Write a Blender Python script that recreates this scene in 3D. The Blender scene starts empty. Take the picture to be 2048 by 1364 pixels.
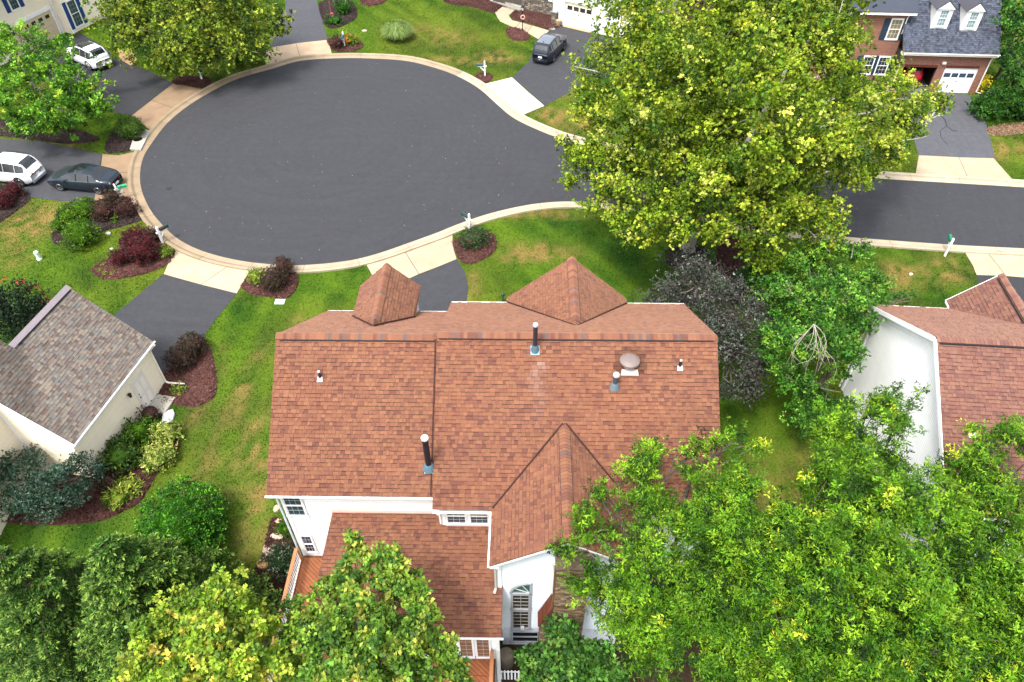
import bpy, math, random
import numpy as np
from mathutils import Vector, Matrix
from mathutils.geometry import delaunay_2d_cdt
random.seed(7); rng = np.random.default_rng(7)
SC = bpy.context.scene
COL = SC.collection
R_ = math.radians

# ------------------------------------------------------------------ camera
F_PX = 1476.1
CY, CP, CR = R_(-1.38), R_(45.37), R_(.49)
CAM = np.array([2.316, -20.024, 28.73])
_fw = np.array([math.sin(CY)*math.cos(CP), math.cos(CY)*math.cos(CP), -math.sin(CP)])
_r0 = np.array([math.cos(CY), -math.sin(CY), 0.0]); _d0 = np.cross(_fw, _r0)
_r = _r0*math.cos(CR)+_d0*math.sin(CR); _d = -_r0*math.sin(CR)+_d0*math.cos(CR)
cam = bpy.data.cameras.new('camera'); camo = bpy.data.objects.new('camera', cam); COL.objects.link(camo)
cam.sensor_width = 36; cam.lens = F_PX/2048*36; cam.clip_end = 2000; cam.clip_start = .5
camo.matrix_world = Matrix(((_r[0], -_d[0], -_fw[0], CAM[0]), (_r[1], -_d[1], -_fw[1], CAM[1]), (_r[2], -_d[2], -_fw[2], CAM[2]), (0, 0, 0, 1)))
SC.camera = camo
# ------------------------------------------------------------------ sky and sun (bright overcast)
SUN_EL, SUN_AZ = 64, 214        # azimuth clockwise from +Y
w = bpy.data.worlds.new('World'); SC.world = w; w.use_nodes = True
wn = w.node_tree; bg = wn.nodes['Background']
sky = wn.nodes.new('ShaderNodeTexSky'); sky.sky_type = 'NISHITA'; sky.sun_disc = False
sky.sun_elevation = R_(SUN_EL); sky.sun_rotation = R_(SUN_AZ)
sky.air_density = 1.0; sky.dust_density = 4.0; sky.ozone_density = 1.0
hs = wn.nodes.new('ShaderNodeHueSaturation'); hs.inputs['Saturation'].default_value = .35
wn.links.new(sky.outputs[0], hs.inputs['Color']); wn.links.new(hs.outputs[0], bg.inputs['Color'])
bg.inputs['Strength'].default_value = .15
sl = bpy.data.lights.new('sun', 'SUN'); slo = bpy.data.objects.new('sun', sl); COL.objects.link(slo)
sl.energy = 1.3; sl.angle = R_(10); sl.color = (1, .965, .91)
_az = R_(SUN_AZ); _el = R_(SUN_EL)
_sv = Vector((math.sin(_az)*math.cos(_el), math.cos(_az)*math.cos(_el), math.sin(_el)))
slo.rotation_euler = _sv.to_track_quat('Z', 'Y').to_euler(); slo.location = (0, 0, 60)
vs = SC.view_settings; vs.view_transform = 'Standard'; vs.look = 'None'; vs.gamma = 1; vs.exposure = 1.6
vs.use_curve_mapping = False

# ------------------------------------------------------------------ where a ray of the camera meets the ground or a level
def smooth(t):
    t = np.clip(t, 0, 1); return t*t*(3-2*t)
def ground_z(x, y):
    return -2.2*smooth((-np.asarray(y, float)-2.2)/6.0)
def _ray(u, v):
    return _r*(u-1024)/F_PX+_d*(v-682)/F_PX+_fw
def P(u, v, z=0.0):
    D = _ray(u, v); return CAM+D*((z-CAM[2])/D[2])
def G(u, v):
    z = 0.0
    for _ in range(40):
        p = P(u, v, z); z = .5*z+.5*float(ground_z(p[0], p[1]))
    return p
def YP(u, v, y):
    D = _ray(u, v); return CAM+D*((y-CAM[1])/D[1])
def g2(pts, ground=True):
    return [tuple(G(u, v)[:2]) for u, v in pts]
def ppm(p):                     # photo pixels per metre at a point
    return F_PX/float((np.asarray(p)-CAM) @ _fw)

# ------------------------------------------------------------------ materials
MATS = {}
def node_mat(name, rough=.6, spec=.3, nscale=0, namt=0, bump=0, bscale=40, metal=0, trans=0, coat=0, stretch=(1, 1, 1), sheen=0, nscale2=0, namt2=0):
    m = bpy.data.materials.new(name); m.use_nodes = True; nt = m.node_tree; N = nt.nodes; L = nt.links
    b = N['Principled BSDF']; b.inputs['Roughness'].default_value = rough
    b.inputs['Specular IOR Level'].default_value = spec; b.inputs['Metallic'].default_value = metal
    if coat: b.inputs['Coat Weight'].default_value = coat; b.inputs['Coat Roughness'].default_value = .05
    a = N.new('ShaderNodeAttribute'); a.attribute_name = 'Col'
    col = a.outputs['Color']
    tc = N.new('ShaderNodeTexCoord'); mp = N.new('ShaderNodeMapping'); mp.inputs['Scale'].default_value = stretch
    geo = N.new('ShaderNodeNewGeometry')
    L.new(geo.outputs['Position'], mp.inputs['Vector'])
    def noisy(col, sc, amt):
        n = N.new('ShaderNodeTexNoise'); n.inputs['Scale'].default_value = sc; n.inputs['Detail'].default_value = 5
        L.new(mp.outputs[0], n.inputs['Vector'])
        mr = N.new('ShaderNodeMapRange'); mr.inputs[1].default_value = .25; mr.inputs[2].default_value = .75
        mr.inputs[3].default_value = 1-amt; mr.inputs[4].default_value = 1+amt; L.new(n.outputs['Fac'], mr.inputs[0])
        mx = N.new('ShaderNodeVectorMath'); mx.operation = 'SCALE'; L.new(col, mx.inputs[0]); L.new(mr.outputs[0], mx.inputs['Scale'])
        return mx.outputs[0]
    if nscale: col = noisy(col, nscale, namt)
    if nscale2: col = noisy(col, nscale2, namt2)
    L.new(col, b.inputs['Base Color'])
    if bump:
        n = N.new('ShaderNodeTexNoise'); n.inputs['Scale'].default_value = bscale; n.inputs['Detail'].default_value = 4
        L.new(mp.outputs[0], n.inputs['Vector'])
        bp = N.new('ShaderNodeBump'); bp.inputs['Strength'].default_value = bump; bp.inputs['Distance'].default_value = .02
        L.new(n.outputs['Fac'], bp.inputs['Height']); L.new(bp.outputs[0], b.inputs['Normal'])
    if sheen: b.inputs['Sheen Weight'].default_value = sheen; b.inputs['Sheen Roughness'].default_value = .45; b.inputs['Sheen Tint'].default_value = (1, .62, .44, 1)
    if trans:
        t = N.new('ShaderNodeBsdfTranslucent'); L.new(col, t.inputs['Color'])
        ms = N.new('ShaderNodeMixShader'); ms.inputs[0].default_value = trans
        out = N['Material Output']; L.new(b.outputs[0], ms.inputs[1]); L.new(t.outputs[0], ms.inputs[2]); L.new(ms.outputs[0], out.inputs['Surface'])
    MATS[name] = m; return m
node_mat('paint', .5, .35, 3, .05)
node_mat('siding', .6, .25, 1.2, .04, stretch=(1, 1, .4), nscale2=9, namt2=.03)
node_mat('shingle', .9, .2, 60, .14, .5, 90, nscale2=.45, namt2=.08, sheen=.35)
node_mat('concrete', .85, .2, 1.1, .13, .25, 60, nscale2=22, namt2=.14)
node_mat('mulch', .95, .1, 14, .45, 1, 40)
node_mat('soil', .95, .1, 10, .3, 1, 30)
node_mat('stone', .85, .2, 5, .25, .8, 18)
node_mat('metal', .35, .5, 6, .1, metal=.8)
node_mat('galvanised', .45, .5, 25, .25, metal=.5)
node_mat('car_paint', .3, .3, coat=.35)
node_mat('glass', .07, .8, 2, .2)
node_mat('rubber', .8, .2, 20, .1)
node_mat('plastic', .45, .4)
node_mat('leaf', .55, .25, 1.5, .10, trans=.28)
node_mat('leaf_waxy', .48, .3, 1.5, .10, trans=.15)
node_mat('needle', .6, .2, 1.5, .12, trans=.12)
node_mat('bark', .9, .1, 8, .3, .8, 20)
node_mat('wood', .6, .3, 3, .15, .2, 50)
node_mat('grass', .8, .12, .8, .10, trans=.2, nscale2=11, namt2=.22)
node_mat('brickwork', .85, .15, 30, .2)
node_mat('blossom', .7, .2)
# asphalt: patches, sweeping tyre marks and fine aggregate
def asphalt_mat():
    m = bpy.data.materials.new('asphalt'); m.use_nodes = True; nt = m.node_tree; N = nt.nodes; L = nt.links
    b = N['Principled BSDF']; b.inputs['Roughness'].default_value = .85; b.inputs['Specular IOR Level'].default_value = .25
    a = N.new('ShaderNodeAttribute'); a.attribute_name = 'Col'; geo = N.new('ShaderNodeNewGeometry')
    sub = N.new('ShaderNodeVectorMath'); sub.operation = 'SUBTRACT'; sub.inputs[1].default_value = (-11.97, 28.93, 0); L.new(geo.outputs['Position'], sub.inputs[0])
    ln = N.new('ShaderNodeVectorMath'); ln.operation = 'LENGTH'; L.new(sub.outputs[0], ln.inputs[0])
    def noise(sc, det, vec, rough=.6):
        n = N.new('ShaderNodeTexNoise'); n.inputs['Scale'].default_value = sc; n.inputs['Detail'].default_value = det; n.inputs['Roughness'].default_value = rough
        L.new(vec, n.inputs['Vector']); return n.outputs['Fac']
    cmb = N.new('ShaderNodeCombineXYZ'); L.new(ln.outputs['Value'], cmb.inputs[0])
    sc_ = N.new('ShaderNodeVectorMath'); sc_.operation = 'SCALE'; sc_.inputs['Scale'].default_value = .12; L.new(geo.outputs['Position'], sc_.inputs[0])
    ad = N.new('ShaderNodeVectorMath'); ad.operation = 'ADD'; L.new(cmb.outputs[0], ad.inputs[0]); L.new(sc_.outputs[0], ad.inputs[1])
    st = N.new('ShaderNodeMapping'); st.inputs['Scale'].default_value = (.16, 1.1, 1); L.new(geo.outputs['Position'], st.inputs['Vector'])
    def mul(col, fac, lo, hi, f0=.3, f1=.7):
        mr = N.new('ShaderNodeMapRange'); mr.inputs[1].default_value = f0; mr.inputs[2].default_value = f1; mr.inputs[3].default_value = lo; mr.inputs[4].default_value = hi
        L.new(fac, mr.inputs[0]); mx = N.new('ShaderNodeVectorMath'); mx.operation = 'SCALE'; L.new(col, mx.inputs[0]); L.new(mr.outputs[0], mx.inputs['Scale']); return mx.outputs[0]
    col = a.outputs['Color']
    col = mul(col, noise(.22, 4, geo.outputs['Position']), .97, 1.04)
    col = mul(col, noise(2.2, 6, ad.outputs[0], .75), .92, 1.09)
    col = mul(col, noise(1.6, 7, st.outputs[0], .7), .93, 1.08, .25, .75)
    col = mul(col, noise(26, 6, geo.outputs['Position'], 1.0), .62, 1.44)
    # arcs of tyre scuffing and a few faint pale drag marks
    rg = N.new('ShaderNodeMapping'); rg.inputs['Scale'].default_value = (.5, .5, .5); rg.inputs['Rotation'].default_value = (0, 0, .35); L.new(geo.outputs['Position'], rg.inputs['Vector'])
    wv = N.new('ShaderNodeTexWave'); wv.wave_type = 'BANDS'; wv.bands_direction = 'Y'; wv.inputs['Scale'].default_value = .55; wv.inputs['Distortion'].default_value = 9; wv.inputs['Detail'].default_value = 4; wv.inputs['Detail Scale'].default_value = .5; L.new(rg.outputs[0], wv.inputs['Vector'])
    col = mul(col, noise(2.4, 8, geo.outputs['Position'], .85), .84, 1.26, .35, .75)
    L.new(col, b.inputs['Base Color'])
    bp = N.new('ShaderNodeBump'); bp.inputs['Strength'].default_value = .35; bp.inputs['Distance'].default_value = .01
    L.new(noise(120, 2, geo.outputs['Position']), bp.inputs['Height']); L.new(bp.outputs[0], b.inputs['Normal'])
    MATS['asphalt'] = m
asphalt_mat()
def brick_wall_mat():
    m = bpy.data.materials.new('brick_wall'); m.use_nodes = True; nt = m.node_tree; N = nt.nodes; L = nt.links
    b = N['Principled BSDF']; b.inputs['Roughness'].default_value = .85
    tc = N.new('ShaderNodeUVMap'); tc.uv_map = 'UVMap'
    br = N.new('ShaderNodeTexBrick'); br.inputs['Scale'].default_value = 1.0
    br.inputs['Brick Width'].default_value = .215; br.inputs['Row Height'].default_value = .075; br.inputs['Mortar Size'].default_value = .009
    br.inputs['Color1'].default_value = (.25, .06, .032, 1); br.inputs['Color2'].default_value = (.13, .03, .02, 1); br.inputs['Mortar'].default_value = (.36, .27, .20, 1)
    L.new(tc.outputs[0], br.inputs['Vector']); L.new(br.outputs['Color'], b.inputs['Base Color'])
    bp = N.new('ShaderNodeBump'); bp.inputs['Strength'].default_value = .6; bp.inputs['Distance'].default_value = .01; bp.invert = True
    L.new(br.outputs['Fac'], bp.inputs['Height']); L.new(bp.outputs[0], b.inputs['Normal'])
    MATS['brick_wall'] = m
brick_wall_mat()
def S(r, g, b):                 # sRGB 0-255 to linear
    f = lambda c: (c/255/12.92 if c/255 <= .04045 else ((c/255+.055)/1.055)**2.4)
    return (f(r), f(g), f(b))
def shade(c, k): return (c[0]*k, c[1]*k, c[2]*k)
def jit(c, a=.15, rnd=random):
    k = 1+rnd.uniform(-a, a); return (c[0]*k, c[1]*k*(1+rnd.uniform(-a, a)*.3), c[2]*k)

# ------------------------------------------------------------------ mesh builder
class MB:
    def __init__(self, col=(.8, .8, .8)):
        self.v = []; self.f = []; self.c = []; self.col = col; self.uv = None
    def face(self, pts, col=None):
        n = len(self.v); self.v.extend([tuple(map(float, p)) for p in pts]); self.f.append(tuple(range(n, n+len(pts)))); self.c.append(col or self.col)
    def box(self, lo, hi, col=None, M=None):
        x0, y0, z0 = lo; x1, y1, z1 = hi
        p = [(x0, y0, z0), (x1, y0, z0), (x1, y1, z0), (x0, y1, z0), (x0, y0, z1), (x1, y0, z1), (x1, y1, z1), (x0, y1, z1)]
        if M is not None: p = [tuple(M @ Vector(q)) for q in p]
        n = len(self.v); self.v.extend(p)
        for f in ((0, 3, 2, 1), (4, 5, 6, 7), (0, 1, 5, 4), (1, 2, 6, 5), (2, 3, 7, 6), (3, 0, 4, 7)):
            self.f.append(tuple(n+i for i in f)); self.c.append(col or self.col)
        return self
    def prism(self, bottom, top, col=None):       # matching rings, outward order counter-clockwise seen from the top ring
        n = len(self.v); k = len(bottom); self.v.extend([tuple(map(float, p)) for p in bottom]); self.v.extend([tuple(map(float, p)) for p in top])
        c = col or self.col
        self.f.append(tuple(n+i for i in reversed(range(k)))); self.c.append(c)
        self.f.append(tuple(n+k+i for i in range(k))); self.c.append(c)
        for i in range(k):
            j = (i+1) % k; self.f.append((n+i, n+j, n+k+j, n+k+i)); self.c.append(c)
        return self
    def bar(self, a, b, wd, h, up=(0, 0, 1), col=None):
        a = Vector(a); b = Vector(b); d = (b-a).normalized(); up = Vector(up); s = d.cross(up).normalized(); u = s.cross(d).normalized()
        s *= wd/2; u *= h/2
        self.prism([a-s-u, a+s-u, a+s+u, a-s+u], [b-s-u, b+s-u, b+s+u, b-s+u], col); return self
    def tube(self, pts, rad, n=8, col=None, cap=True):
        pts = [Vector(p) for p in pts]; rr = rad if hasattr(rad, '__len__') else [rad]*len(pts)
        base = len(self.v); c = col or self.col; prev = None
        for i, p in enumerate(pts):
            d = (pts[min(i+1, len(pts)-1)]-pts[max(i-1, 0)]).normalized()
            ref = prev if prev is not None else (Vector((1, 0, 0)) if abs(d.x) < .9 else Vector((0, 1, 0)))
            s = (ref-d*ref.dot(d)).normalized(); prev = s; t = d.cross(s)
            for k in range(n):
                a = 2*math.pi*k/n; self.v.append(tuple(p+(s*math.cos(a)+t*math.sin(a))*rr[i]))
        for i in range(len(pts)-1):
            for k in range(n):
                j = (k+1) % n; o = base+i*n; self.f.append((o+k, o+j, o+n+j, o+n+k)); self.c.append(c)
        if cap:
            self.f.append(tuple(base+k for k in reversed(range(n)))); self.c.append(c)
            o = base+(len(pts)-1)*n; self.f.append(tuple(o+k for k in range(n))); self.c.append(c)
        return self
    def lathe(self, prof, n=12, at=(0, 0, 0), col=None, axis='Z'):
        return self.tube([Vector(at)+(Vector((0, 0, z)) if axis == 'Z' else Vector((0, z, 0))) for r, z in prof], [r for r, z in prof], n, col)
    def mesh(self, name):
        me = bpy.data.meshes.new(name); me.from_pydata(self.v, [], self.f)
        put_cols(me, np.array(self.c, float)); return me
def put_cols(me, fc):
    nl = len(me.loops); tot = np.zeros(len(me.polygons), np.int32); me.polygons.foreach_get('loop_total', tot)
    cc = np.repeat(fc, tot, axis=0); at = me.color_attributes.new('Col', 'FLOAT_COLOR', 'CORNER')
    buf = np.ones((nl, 4), np.float32); buf[:, :3] = cc; at.data.foreach_set('color', buf.ravel())
def quad_mesh(name, V, cols, k=4, smooth_=False):
    """V: (N,k,3) loose faces, cols (N,3)"""
    N = len(V); me = bpy.data.meshes.new(name)
    me.vertices.add(N*k); me.vertices.foreach_set('co', np.ascontiguousarray(V, np.float32).ravel())
    me.loops.add(N*k); me.loops.foreach_set('vertex_index', np.arange(N*k, dtype=np.int32))
    me.polygons.add(N); me.polygons.foreach_set('loop_start', np.arange(0, N*k, k, dtype=np.int32))
    me.update(calc_edges=True); put_cols(me, cols); return me

WORLD = {}
def thing(name, label, cat, loc=(0, 0, 0), group=None):
    o = bpy.data.objects.new(name, None); COL.objects.link(o); o.location = tuple(map(float, loc)); o.empty_display_size = .3
    o['label'] = label; o['category'] = cat
    if group: o['group'] = group
    WORLD[o.name] = Vector(tuple(map(float, loc))); return o
def obj(name, mb, mat, parent=None, smooth_=False, label=None, kind=None):
    me = mb.mesh(name) if isinstance(mb, MB) else mb
    if mat and not me.materials: me.materials.append(MATS[mat])
    if smooth_: me.polygons.foreach_set('use_smooth', np.ones(len(me.polygons), bool))
    o = bpy.data.objects.new(name, me); COL.objects.link(o)
    if parent is not None:
        o.parent = parent
        if parent.name in WORLD: o.matrix_parent_inverse = Matrix.Translation(-WORLD[parent.name])
    if label: o['label'] = label
    if kind: o['kind'] = kind
    return o
def tag(o, label, cat, group=None):
    o['label'] = label; o['category'] = cat
    if group: o['group'] = group
    return o
def struct(name, mb, mat, parent=None, smooth_=False):
    o = obj(name, mb, mat, parent, smooth_)
    if parent is None: o['kind'] = 'structure'
    return o
KIDS = {}
def copy_tree(root, loc, rotz=0, label=None, group=None, scale=None):
    def rec(o, par):
        c = o.copy(); COL.objects.link(c)
        if par is not None: c.parent = par
        for ch in o.children: rec(ch, c)
        return c
    r = rec(root, None); r.location = tuple(map(float, loc)); r.rotation_euler = (0, 0, rotz)
    if scale: r.scale = (scale,)*3 if not hasattr(scale, '__len__') else scale
    if label: r['label'] = label
    if group: r['group'] = group
    return r

# ------------------------------------------------------------------ polygons draped on the ground
def in_poly(x, y, poly):
    x = np.asarray(x); y = np.asarray(y); res = np.zeros(x.shape, bool); n = len(poly)
    for i in range(n):
        x1, y1 = poly[i]; x2, y2 = poly[(i+1) % n]
        if y1 == y2: continue
        c = ((y1 > y) != (y2 > y)) & (x < (x2-x1)*(y-y1)/(y2-y1)+x1); res ^= c
    return res
def catmull(pts, n=6, closed=True):
    out = []; m = len(pts); P_ = [np.array(p, float) for p in pts]
    for i in range(m if closed else m-1):
        p0 = P_[(i-1) % m] if closed or i > 0 else P_[0]; p1 = P_[i]; p2 = P_[(i+1) % m]; p3 = P_[(i+2) % m] if closed or i+2 < m else P_[-1]
        for k in range(n):
            t = k/n; out.append(tuple(.5*((2*p1)+(-p0+p2)*t+(2*p0-5*p1+4*p2-p3)*t*t+(-p0+3*p1-3*p2+p3)*t**3)))
    if not closed: out.append(tuple(P_[-1]))
    return out
def resample(poly, step):
    out = []; n = len(poly)
    for i in range(n):
        a = np.array(poly[i]); b = np.array(poly[(i+1) % n]); L = np.linalg.norm(b-a); k = max(1, int(L/step))
        for j in range(k): out.append(tuple(a+(b-a)*j/k))
    return out
def drape(name, poly, off, mat, col, step=.5, rough=0, parent=None, colfn=None, crown=0):
    b = resample(poly, step); xs = [p[0] for p in b]; ys = [p[1] for p in b]
    gx = np.arange(min(xs), max(xs), step); gy = np.arange(min(ys), max(ys), step); X, Y = np.meshgrid(gx, gy)
    X = (X+rng.uniform(-.2, .2, X.shape)*step).ravel(); Y = (Y+rng.uniform(-.2, .2, Y.shape)*step).ravel(); m = in_poly(X, Y, b); X = X[m]; Y = Y[m]
    bb = np.array(b); keep = np.ones(len(X), bool)
    if len(X):
        for i in range(0, len(X), 2000):
            d = np.sqrt(((X[i:i+2000, None]-bb[None, :, 0])**2+(Y[i:i+2000, None]-bb[None, :, 1])**2).min(1)); keep[i:i+2000] = d > step*.4
    pts = [Vector(p) for p in b]+[Vector((float(x), float(y))) for x, y in zip(X[keep], Y[keep])]
    edges = [(i, (i+1) % len(b)) for i in range(len(b))]
    vo, eo, fo, _, _, _ = delaunay_2d_cdt(pts, edges, [], 1, 1e-5)
    V = np.array([(p.x, p.y) for p in vo]); Z = ground_z(V[:, 0], V[:, 1])+off
    if rough or crown:
        inside = np.ones(len(V), bool)
        d = np.full(len(V), 9.)
        for i in range(0, len(V), 2000): d[i:i+2000] = np.sqrt(((V[i:i+2000, None, :]-bb[None])**2).sum(2)).min(1)
        Z = Z+np.where(d > .02, rng.uniform(-rough, rough, len(V)), -off*.8)+crown*np.clip(d/.6, 0, 1)
    me = bpy.data.meshes.new(name); me.from_pydata([(x, y, z) for (x, y), z in zip(V, Z)], [], [tuple(f) for f in fo])
    nf = len(me.polygons); fc = np.tile(np.array(col, float), (nf, 1))
    if colfn is not None:
        cen = np.array([np.mean(V[list(f)], axis=0) for f in fo]); fc = colfn(cen, fc)
    put_cols(me, fc); return obj(name, me, mat, parent, kind=None if parent is not None else 'structure')
# ================================================================== GROUND, ROAD, DRIVES, BEDS
CC = (-11.966, 28.93)
ASPH = S(86, 87, 92); ASPH = tuple(c*.37 for c in ASPH)
road_px = [(2120,381),(2048,375),(1900,366),(1751,357),(1600,347),(1450,335),(1320,320),(1195,296),(1130,280),(1078,261),(1027,236),(993,208),(959,178),(918,154),(873,137),
 (812,122),(737,117),(668,117),(600,122),(547,137),(478,157),(427,181),(376,212),(335,246),(308,280),(287,314),(280,349),(284,383),(301,420),(325,450),(359,480),(410,504),
 (478,521),(547,529),(615,530),(700,521),(763,505),(820,485),(873,466),(920,447),(980,427),(1050,411),(1110,404),(1170,404),(1270,413),(1387,433),(1587,463),(1679,473),(1895,489),(2048,497),(2140,502)]
road_w = g2(road_px)
far_a = (road_w[0][0]+30, road_w[0][1]-2.6); far_b = (road_w[-1][0]+30, road_w[-1][1]-2.6)
edge = catmull(road_w, 5, closed=False)
road_poly = edge+[far_b, far_a]
drape('road', road_poly, .004, 'asphalt', ASPH, 1.2)

# lawn colours
grass_patches = []              # (x, y, rx, ry, dryness)
for u, v, rx, ry, k in [(840,60,60,20,.5),(905,75,45,25,.6),(1000,115,40,18,.8),(900,120,90,14,.5),(1125,235,50,20,1.0),(1180,250,40,25,1.1),(1110,222,30,12,.7),(1130,185,30,20,.5),
   (1080,505,60,18,1.0),(1040,515,30,10,.7),(1110,428,80,10,.7),(940,570,16,28,.8),(985,430,60,8,.5),(40,450,60,45,.75),(95,440,40,30,.6),(30,520,40,20,.45),(350,600,22,14,.8),(600,640,20,14,.3),
   (415,940,40,90,.3),(512,1000,22,110,.75),(500,900,22,60,.75),(480,790,18,50,.6),(430,740,20,40,.5),(520,1130,30,50,.4),(395,820,24,30,.45),(520,700,24,30,.25),
   (1850,545,70,25,.75),(1790,560,30,30,.6),(1900,530,30,25,.4),(1990,300,30,24,.9),(2030,290,25,20,.5),(1560,980,70,60,.55),(1640,960,40,60,.4),(130,300,40,25,.6),(1760,235,60,40,.3)]:
    p = G(u, v); k1 = ppm(p); grass_patches.append((p[0], p[1], rx/k1, ry/k1*1.5, k))
class VNoise:
    def __init__(self, seed): self.g = np.random.default_rng(seed).random((256, 256))
    def __call__(self, x, y):
        xi = np.floor(x).astype(int); yi = np.floor(y).astype(int); fx = x-xi; fy = y-yi; fx = fx*fx*(3-2*fx); fy = fy*fy*(3-2*fy)
        g = self.g; a = g[xi % 256, yi % 256]; b = g[(xi+1) % 256, yi % 256]; c = g[xi % 256, (yi+1) % 256]; d = g[(xi+1) % 256, (yi+1) % 256]
        return (a*(1-fx)+b*fx)*(1-fy)+(c*(1-fx)+d*fx)*fy

n1, n2, n3, n4 = VNoise(1), VNoise(2), VNoise(3), VNoise(4)
GREEN_D = np.array([.018, .060, .004]); GREEN_L = np.array([.082, .152, .008]); STRAW = np.array([.215, .155, .045]); OLIVE = np.array([.15, .155, .018])
def lawn_col(x, y):
    x = np.asarray(x, float); y = np.asarray(y, float)
    a = .5*n1(x*.35, y*.35)+.32*n2(x*1.1, y*1.1)+.18*n3(x*2.6, y*2.6)
    # mowing streaks: along y between the houses, diagonal on the far lawns
    s1 = n4(x*1.9, y*.16); s2 = n4((x*.8+y*.6)*1.5+40, (x*.6-y*.8)*.14)
    side = (y < 12)*1.0
    a = a*.55+.45*(s1*side+s2*(1-side))
    dry = np.zeros_like(x)
    for px, py, rx, ry, k in grass_patches: dry = dry+k*np.exp(-((x-px)/rx)**2-((y-py)/ry)**2)
    br = n2(x*2.3+9, y*1.3+4)*.6+n3(x*6+3, y*5)*.4
    dry = np.clip(np.clip(dry*1.25*(br*2.6-.55), 0, 1)+np.clip(a*1.3-.86, 0, 1)*.4, 0, 1)
    t = np.clip((a-.28)/.42, 0, 1)[..., None]
    c = GREEN_D*(1-t)+GREEN_L*t
    yel = np.clip((n1(x*.21+7, y*.21)-.45)*2.0, 0, 1)[..., None]*.45
    c = c*(1-yel)+OLIVE*1.15*yel
    dd = dry[..., None]; c = c*(1-dd)+STRAW*dd
    return c
def grid_ground():
    def axis(lo, hi, st, far):
        a = np.arange(lo, hi+1e-6, st); L = [lo-d for d in (2, 6, 15, 40, 120, 400, far)][::-1]; H = [hi+d for d in (2, 6, 15, 40, 120, 400, far)]
        return np.concatenate([L, a, H])
    xs = axis(-62, 54, .36, 900); ys = axis(-15, 78, .36, 900)
    X, Y = np.meshgrid(xs, ys); Z = ground_z(X, Y)
    V = np.stack([X, Y, Z], -1).reshape(-1, 3); nx = len(xs); ny = len(ys)
    i = np.arange((ny-1)*(nx-1)); r = i//(nx-1); c = i % (nx-1); a = r*nx+c
    Fq = np.stack([a, a+1, a+nx+1, a+nx], 1).astype(np.int32)
    me = bpy.data.meshes.new('lawn'); me.vertices.add(len(V)); me.vertices.foreach_set('co', V.astype(np.float32).ravel())
    me.loops.add(Fq.size); me.loops.foreach_set('vertex_index', Fq.ravel()); me.polygons.add(len(Fq)); me.polygons.foreach_set('loop_start', np.arange(0, Fq.size, 4, dtype=np.int32))
    me.update(calc_edges=True)
    at = me.color_attributes.new('Col', 'FLOAT_COLOR', 'POINT'); c = np.ones((len(V), 4), np.float32); c[:, :3] = lawn_col(V[:, 0], V[:, 1]); at.data.foreach_set('color', c.ravel())
    return struct('ground', me, 'grass', smooth_=True)
grid_ground()

# kerb: rolled concrete sections with joints, each one a piece
def offset_line(pts, d):
    out = []; n = len(pts)
    for i in range(n):
        a = np.array(pts[max(i-1, 0)]); b = np.array(pts[min(i+1, n-1)]); t = (b-a)/np.linalg.norm(b-a); nn = np.array([t[1], -t[0]]); out.append(tuple(np.array(pts[i])+nn*d))
    return out
fine = []                       # walk the road edge at even steps
e2 = [np.array(p) for p in edge]; acc = [0]
for i in range(1, len(e2)): acc.append(acc[-1]+np.linalg.norm(e2[i]-e2[i-1]))
def at_len(s):
    i = int(np.clip(np.searchsorted(acc, s)-1, 0, len(e2)-2)); t = (s-acc[i])/max(1e-9, acc[i+1]-acc[i]); return e2[i]+(e2[i+1]-e2[i])*t
nstep = int(acc[-1]/.4); line = [at_len(acc[-1]*i/nstep) for i in range(nstep+1)]
def centre_side(i):             # sign of the outward side (away from the asphalt)
    return 1
KW = [(0, .012), (.40, .030), (.47, .055), (.56, .105), (.64, .125), (.80, .125), (.80, -.05)]     # distance from the asphalt, height
_t = line[10]-line[8]; _nn = np.array([_t[1], -_t[0]]); _mid = np.mean([line[5], line[-5]], axis=0)
SGN = -1 if np.dot(_nn, _mid-line[9]) > 0 else 1
kerb = MB(S(196, 186, 168)); kerb_root = None
offs = [offset_line(line, SGN*d) for d, z in KW]
def pdist(p, pts): return min(math.hypot(p[0]-q[0], p[1]-q[1]) for q in pts)
sec = 8
kerb_root = bpy.data.objects.new('kerb', None); COL.objects.link(kerb_root); kerb_root['kind'] = 'structure'
kn = 0
for s in range(0, nstep, sec):
    k = min(s+sec, nstep); mb = MB(); p = line[s]
    warm = 1-np.clip((p[0]+22)/16, 0, 1)
    if p[1] > 36 and p[0] < -2: warm = max(warm, .75)
    c0 = np.array(S(234, 216, 186))*.47*(1-warm)+np.array(S(200, 176, 144))*.44*warm
    c0 = tuple(c0*(1+random.uniform(-.07, .07)))
    gap = .02
    for i in range(s, k):
        for j in range(len(KW)-1):
            f0 = gap if i == s else 0; f1 = 1-gap if i == k-1 else 1
            A = np.array(offs[j][i]); B = np.array(offs[j][i+1]); A2 = np.array(offs[j+1][i]); B2 = np.array(offs[j+1][i+1])
            pts = [(*(A+(B-A)*f0), KW[j][1]), (*(A+(B-A)*f1), KW[j][1]), (*(A2+(B2-A2)*f1), KW[j+1][1]), (*(A2+(B2-A2)*f0), KW[j+1][1])]
            if SGN < 0: pts = pts
            else: pts = pts[::-1]
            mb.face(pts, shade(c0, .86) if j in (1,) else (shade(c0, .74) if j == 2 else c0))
    obj('kerb_section', mb, 'concrete', kerb_root)

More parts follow.
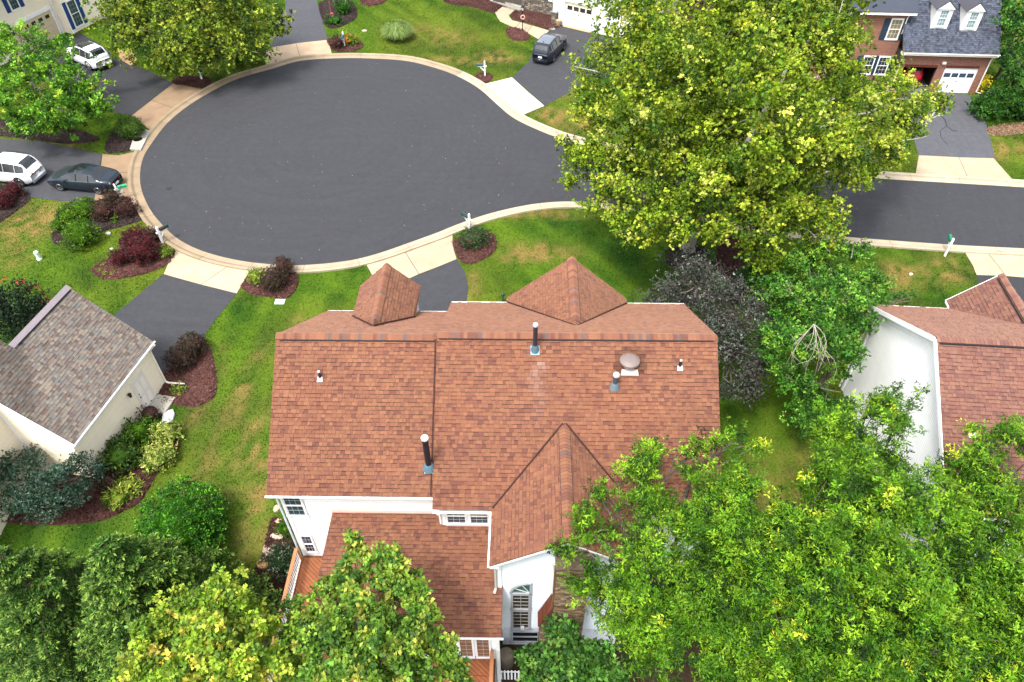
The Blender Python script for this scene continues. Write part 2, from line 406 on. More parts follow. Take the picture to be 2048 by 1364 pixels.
# bed under the joints
mb = MB(S(70, 60, 48)); 
for i in range(nstep):
    A = offs[0][i]; B = offs[0][i+1]; C2 = offs[5][i+1]; D2 = offs[5][i]
    q = [(A[0], A[1], .008), (B[0], B[1], .008), (C2[0], C2[1], .008), (D2[0], D2[1], .008)]
    mb.face(q if SGN < 0 else q[::-1])
obj('joint_bed', mb, 'soil', kerb_root)
KERB_BAND = [tuple(p) for p in offs[5]]
paved = [KERB_BAND+[far_b, far_a]]   # polygons where no grass grows

def slab(name, px, off, mat, col, step=.5, **k):
    poly = g2(px); paved.append(poly); return drape(name, poly, off, mat, col, step, **k)
ASPH2 = shade(ASPH, .92)
# driveways: asphalt
slab('driveway', [(327,548),(372,560),(420,573),(474,588),(440,628),(412,665),(408,690),(350,740),(318,800),(230,760),(150,700),(200,650),(238,622)], .012, 'asphalt', shade(ASPH, 1.1))
slab('driveway', [(-80,262),(0,277),(85,284),(150,296),(205,309),(196,345),(188,403),(120,402),(62,395),(38,377),(0,364),(-80,352)], .012, 'asphalt', shade(ASPH, 1.25))
slab('driveway', [(347,167),(305,198),(263,232),(215,222),(150,190),(100,165),(60,130),(80,85),(160,66),(200,88),(240,120),(300,143)], .012, 'asphalt', shade(ASPH, .85))
slab('driveway', [(575,-30),(630,-30),(634,0),(643,35),(656,80),(600,86),(533,97),(545,60),(570,20)], .012, 'asphalt', shade(ASPH, 1.6))
slab('driveway', [(1024,155),(1058,123),(1066,100),(1072,79),(1095,62),(1120,48),(1180,66),(1260,90),(1240,150),(1190,158),(1150,179),(1089,212)], .012, 'asphalt', shade(ASPH, 1.15))
slab('driveway', [(1837,311),(1990,318),(1980,275),(1970,241),(1955,210),(1941,190),(1884,186),(1800,183),(1800,215),(1825,269)], .012, 'asphalt', shade(ASPH, 2.0))
slab('driveway', [(1953,551),(2048,556),(2120,560),(2120,700),(1975,640),(1962,590)], .012, 'asphalt', shade(ASPH, .9))
slab('driveway', [(823,556),(870,537),(914,519),(930,545),(937,575),(932,612),(925,660),(800,660),(770,590)], .012, 'asphalt', shade(ASPH, 1.12))
# crack sealing on the right-hand driveway
crk = MB(S(52, 52, 58))
pl = [G(u, v)+np.array([0, 0, .016]) for u, v in [(1878,212),(1880,228),(1890,240),(1893,252),(1905,262),(1915,262)]]
for a, b in zip(pl[:-1], pl[1:]): crk.bar(a, b, .10, .006)
pl = [G(u, v)+np.array([0, 0, .016]) for u, v in [(1893,252),(1880,262),(1882,275),(1895,290)]]
for a, b in zip(pl[:-1], pl[1:]): crk.bar(a, b, .06, .006)
struct('crack_sealant', crk, 'asphalt')
# aprons: slabs of concrete, each a piece of its apron
def apron(px_slabs, col):
    r = bpy.data.objects.new('driveway_apron', None); COL.objects.link(r); r['kind'] = 'structure'
    E_ = np.array(line)
    def snap(p):                # slab corners by the kerb butt against it
        dd_ = np.sqrt(((E_-np.array(p))**2).sum(1)); i = int(dd_.argmin()); return tuple(E_[i]+(np.array(p)-E_[i])/dd_[i]*.78) if dd_[i] < 1.75 else p
    for px in px_slabs:
        poly = [snap(p) for p in g2(px)]
        sn = []
        for a_, b_ in zip(poly, poly[1:]+poly[:1]):        # long kerb-side edges follow the curve
            sn.append(a_); m_ = ((a_[0]+b_[0])/2, (a_[1]+b_[1])/2); da, db = [np.sqrt(((E_-np.array(t_))**2).sum(1)).min() for t_ in (a_, b_)]
            if da < .9 and db < .9: sn.append(snap(m_))
        poly = sn; paved.append(poly); c = np.mean(poly, axis=0); q = [tuple(np.array(p)+(c-np.array(p))/np.linalg.norm(c-np.array(p))*.022) for p in poly]
        drape('concrete_slab', q, .030, 'concrete', jit(col, .06), .6, parent=r)
        drape('joint_bed', poly, .016, 'soil', S(60, 52, 42), .8, parent=r)
CREAM = shade(S(240, 218, 184), .43); TAN = shade(S(196, 164, 132), .42); WHT = shade(S(250, 240, 222), .52)
apron([[(352,497),(375,513),(405,529),(446,541),(402,570),(365,560),(327,549)], [(446,541),(497,549),(486,567),(474,588),(430,577),(402,570)]], CREAM)
apron([[(205,309),(237,311),(270,304),(262,325),(258,345),(200,345)], [(200,345),(258,345),(261,376),(268,402),(188,402),(194,370)]], TAN)
apron([[(347,167),(405,179),(368,198),(346,217),(303,201)], [(303,201),(346,217),(322,240),(303,262),(284,248),(263,232)]], TAN)
apron([[(533,97),(592,87),(600,112),(560,122),(528,131)], [(592,87),(656,80),(664,105),(630,107),(600,112)]], shade(S(205, 180, 150), .62))
apron([[(1024,155),(1058,186),(1017,205),(990,183),(972,167)], [(1058,186),(1089,212),(1059,226),(1056,240),(1035,224),(1017,205)]], WHT)
apron([[(1837,311),(1917,315),(1932,352),(1880,349),(1828,346)], [(1917,315),(1987,317),(2026,360),(1980,357),(1932,352)]], CREAM)
apron([[(1909,500),(1975,506),(2012,553),(1953,551),(1945,532),(1934,519)], [(1975,506),(2048,511),(2120,514),(2120,560),(2048,556),(2012,553)]], CREAM)
apron([[(721,535),(755,523),(812,507),(838,549),(823,556),(760,580),(738,549)], [(812,507),(850,492),(905,470),(908,500),(914,519),(870,537),(838,549)]], CREAM)
# front walk of the far house, brick path by the upper-left garage
def walk(name, px_slabs, col):
    r = bpy.data.objects.new(name, None); COL.objects.link(r); r['kind'] = 'structure'
    for px in px_slabs:
        poly = g2(px); paved.append(poly); drape('concrete_slab', poly, .034, 'concrete', jit(col, .05), .8, parent=r)
walk('front_path', [[(990,25),(1005,14),(1029,21),(1018,31),(1019,34),(995,36)], [(995,36),(1019,34),(1024,41),(1040,45),(1030,57),(1001,44)], [(1041,45),(1064,52),(1053,66),(1031,57)], [(1065,52),(1098,62),(1079,80),(1054,66)]], CREAM)
walk('side_path', [[(230,100),(262,98),(274,120),(262,132),(242,120)]], shade(S(190, 150, 115), .6))
# mulch beds
MUL = S(108, 66, 56); MUL = shade(S(106, 72, 66), .56); DARKM = shade(S(72, 60, 58), .6)
beds = {}
def bed(px, col=MUL, off=.05, n=4, step=.16):
    poly = catmull(g2(px), n); paved.append(poly); beds[len(beds)] = (poly, col)
    return drape('mulch_bed', poly, off, 'mulch', col, step, rough=.02, crown=.05)
bed([(183,543),(200,526),(236,503),(240,480),(280,460),(318,470),(340,488),(352,505),(335,530),(290,548),(240,558),(205,557)])
bed([(482,574),(496,556),(520,545),(560,542),(592,546),(597,562),(588,586),(567,598),(533,594),(505,590)])
bed([(104,480),(110,440),(130,410),(190,402),(262,396),(287,435),(250,452),(205,464),(193,482),(150,497),(120,492)], DARKM)
bed([(328,743),(350,735),(380,700),(407,680),(426,712),(434,775),(420,802),(383,815),(345,808),(318,803),(318,775)])
bed([(335,845),(362,855),(362,880),(352,908),(315,948),(282,1002),(250,1022),(190,1045),(60,1050),(-40,1030),(20,970),(140,945),(220,925),(285,862)], shade(MUL, .7))
bed([(905,482),(940,470),(985,468),(993,495),(975,515),(945,528),(922,524),(909,500)])
bed([(1437,480),(1475,476),(1495,500),(1530,560),(1560,600),(1480,610),(1440,560)], shade(MUL, .6))
bed([(1340,500),(1390,490),(1415,505),(1405,530),(1360,540),(1335,525)], shade(DARKM, .9))
bed([(1012,66),(1016,56),(1032,56),(1052,64),(1060,76),(1047,82),(1024,80)], shade(MUL, 1.1))
bed([(950,153),(964,145),(982,149),(985,158),(970,166)], shade(MUL, 1.1))
bed([(720,-12),(776,-10),(772,3),(757,10),(732,12),(720,2)])
bed([(885,-20),(890,5),(942,14),(988,26),(1004,14),(1030,18),(985,-20)], shade(MUL, .8))
bed([(1030,22),(1070,8),(1118,14),(1121,48),(1100,60),(1062,49),(1024,38)], MUL)
bed([(-40,232),(0,239),(60,243),(160,262),(200,280),(140,288),(68,281),(0,272),(-40,270)], DARKM)
bed([(213,284),(235,258),(262,264),(276,272),(266,300),(235,306),(212,305)], DARKM)
bed([(345,160),(380,150),(424,160),(408,177),(370,171),(350,170)], shade(MUL, .8))
bed([(656,78),(715,80),(725,96),(695,104),(667,101)], MUL)
bed([(640,5),(700,2),(714,34),(675,56),(650,50)], DARKM)
bed([(-30,372),(30,377),(62,394),(30,425),(-30,455)], DARKM)
bed([(545,1035),(575,1060),(600,1120),(600,1190),(560,1225),(505,1215),(495,1170),(525,1110)], shade(MUL, .6))
bed([(1975,256),(2050,246),(2090,250),(2060,264),(1990,272)], shade(S(150,120,95), .6))
bed([(1100,-30),(1900,-30),(1850,150),(1700,165),(1500,150),(1300,100)], shade(MUL, .55), step=.8)
drape('bare_soil', [(-7.1, -7.6), (1.4, -7.5), (9.4, -5.5), (12, -6), (12, -16), (-8, -16)], .02, 'soil', shade(S(84, 68, 52), .4), .8)
# mulch chips: loose geometry nobody could count
ch = []; cc = []
for poly, col in list(beds.values())[:-1]:
    bb = np.array(poly); ar = .5*abs(np.dot(bb[:, 0], np.roll(bb[:, 1], 1))-np.dot(bb[:, 1], np.roll(bb[:, 0], 1))); n = int(min(7000, ar*120*2))
    x = rng.uniform(bb[:, 0].min(), bb[:, 0].max(), n); y = rng.uniform(bb[:, 1].min(), bb[:, 1].max(), n); m = in_poly(x, y, poly); x = x[m]; y = y[m]; k = len(x)
    a = rng.uniform(0, 6.28, k); l = rng.uniform(.03, .075, k); wd = rng.uniform(.012, .03, k); ti = rng.uniform(-.5, .5, k); z = ground_z(x, y)+.10+rng.uniform(0, .02, k)
    dx = np.stack([np.cos(a)*l, np.sin(a)*l, ti*l], 1); dy = np.stack([-np.sin(a)*wd, np.cos(a)*wd, rng.uniform(-.4, .4, k)*wd], 1); c = np.stack([x, y, z], 1)
    ch.append(np.stack([c-dx-dy, c+dx-dy, c+dx+dy, c-dx+dy], 1)); cc.append(np.array(col)[None]*rng.choice([.5, .8, 1.2, 2.0], k, p=[.3, .35, .25, .1])[:, None])
obj('mulch_chips', quad_mesh('mulch_chips', np.concatenate(ch), np.concatenate(cc)), 'soil', kind='stuff')
# ================================================================== ROOFS, WALLS, WINDOWS
SH_RED = dict(pal=[(S(180, 122, 94), 6), (S(173, 116, 91), 5), (S(188, 129, 98), 4), (S(165, 109, 90), 3), (S(150, 99, 84), 1.6)], k=.385)
SH_NEI = dict(pal=[(S(178, 126, 110), 5), (S(170, 118, 104), 4), (S(184, 134, 114), 3), (S(156, 110, 102), 1.6)], k=.385)
SH_GREY = dict(pal=[(S(166, 156, 146), 5), (S(154, 143, 134), 4), (S(182, 170, 154), 3), (S(144, 126, 118), 2), (S(156, 157, 154), 2), (S(170, 148, 134), 1)], k=.43, w=.8)
SH_BLUE = dict(pal=[(S(98, 108, 126), 5), (S(86, 96, 114), 4), (S(112, 120, 138), 3), (S(74, 82, 98), 2)], k=.46)
def pick(pal): return random.choices([p[0] for p in pal['pal']], [p[1] for p in pal['pal']])[0]
TABMESH = {}
def tab_mesh(wi, ti, hi, pal, e):
    key = (wi, ti, hi, id(pal), e)
    if key not in TABMESH:
        wd = WID[wi]; th = THK[hi]; c = shade(pal['pal'][ti][0], pal['k']); mb = MB(c)
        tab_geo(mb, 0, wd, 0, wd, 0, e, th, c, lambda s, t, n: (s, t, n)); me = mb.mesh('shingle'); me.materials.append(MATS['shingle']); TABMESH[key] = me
    return TABMESH[key]
WID = [.10, .14, .17, .21, .26]; THK = [.008, .016, .026]
def tab_geo(mb, s0, s1, u0, u1, t0, t1, th, c, X):
    g = .0035
    a, b, c_, d = (s0+g, t0, -.002), (s1-g, t0, -.002), (u1-g, t1, -.002), (u0+g, t1, -.002)
    a2, b2, c2, d2 = (s0+g, t0, th), (s1-g, t0, th), (u1-g, t1, .004), (u0+g, t1, .004)
    q = [X(*p) for p in (a, b, c_, d, a2, b2, c2, d2)]
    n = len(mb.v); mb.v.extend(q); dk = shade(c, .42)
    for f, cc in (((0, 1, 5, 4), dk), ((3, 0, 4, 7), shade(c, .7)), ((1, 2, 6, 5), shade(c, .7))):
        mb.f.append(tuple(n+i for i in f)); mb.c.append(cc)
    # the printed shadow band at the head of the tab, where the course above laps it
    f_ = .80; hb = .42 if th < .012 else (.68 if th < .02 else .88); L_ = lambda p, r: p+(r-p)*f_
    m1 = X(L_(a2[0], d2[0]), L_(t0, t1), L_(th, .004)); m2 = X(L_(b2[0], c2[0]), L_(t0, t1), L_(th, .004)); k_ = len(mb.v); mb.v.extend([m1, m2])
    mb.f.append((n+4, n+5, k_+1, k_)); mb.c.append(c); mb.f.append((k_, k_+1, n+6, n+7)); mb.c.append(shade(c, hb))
def frame_of(poly):
    Pn = [Vector(p) for p in poly]; n = Vector((0, 0, 0))
    for i in range(len(Pn)): n += (Pn[i]-Pn[0]).cross(Pn[(i+1) % len(Pn)]-Pn[0])
    n.normalize()
    if n.z < 0: n = -n
    up = (Vector((0, 0, 1))-n*n.z).normalized(); s = up.cross(n).normalized()
    o = min(Pn, key=lambda p: p.dot(up)); return o, s, up, n
def interval(p2, t):
    xs = []
    for i in range(len(p2)):
        (s1, t1), (s2, t2) = p2[i], p2[(i+1) % len(p2)]
        if (t1 <= t < t2) or (t2 <= t < t1): xs.append(s1+(s2-s1)*(t-t1)/(t2-t1))
    return (min(xs), max(xs)) if len(xs) >= 2 else None
def roof_plane(poly, pal, expo, roofpart, stuff, singles=0, pickfn=None, thick=.10):
    """a roof deck under shingle tabs; tabs into stuff (MB) or, where pickfn says so, objects of their own"""
    o, s, up, n = frame_of(poly); p2 = [((Vector(p)-o).dot(s), (Vector(p)-o).dot(up)) for p in poly]
    X = lambda a, b, c: o+s*a+up*b+n*c
    top = max(t for _, t in p2); rows = max(1, round(top/expo)); e = top/rows; ee = round(e, 4)
    for r in range(rows):
        t0 = r*e; t1 = (r+1)*e; i0 = interval(p2, t0+1e-4); i1 = interval(p2, t1-1e-4)
        if not i0 or not i1: continue
        a = min(i0[0], i1[0])-random.uniform(0, .3); end = max(i0[1], i1[1]); run = 0
        while a < end:
            wi = random.choices(range(5), [2, 4, 4, 3, 1])[0]; wd = WID[wi]; hi = random.choices([0, 1, 2], [4, 2, 4])[0]; b = a+wd
            s0, s1 = max(a, i0[0]), min(b, i0[1]); u0, u1 = max(a, i1[0]), min(b, i1[1])
            if s1-s0 > .01 or u1-u0 > .01:
                s1 = max(s1, s0+.005); u1 = max(u1, u0+.005)
                full = abs(s1-s0-wd) < 1e-6 and abs(u1-u0-wd) < 1e-6
                ti = random.choices(range(len(pal['pal'])), [p[1] for p in pal['pal']])[0]
                if full and pickfn and SINGLE['n'] < 300 and pickfn(X((a+b)/2, t0, 0)):
                    me = tab_mesh(wi, ti, hi, pal, ee); ob = bpy.data.objects.new('shingle', me); COL.objects.link(ob); ob.parent = roofpart
                    pos = X(a, t0, 0); ob.matrix_basis = Matrix(((s.x, up.x, n.x, pos.x), (s.y, up.y, n.y, pos.y), (s.z, up.z, n.z, pos.z), (0, 0, 0, 1)))
                    SINGLE['n'] += 1
                else:
                    if not (s1 <= s0 or u1 <= u0): tab_geo(stuff, s0, s1, u0, u1, t0, t1, THK[hi], stain_and_shade(shade(jit(pal['pal'][ti][0], .06), pal['k']), X((a+b)/2, t0, 0)), X)
            a = b
SINGLE = {'n': 0}
def stain_and_shade(c, p):                # weathering with a shape of its own: a pale run below the tall stack, algae streaks on the garage wing; plus the fan's shadow darkened into the tabs
    x, y, z = p; w_ = math.exp(-((x-2.85-.08*math.sin(y*5))/.26)**2)*(1 if y < -.9 else 0)*max(0, 1+(y+.9)/2.3)*random.uniform(.0, .55)
    if w_ > .02 and y > -4 and abs(x) < 8: c = tuple(q*(1-w_)+r*w_ for q, r in zip(c, (.30, .22, .20)))
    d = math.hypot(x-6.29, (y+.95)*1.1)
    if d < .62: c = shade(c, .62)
    if x < -12:
        s_ = n3(np.array([x*.9+y*.5]), np.array([y*.16-x*.3]))[0]
        c = shade(c, 1-.40*max(0, min(1, (s_-.58)*4)))
    return c
def deck_slab(mb, poly, thick=.12, col=None):
    o, s, up, n = frame_of(poly); P1 = [Vector(p) for p in poly]
    if (P1[1]-P1[0]).cross(P1[2]-P1[0]).dot(n) < 0: P1 = P1[::-1]
    mb.prism([p-n*thick for p in P1], [p-n*.003 for p in P1], col)
CAPMESH = {}
def ridge_caps(parent, a, b, slope_l, slope_r, pal, lift=.03, step=.145, wid=.17):
    """V-shaped ridge caps from a to b, one object each, sharing a few meshes"""
    a = Vector(a); b = Vector(b); d = (b-a); L = d.length; d.normalize(); side = d.cross(Vector((0, 0, 1))).normalized(); k = int(L/step)
    cols = [p[0] for p in pal['pal']]*2+[S(138, 116, 112)]
    for i in range(k):
        ti = random.randrange(len(cols)); key = (ti, id(pal), slope_l, slope_r, wid)
        if key not in CAPMESH:
            c = shade(cols[ti], pal['k']*1.1); mb = MB(c); w_ = wid
            zl, zr_ = -slope_l*w_, -slope_r*w_
            for y0, y1, h0, h1 in ((0, step*1.12, .034, .016),):
                Lo = (-w_, y0, zl+h0); Li = (-w_*.35, y0, zl*.30+h0); T0 = (0, y0, h0+.004-.02); Ri = (w_*.35, y0, zr_*.30+h0); Ro = (w_, y0, zr_+h0)
                Lo1 = (-w_, y1, zl+h1); Li1 = (-w_*.35, y1, zl*.30+h1); T1 = (0, y1, h1+.004-.02); Ri1 = (w_*.35, y1, zr_*.30+h1); Ro1 = (w_, y1, zr_+h1)
                top0 = [Lo, Li, T0, Ri, Ro]; top1 = [Lo1, Li1, T1, Ri1, Ro1]
                for q in range(4): mb.face([top0[q], top0[q+1], top1[q+1], top1[q]])
                for q in range(4): p_, r_ = top0[q], top0[q+1]; mb.face([(p_[0], p_[1], p_[2]-.03), (r_[0], r_[1], r_[2]-.03), r_, p_], shade(c, .35))
                mb.face([(Lo[0], Lo[1], Lo[2]-.03), Lo, Lo1, (Lo1[0], Lo1[1], Lo1[2]-.03)], shade(c, .3)); mb.face([Ro, (Ro[0], Ro[1], Ro[2]-.03), (Ro1[0], Ro1[1], Ro1[2]-.03), Ro1], shade(c, .3))
            me = mb.mesh('ridge_cap'); me.materials.append(MATS['shingle']); CAPMESH[key] = me
        ob = bpy.data.objects.new('ridge_cap', CAPMESH[key]); COL.objects.link(ob); ob.parent = parent
        pos = a+d*(i*step)+Vector((0, 0, lift)); z = side.cross(d)
        ob.matrix_basis = Matrix(((side.x, d.x, z.x, pos.x), (side.y, d.y, z.y, pos.y), (side.z, d.z, z.z, pos.z), (0, 0, 0, 1)))
def lap_wall(mb, poly, expo=.125, col=None, prise=.022, thick=.12):
    """clapboard wall on a vertical polygon (any convex outline), laps as real overlapping boards; poly listed counter-clockwise seen from outside"""
    Pn = [Vector(p) for p in poly]; n = Vector((0, 0, 0))
    for i in range(1, len(Pn)-1): n += (Pn[i]-Pn[0]).cross(Pn[i+1]-Pn[0])
    n.normalize(); up = Vector((0, 0, 1)); s = up.cross(n).normalized(); o = min(Pn, key=lambda p: p.z)
    p2 = [((p-o).dot(s), p.z-o.z) for p in Pn]; X = lambda a, b, c: o+s*a+up*b+n*c
    top = max(t for _, t in p2); rows = max(1, round(top/expo)); e = top/rows
    for r in range(rows):
        t0, t1 = r*e, (r+1)*e; i0 = interval(p2, t0+1e-4); i1 = interval(p2, t1-1e-4)
        if not i0: continue
        if not i1: i1 = (sum(i0)/2, sum(i0)/2)
        c = col or mb.col; c = shade(c, 1+random.uniform(-.02, .02))
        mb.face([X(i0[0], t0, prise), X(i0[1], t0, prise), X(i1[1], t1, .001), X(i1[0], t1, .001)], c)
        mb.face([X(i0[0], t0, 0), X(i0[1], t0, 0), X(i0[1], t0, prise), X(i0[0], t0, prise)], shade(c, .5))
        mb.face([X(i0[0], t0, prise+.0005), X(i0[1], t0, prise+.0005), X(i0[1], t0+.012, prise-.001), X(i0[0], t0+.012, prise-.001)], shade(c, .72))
    mb.prism([p-n*thick for p in Pn], [p-n*.004 for p in Pn], shade(col or mb.col, .9))
def box_on(mb, o, s, n, s0, s1, z0, z1, d0, d1, col=None):
    """box on a wall: s along the wall, z up, d out of the wall"""
    o = Vector(o); s = Vector(s); n = Vector(n); q = lambda a, b, c: o+s*a+Vector((0, 0, b))+n*c
    mb.prism([q(s0, z0, d0), q(s1, z0, d0), q(s1, z1, d0), q(s0, z1, d0)], [q(s0, z0, d1), q(s1, z0, d1), q(s1, z1, d1), q(s0, z1, d1)], col)
def window(parent, o, s, n, s0, s1, z0, z1, fr=(.8, .8, .8), glass=S(70, 88, 96), cols=3, rows=4, sash=True, base=.024, fw_=.09, blinds=None, mun=(.34, .38, .40), label=None):
    mb = MB(fr)
    for a in ((s0, s1, z1-fw_, z1+.02), (s0-.03, s1+.03, z0-.03, z0+fw_), (s0, s0+fw_, z0+fw_, z1-fw_), (s1-fw_, s1, z0+fw_, z1-fw_)): box_on(mb, o, s, n, *a, base, base+.055)
    wob = obj('window', mb, 'paint', parent, label=label)
    gl = None; zs = [(z0+fw_, z1-fw_)]
    if sash: zm = (z0+z1)/2; zs = [(z0+fw_, zm-.02), (zm+.02, z1-fw_)]; sm = MB(fr); box_on(sm, o, s, n, s0+fw_, s1-fw_, zm-.025, zm+.025, base, base+.045); obj('sash_rail', sm, 'paint', wob)
    for i, (a, b) in enumerate(zs):
        g_ = MB(shade(glass, .6)); box_on(g_, o, s, n, s0+fw_, s1-fw_, a, b, base, base+.012+.004*i); obj('pane', g_, 'glass', wob)
    mm = MB(mun); d = base+.02
    for c in range(1, cols): x = s0+fw_+(s1-s0-2*fw_)*c/cols; box_on(mm, o, s, n, x-.006, x+.006, z0+fw_, z1-fw_, base+.012, d)
    for r in range(1, rows):
        z = z0+fw_+(z1-z0-2*fw_)*r/rows
        if sash and abs(z-(z0+z1)/2) < .05: continue
        box_on(mm, o, s, n, s0+fw_, s1-fw_, z-.006, z+.006, base+.012, d+.002)
    if mm.v: obj('muntins', mm, 'paint', wob)
    return wob
WHITE = (.86, .86, .85); CREAMW = (.88, .78, .61)
def obj_runs(name, mb, mat, parent):
    """every board or gutter run of a list an object of its own: faces that touch (within a run) stay together"""
    runs = getattr(mb, 'runs', None); cuts = (runs or [])+[(len(mb.v), len(mb.f))]
    if not runs:                # boards: split at islands of vertices
        par = list(range(len(mb.v)))
        def find(i):
            while par[i] != i: par[i] = par[par[i]]; i = par[i]
            return i
        for f in mb.f:
            for i in f[1:]: par[find(i)] = find(f[0])
        groups = {}
        for k, f in enumerate(mb.f): groups.setdefault(find(f[0]), []).append(k)
    else:
        groups = {}; st = [r[1] for r in runs]
        for k in range(len(mb.f)): groups.setdefault(max(i for i, q in enumerate(st) if q <= k), []).append(k)
    for g, fs in groups.items():
        ids = sorted({i for k in fs for i in mb.f[k]}); mp = {i: j for j, i in enumerate(ids)}; m2 = MB(mb.col); m2.v = [mb.v[i] for i in ids]; m2.f = [tuple(mp[i] for i in mb.f[k]) for k in fs]; m2.c = [mb.c[k] for k in fs]
        if max(np.ptp(np.array(m2.v), axis=0)) > .01: obj(name, m2, mat, parent)
def gutter(mb, a, b, out, drop=.0, size=.062, col=None):
    """open K gutter from a to b: floor, back, front, end caps; out = unit vector away from the wall"""
    a = Vector(a); b = Vector(b); out = Vector(out); u = Vector((0, 0, 1)); c = col or mb.col; mb.runs = getattr(mb, 'runs', [])+[(len(mb.v), len(mb.f))]
    for o0, o1, z0, z1 in ((0, .012, -size, 0), (size-.015, size, -size, -.008)):
        mb.prism([a+out*o0+u*z0, b+out*o0+u*z0, b+out*o1+u*z0, a+out*o1+u*z0], [a+out*o0+u*z1, b+out*o0+u*z1, b+out*o1+u*z1, a+out*o1+u*z1], c)
    mb.prism([a+out*.012-u*size, b+out*.012-u*size, b+out*(size-.015)-u*size, a+out*(size-.015)-u*size], [a+out*.012-u*(size-.012), b+out*.012-u*(size-.012), b+out*(size-.015)-u*(size-.012), a+out*(size-.015)-u*(size-.012)], c)
    d = (b-a).normalized()
    for p in (a, b-d*.012): mb.prism([p+out*.012-u*size, p+d*.012+out*.012-u*size, p+d*.012+out*(size-.015)-u*size, p+out*(size-.015)-u*size], [p+out*.012, p+d*.012+out*.012, p+d*.012+out*(size-.015), p+out*(size-.015)], c)
    L = (b-a).length; k = int(L/.95)
    for i in range(1, k+1):
        p = a+d*(L*i/(k+1)); mb.prism([p+out*0-u*.02, p+d*.02-u*.02, p+d*.02+out*size-u*.02, p+out*size-u*.02], [p-u*.002, p+d*.02-u*.002, p+d*.02+out*size-u*.002, p+out*size-u*.002], c)

# ------------------------------------------------------------------ the main house
H = thing('main_house', 'white sided two-storey house with red-brown shingle roof filling the centre', 'house', (1.2, 0, 0))
ZR, ZE = 8.685, 5.45
roof = MB(S(120, 72, 58)); roof.col = shade(S(110, 70, 58), .5)
planes = []                     # (polygon, exposure, pick)
L_r = [(-7.16, -5.13, ZE), (-.95, -5.13, ZE), (-.95, 0, ZR), (-7.28, 0, ZR)]
L_f = [(-7.28, 0, ZR), (-.95, 0, ZR), (-.95, 4.8, ZE), (-6.82, 4.8, ZE)]
dz = .13
R_r = [(-.98, -5.6, 5.22+dz), (9.52, -5.6, 5.22+dz), (9.66, 0, ZR+dz), (-1.03, 0, ZR+dz)]
R_f = [(-1.03, 0, ZR+dz), (9.66, 0, ZR+dz), (9.70, 5.4, ZE+.05), (-1.12, 5.4, ZE+.05)]
FG_l = [(1.5, 5.38, 5.5), (1.5, 5.78, 5.5), (4.4, 5.78, 7.93), (4.4, 1.3, 7.93)]
FG_r = [(7.05, 5.38, 5.5), (4.4, 1.3, 7.93), (4.4, 5.78, 7.93), (7.05, 5.78, 5.5)]
LG_l = [(-5.28, 3.42, 6.36), (-5.28, 5.55, 6.36), (-3.88, 5.55, 7.68), (-3.88, 1.45, 7.72)]
LG_r = [(-2.48, 3.42, 6.36), (-3.88, 1.45, 7.72), (-3.88, 5.55, 7.68), (-2.48, 5.55, 6.36)]
RG_l = [(1.18, -7.8, 5.38), (3.82, -7.8, 7.05), (3.82, -2.70, 7.05), (1.18, -5.4, 5.38)]
RG_r = [(3.82, -7.8, 7.05), (6.46, -7.8, 5.38), (6.46, -5.4, 5.38), (3.82, -2.70, 7.05)]
SHED = [(-5.05, -4.70, 3.82), (-5.36, -9.2, 2.90), (1.6, -9.2, 2.90), (1.6, -4.70, 3.82)]
allp = [L_r, L_f, R_r, R_f, FG_l, FG_r, LG_l, LG_r, RG_l, RG_r, SHED]
for p in allp: deck_slab(roof, p)
roofo = obj('roof', roof, 'shingle', H)
def near_pick(p):
    q = np.array(p)-CAM; w_ = q @ _fw; u = 1024+F_PX*(q @ _r)/w_; v = 682+F_PX*(q @ _d)/w_
    return PICKBOX[0] < u < PICKBOX[2] and PICKBOX[1] < v < PICKBOX[3]
fld = MB()
PICKBOX = (990, 985, 1112, 1125)
roof_plane(RG_l, SH_RED, .15, roofo, fld, pickfn=near_pick)
PICKBOX = (905, 1150, 1005, 1275)
roof_plane(SHED, SH_RED, .15, roofo, fld, pickfn=near_pick)
PICKBOX = (866, 900, 985, 1024)
roof_plane(R_r, SH_RED, .15, roofo, fld, pickfn=near_pick)
for p, e in ((L_r, .15), (L_f, .15), (R_f, .15), (FG_l, .15), (FG_r, .15), (LG_l, .15), (LG_r, .15), (RG_r, .15)): roof_plane(p, SH_RED, e, roofo, fld)
obj('shingle_field', fld, 'shingle', roofo, kind='stuff')
ridge_caps(roofo, (-7.28, 0, ZR), (-1.05, 0, ZR), .62, .62, SH_RED, wid=.19)
ridge_caps(roofo, (-1.03, 0, ZR+dz), (9.66, 0, ZR+dz), .6, .6, SH_RED, wid=.19)
ridge_caps(roofo, (4.4, 5.78, 7.93), (4.4, 1.7, 7.93), .84, .84, SH_RED, wid=.20)
ridge_caps(roofo, (-3.88, 5.55, 7.68), (-3.88, 1.8, 7.71), .95, .95, SH_RED, wid=.20)
ridge_caps(roofo, (3.82, -7.8, 7.05), (3.82, -2.95, 7.05), .64, .64, SH_RED, wid=.20)
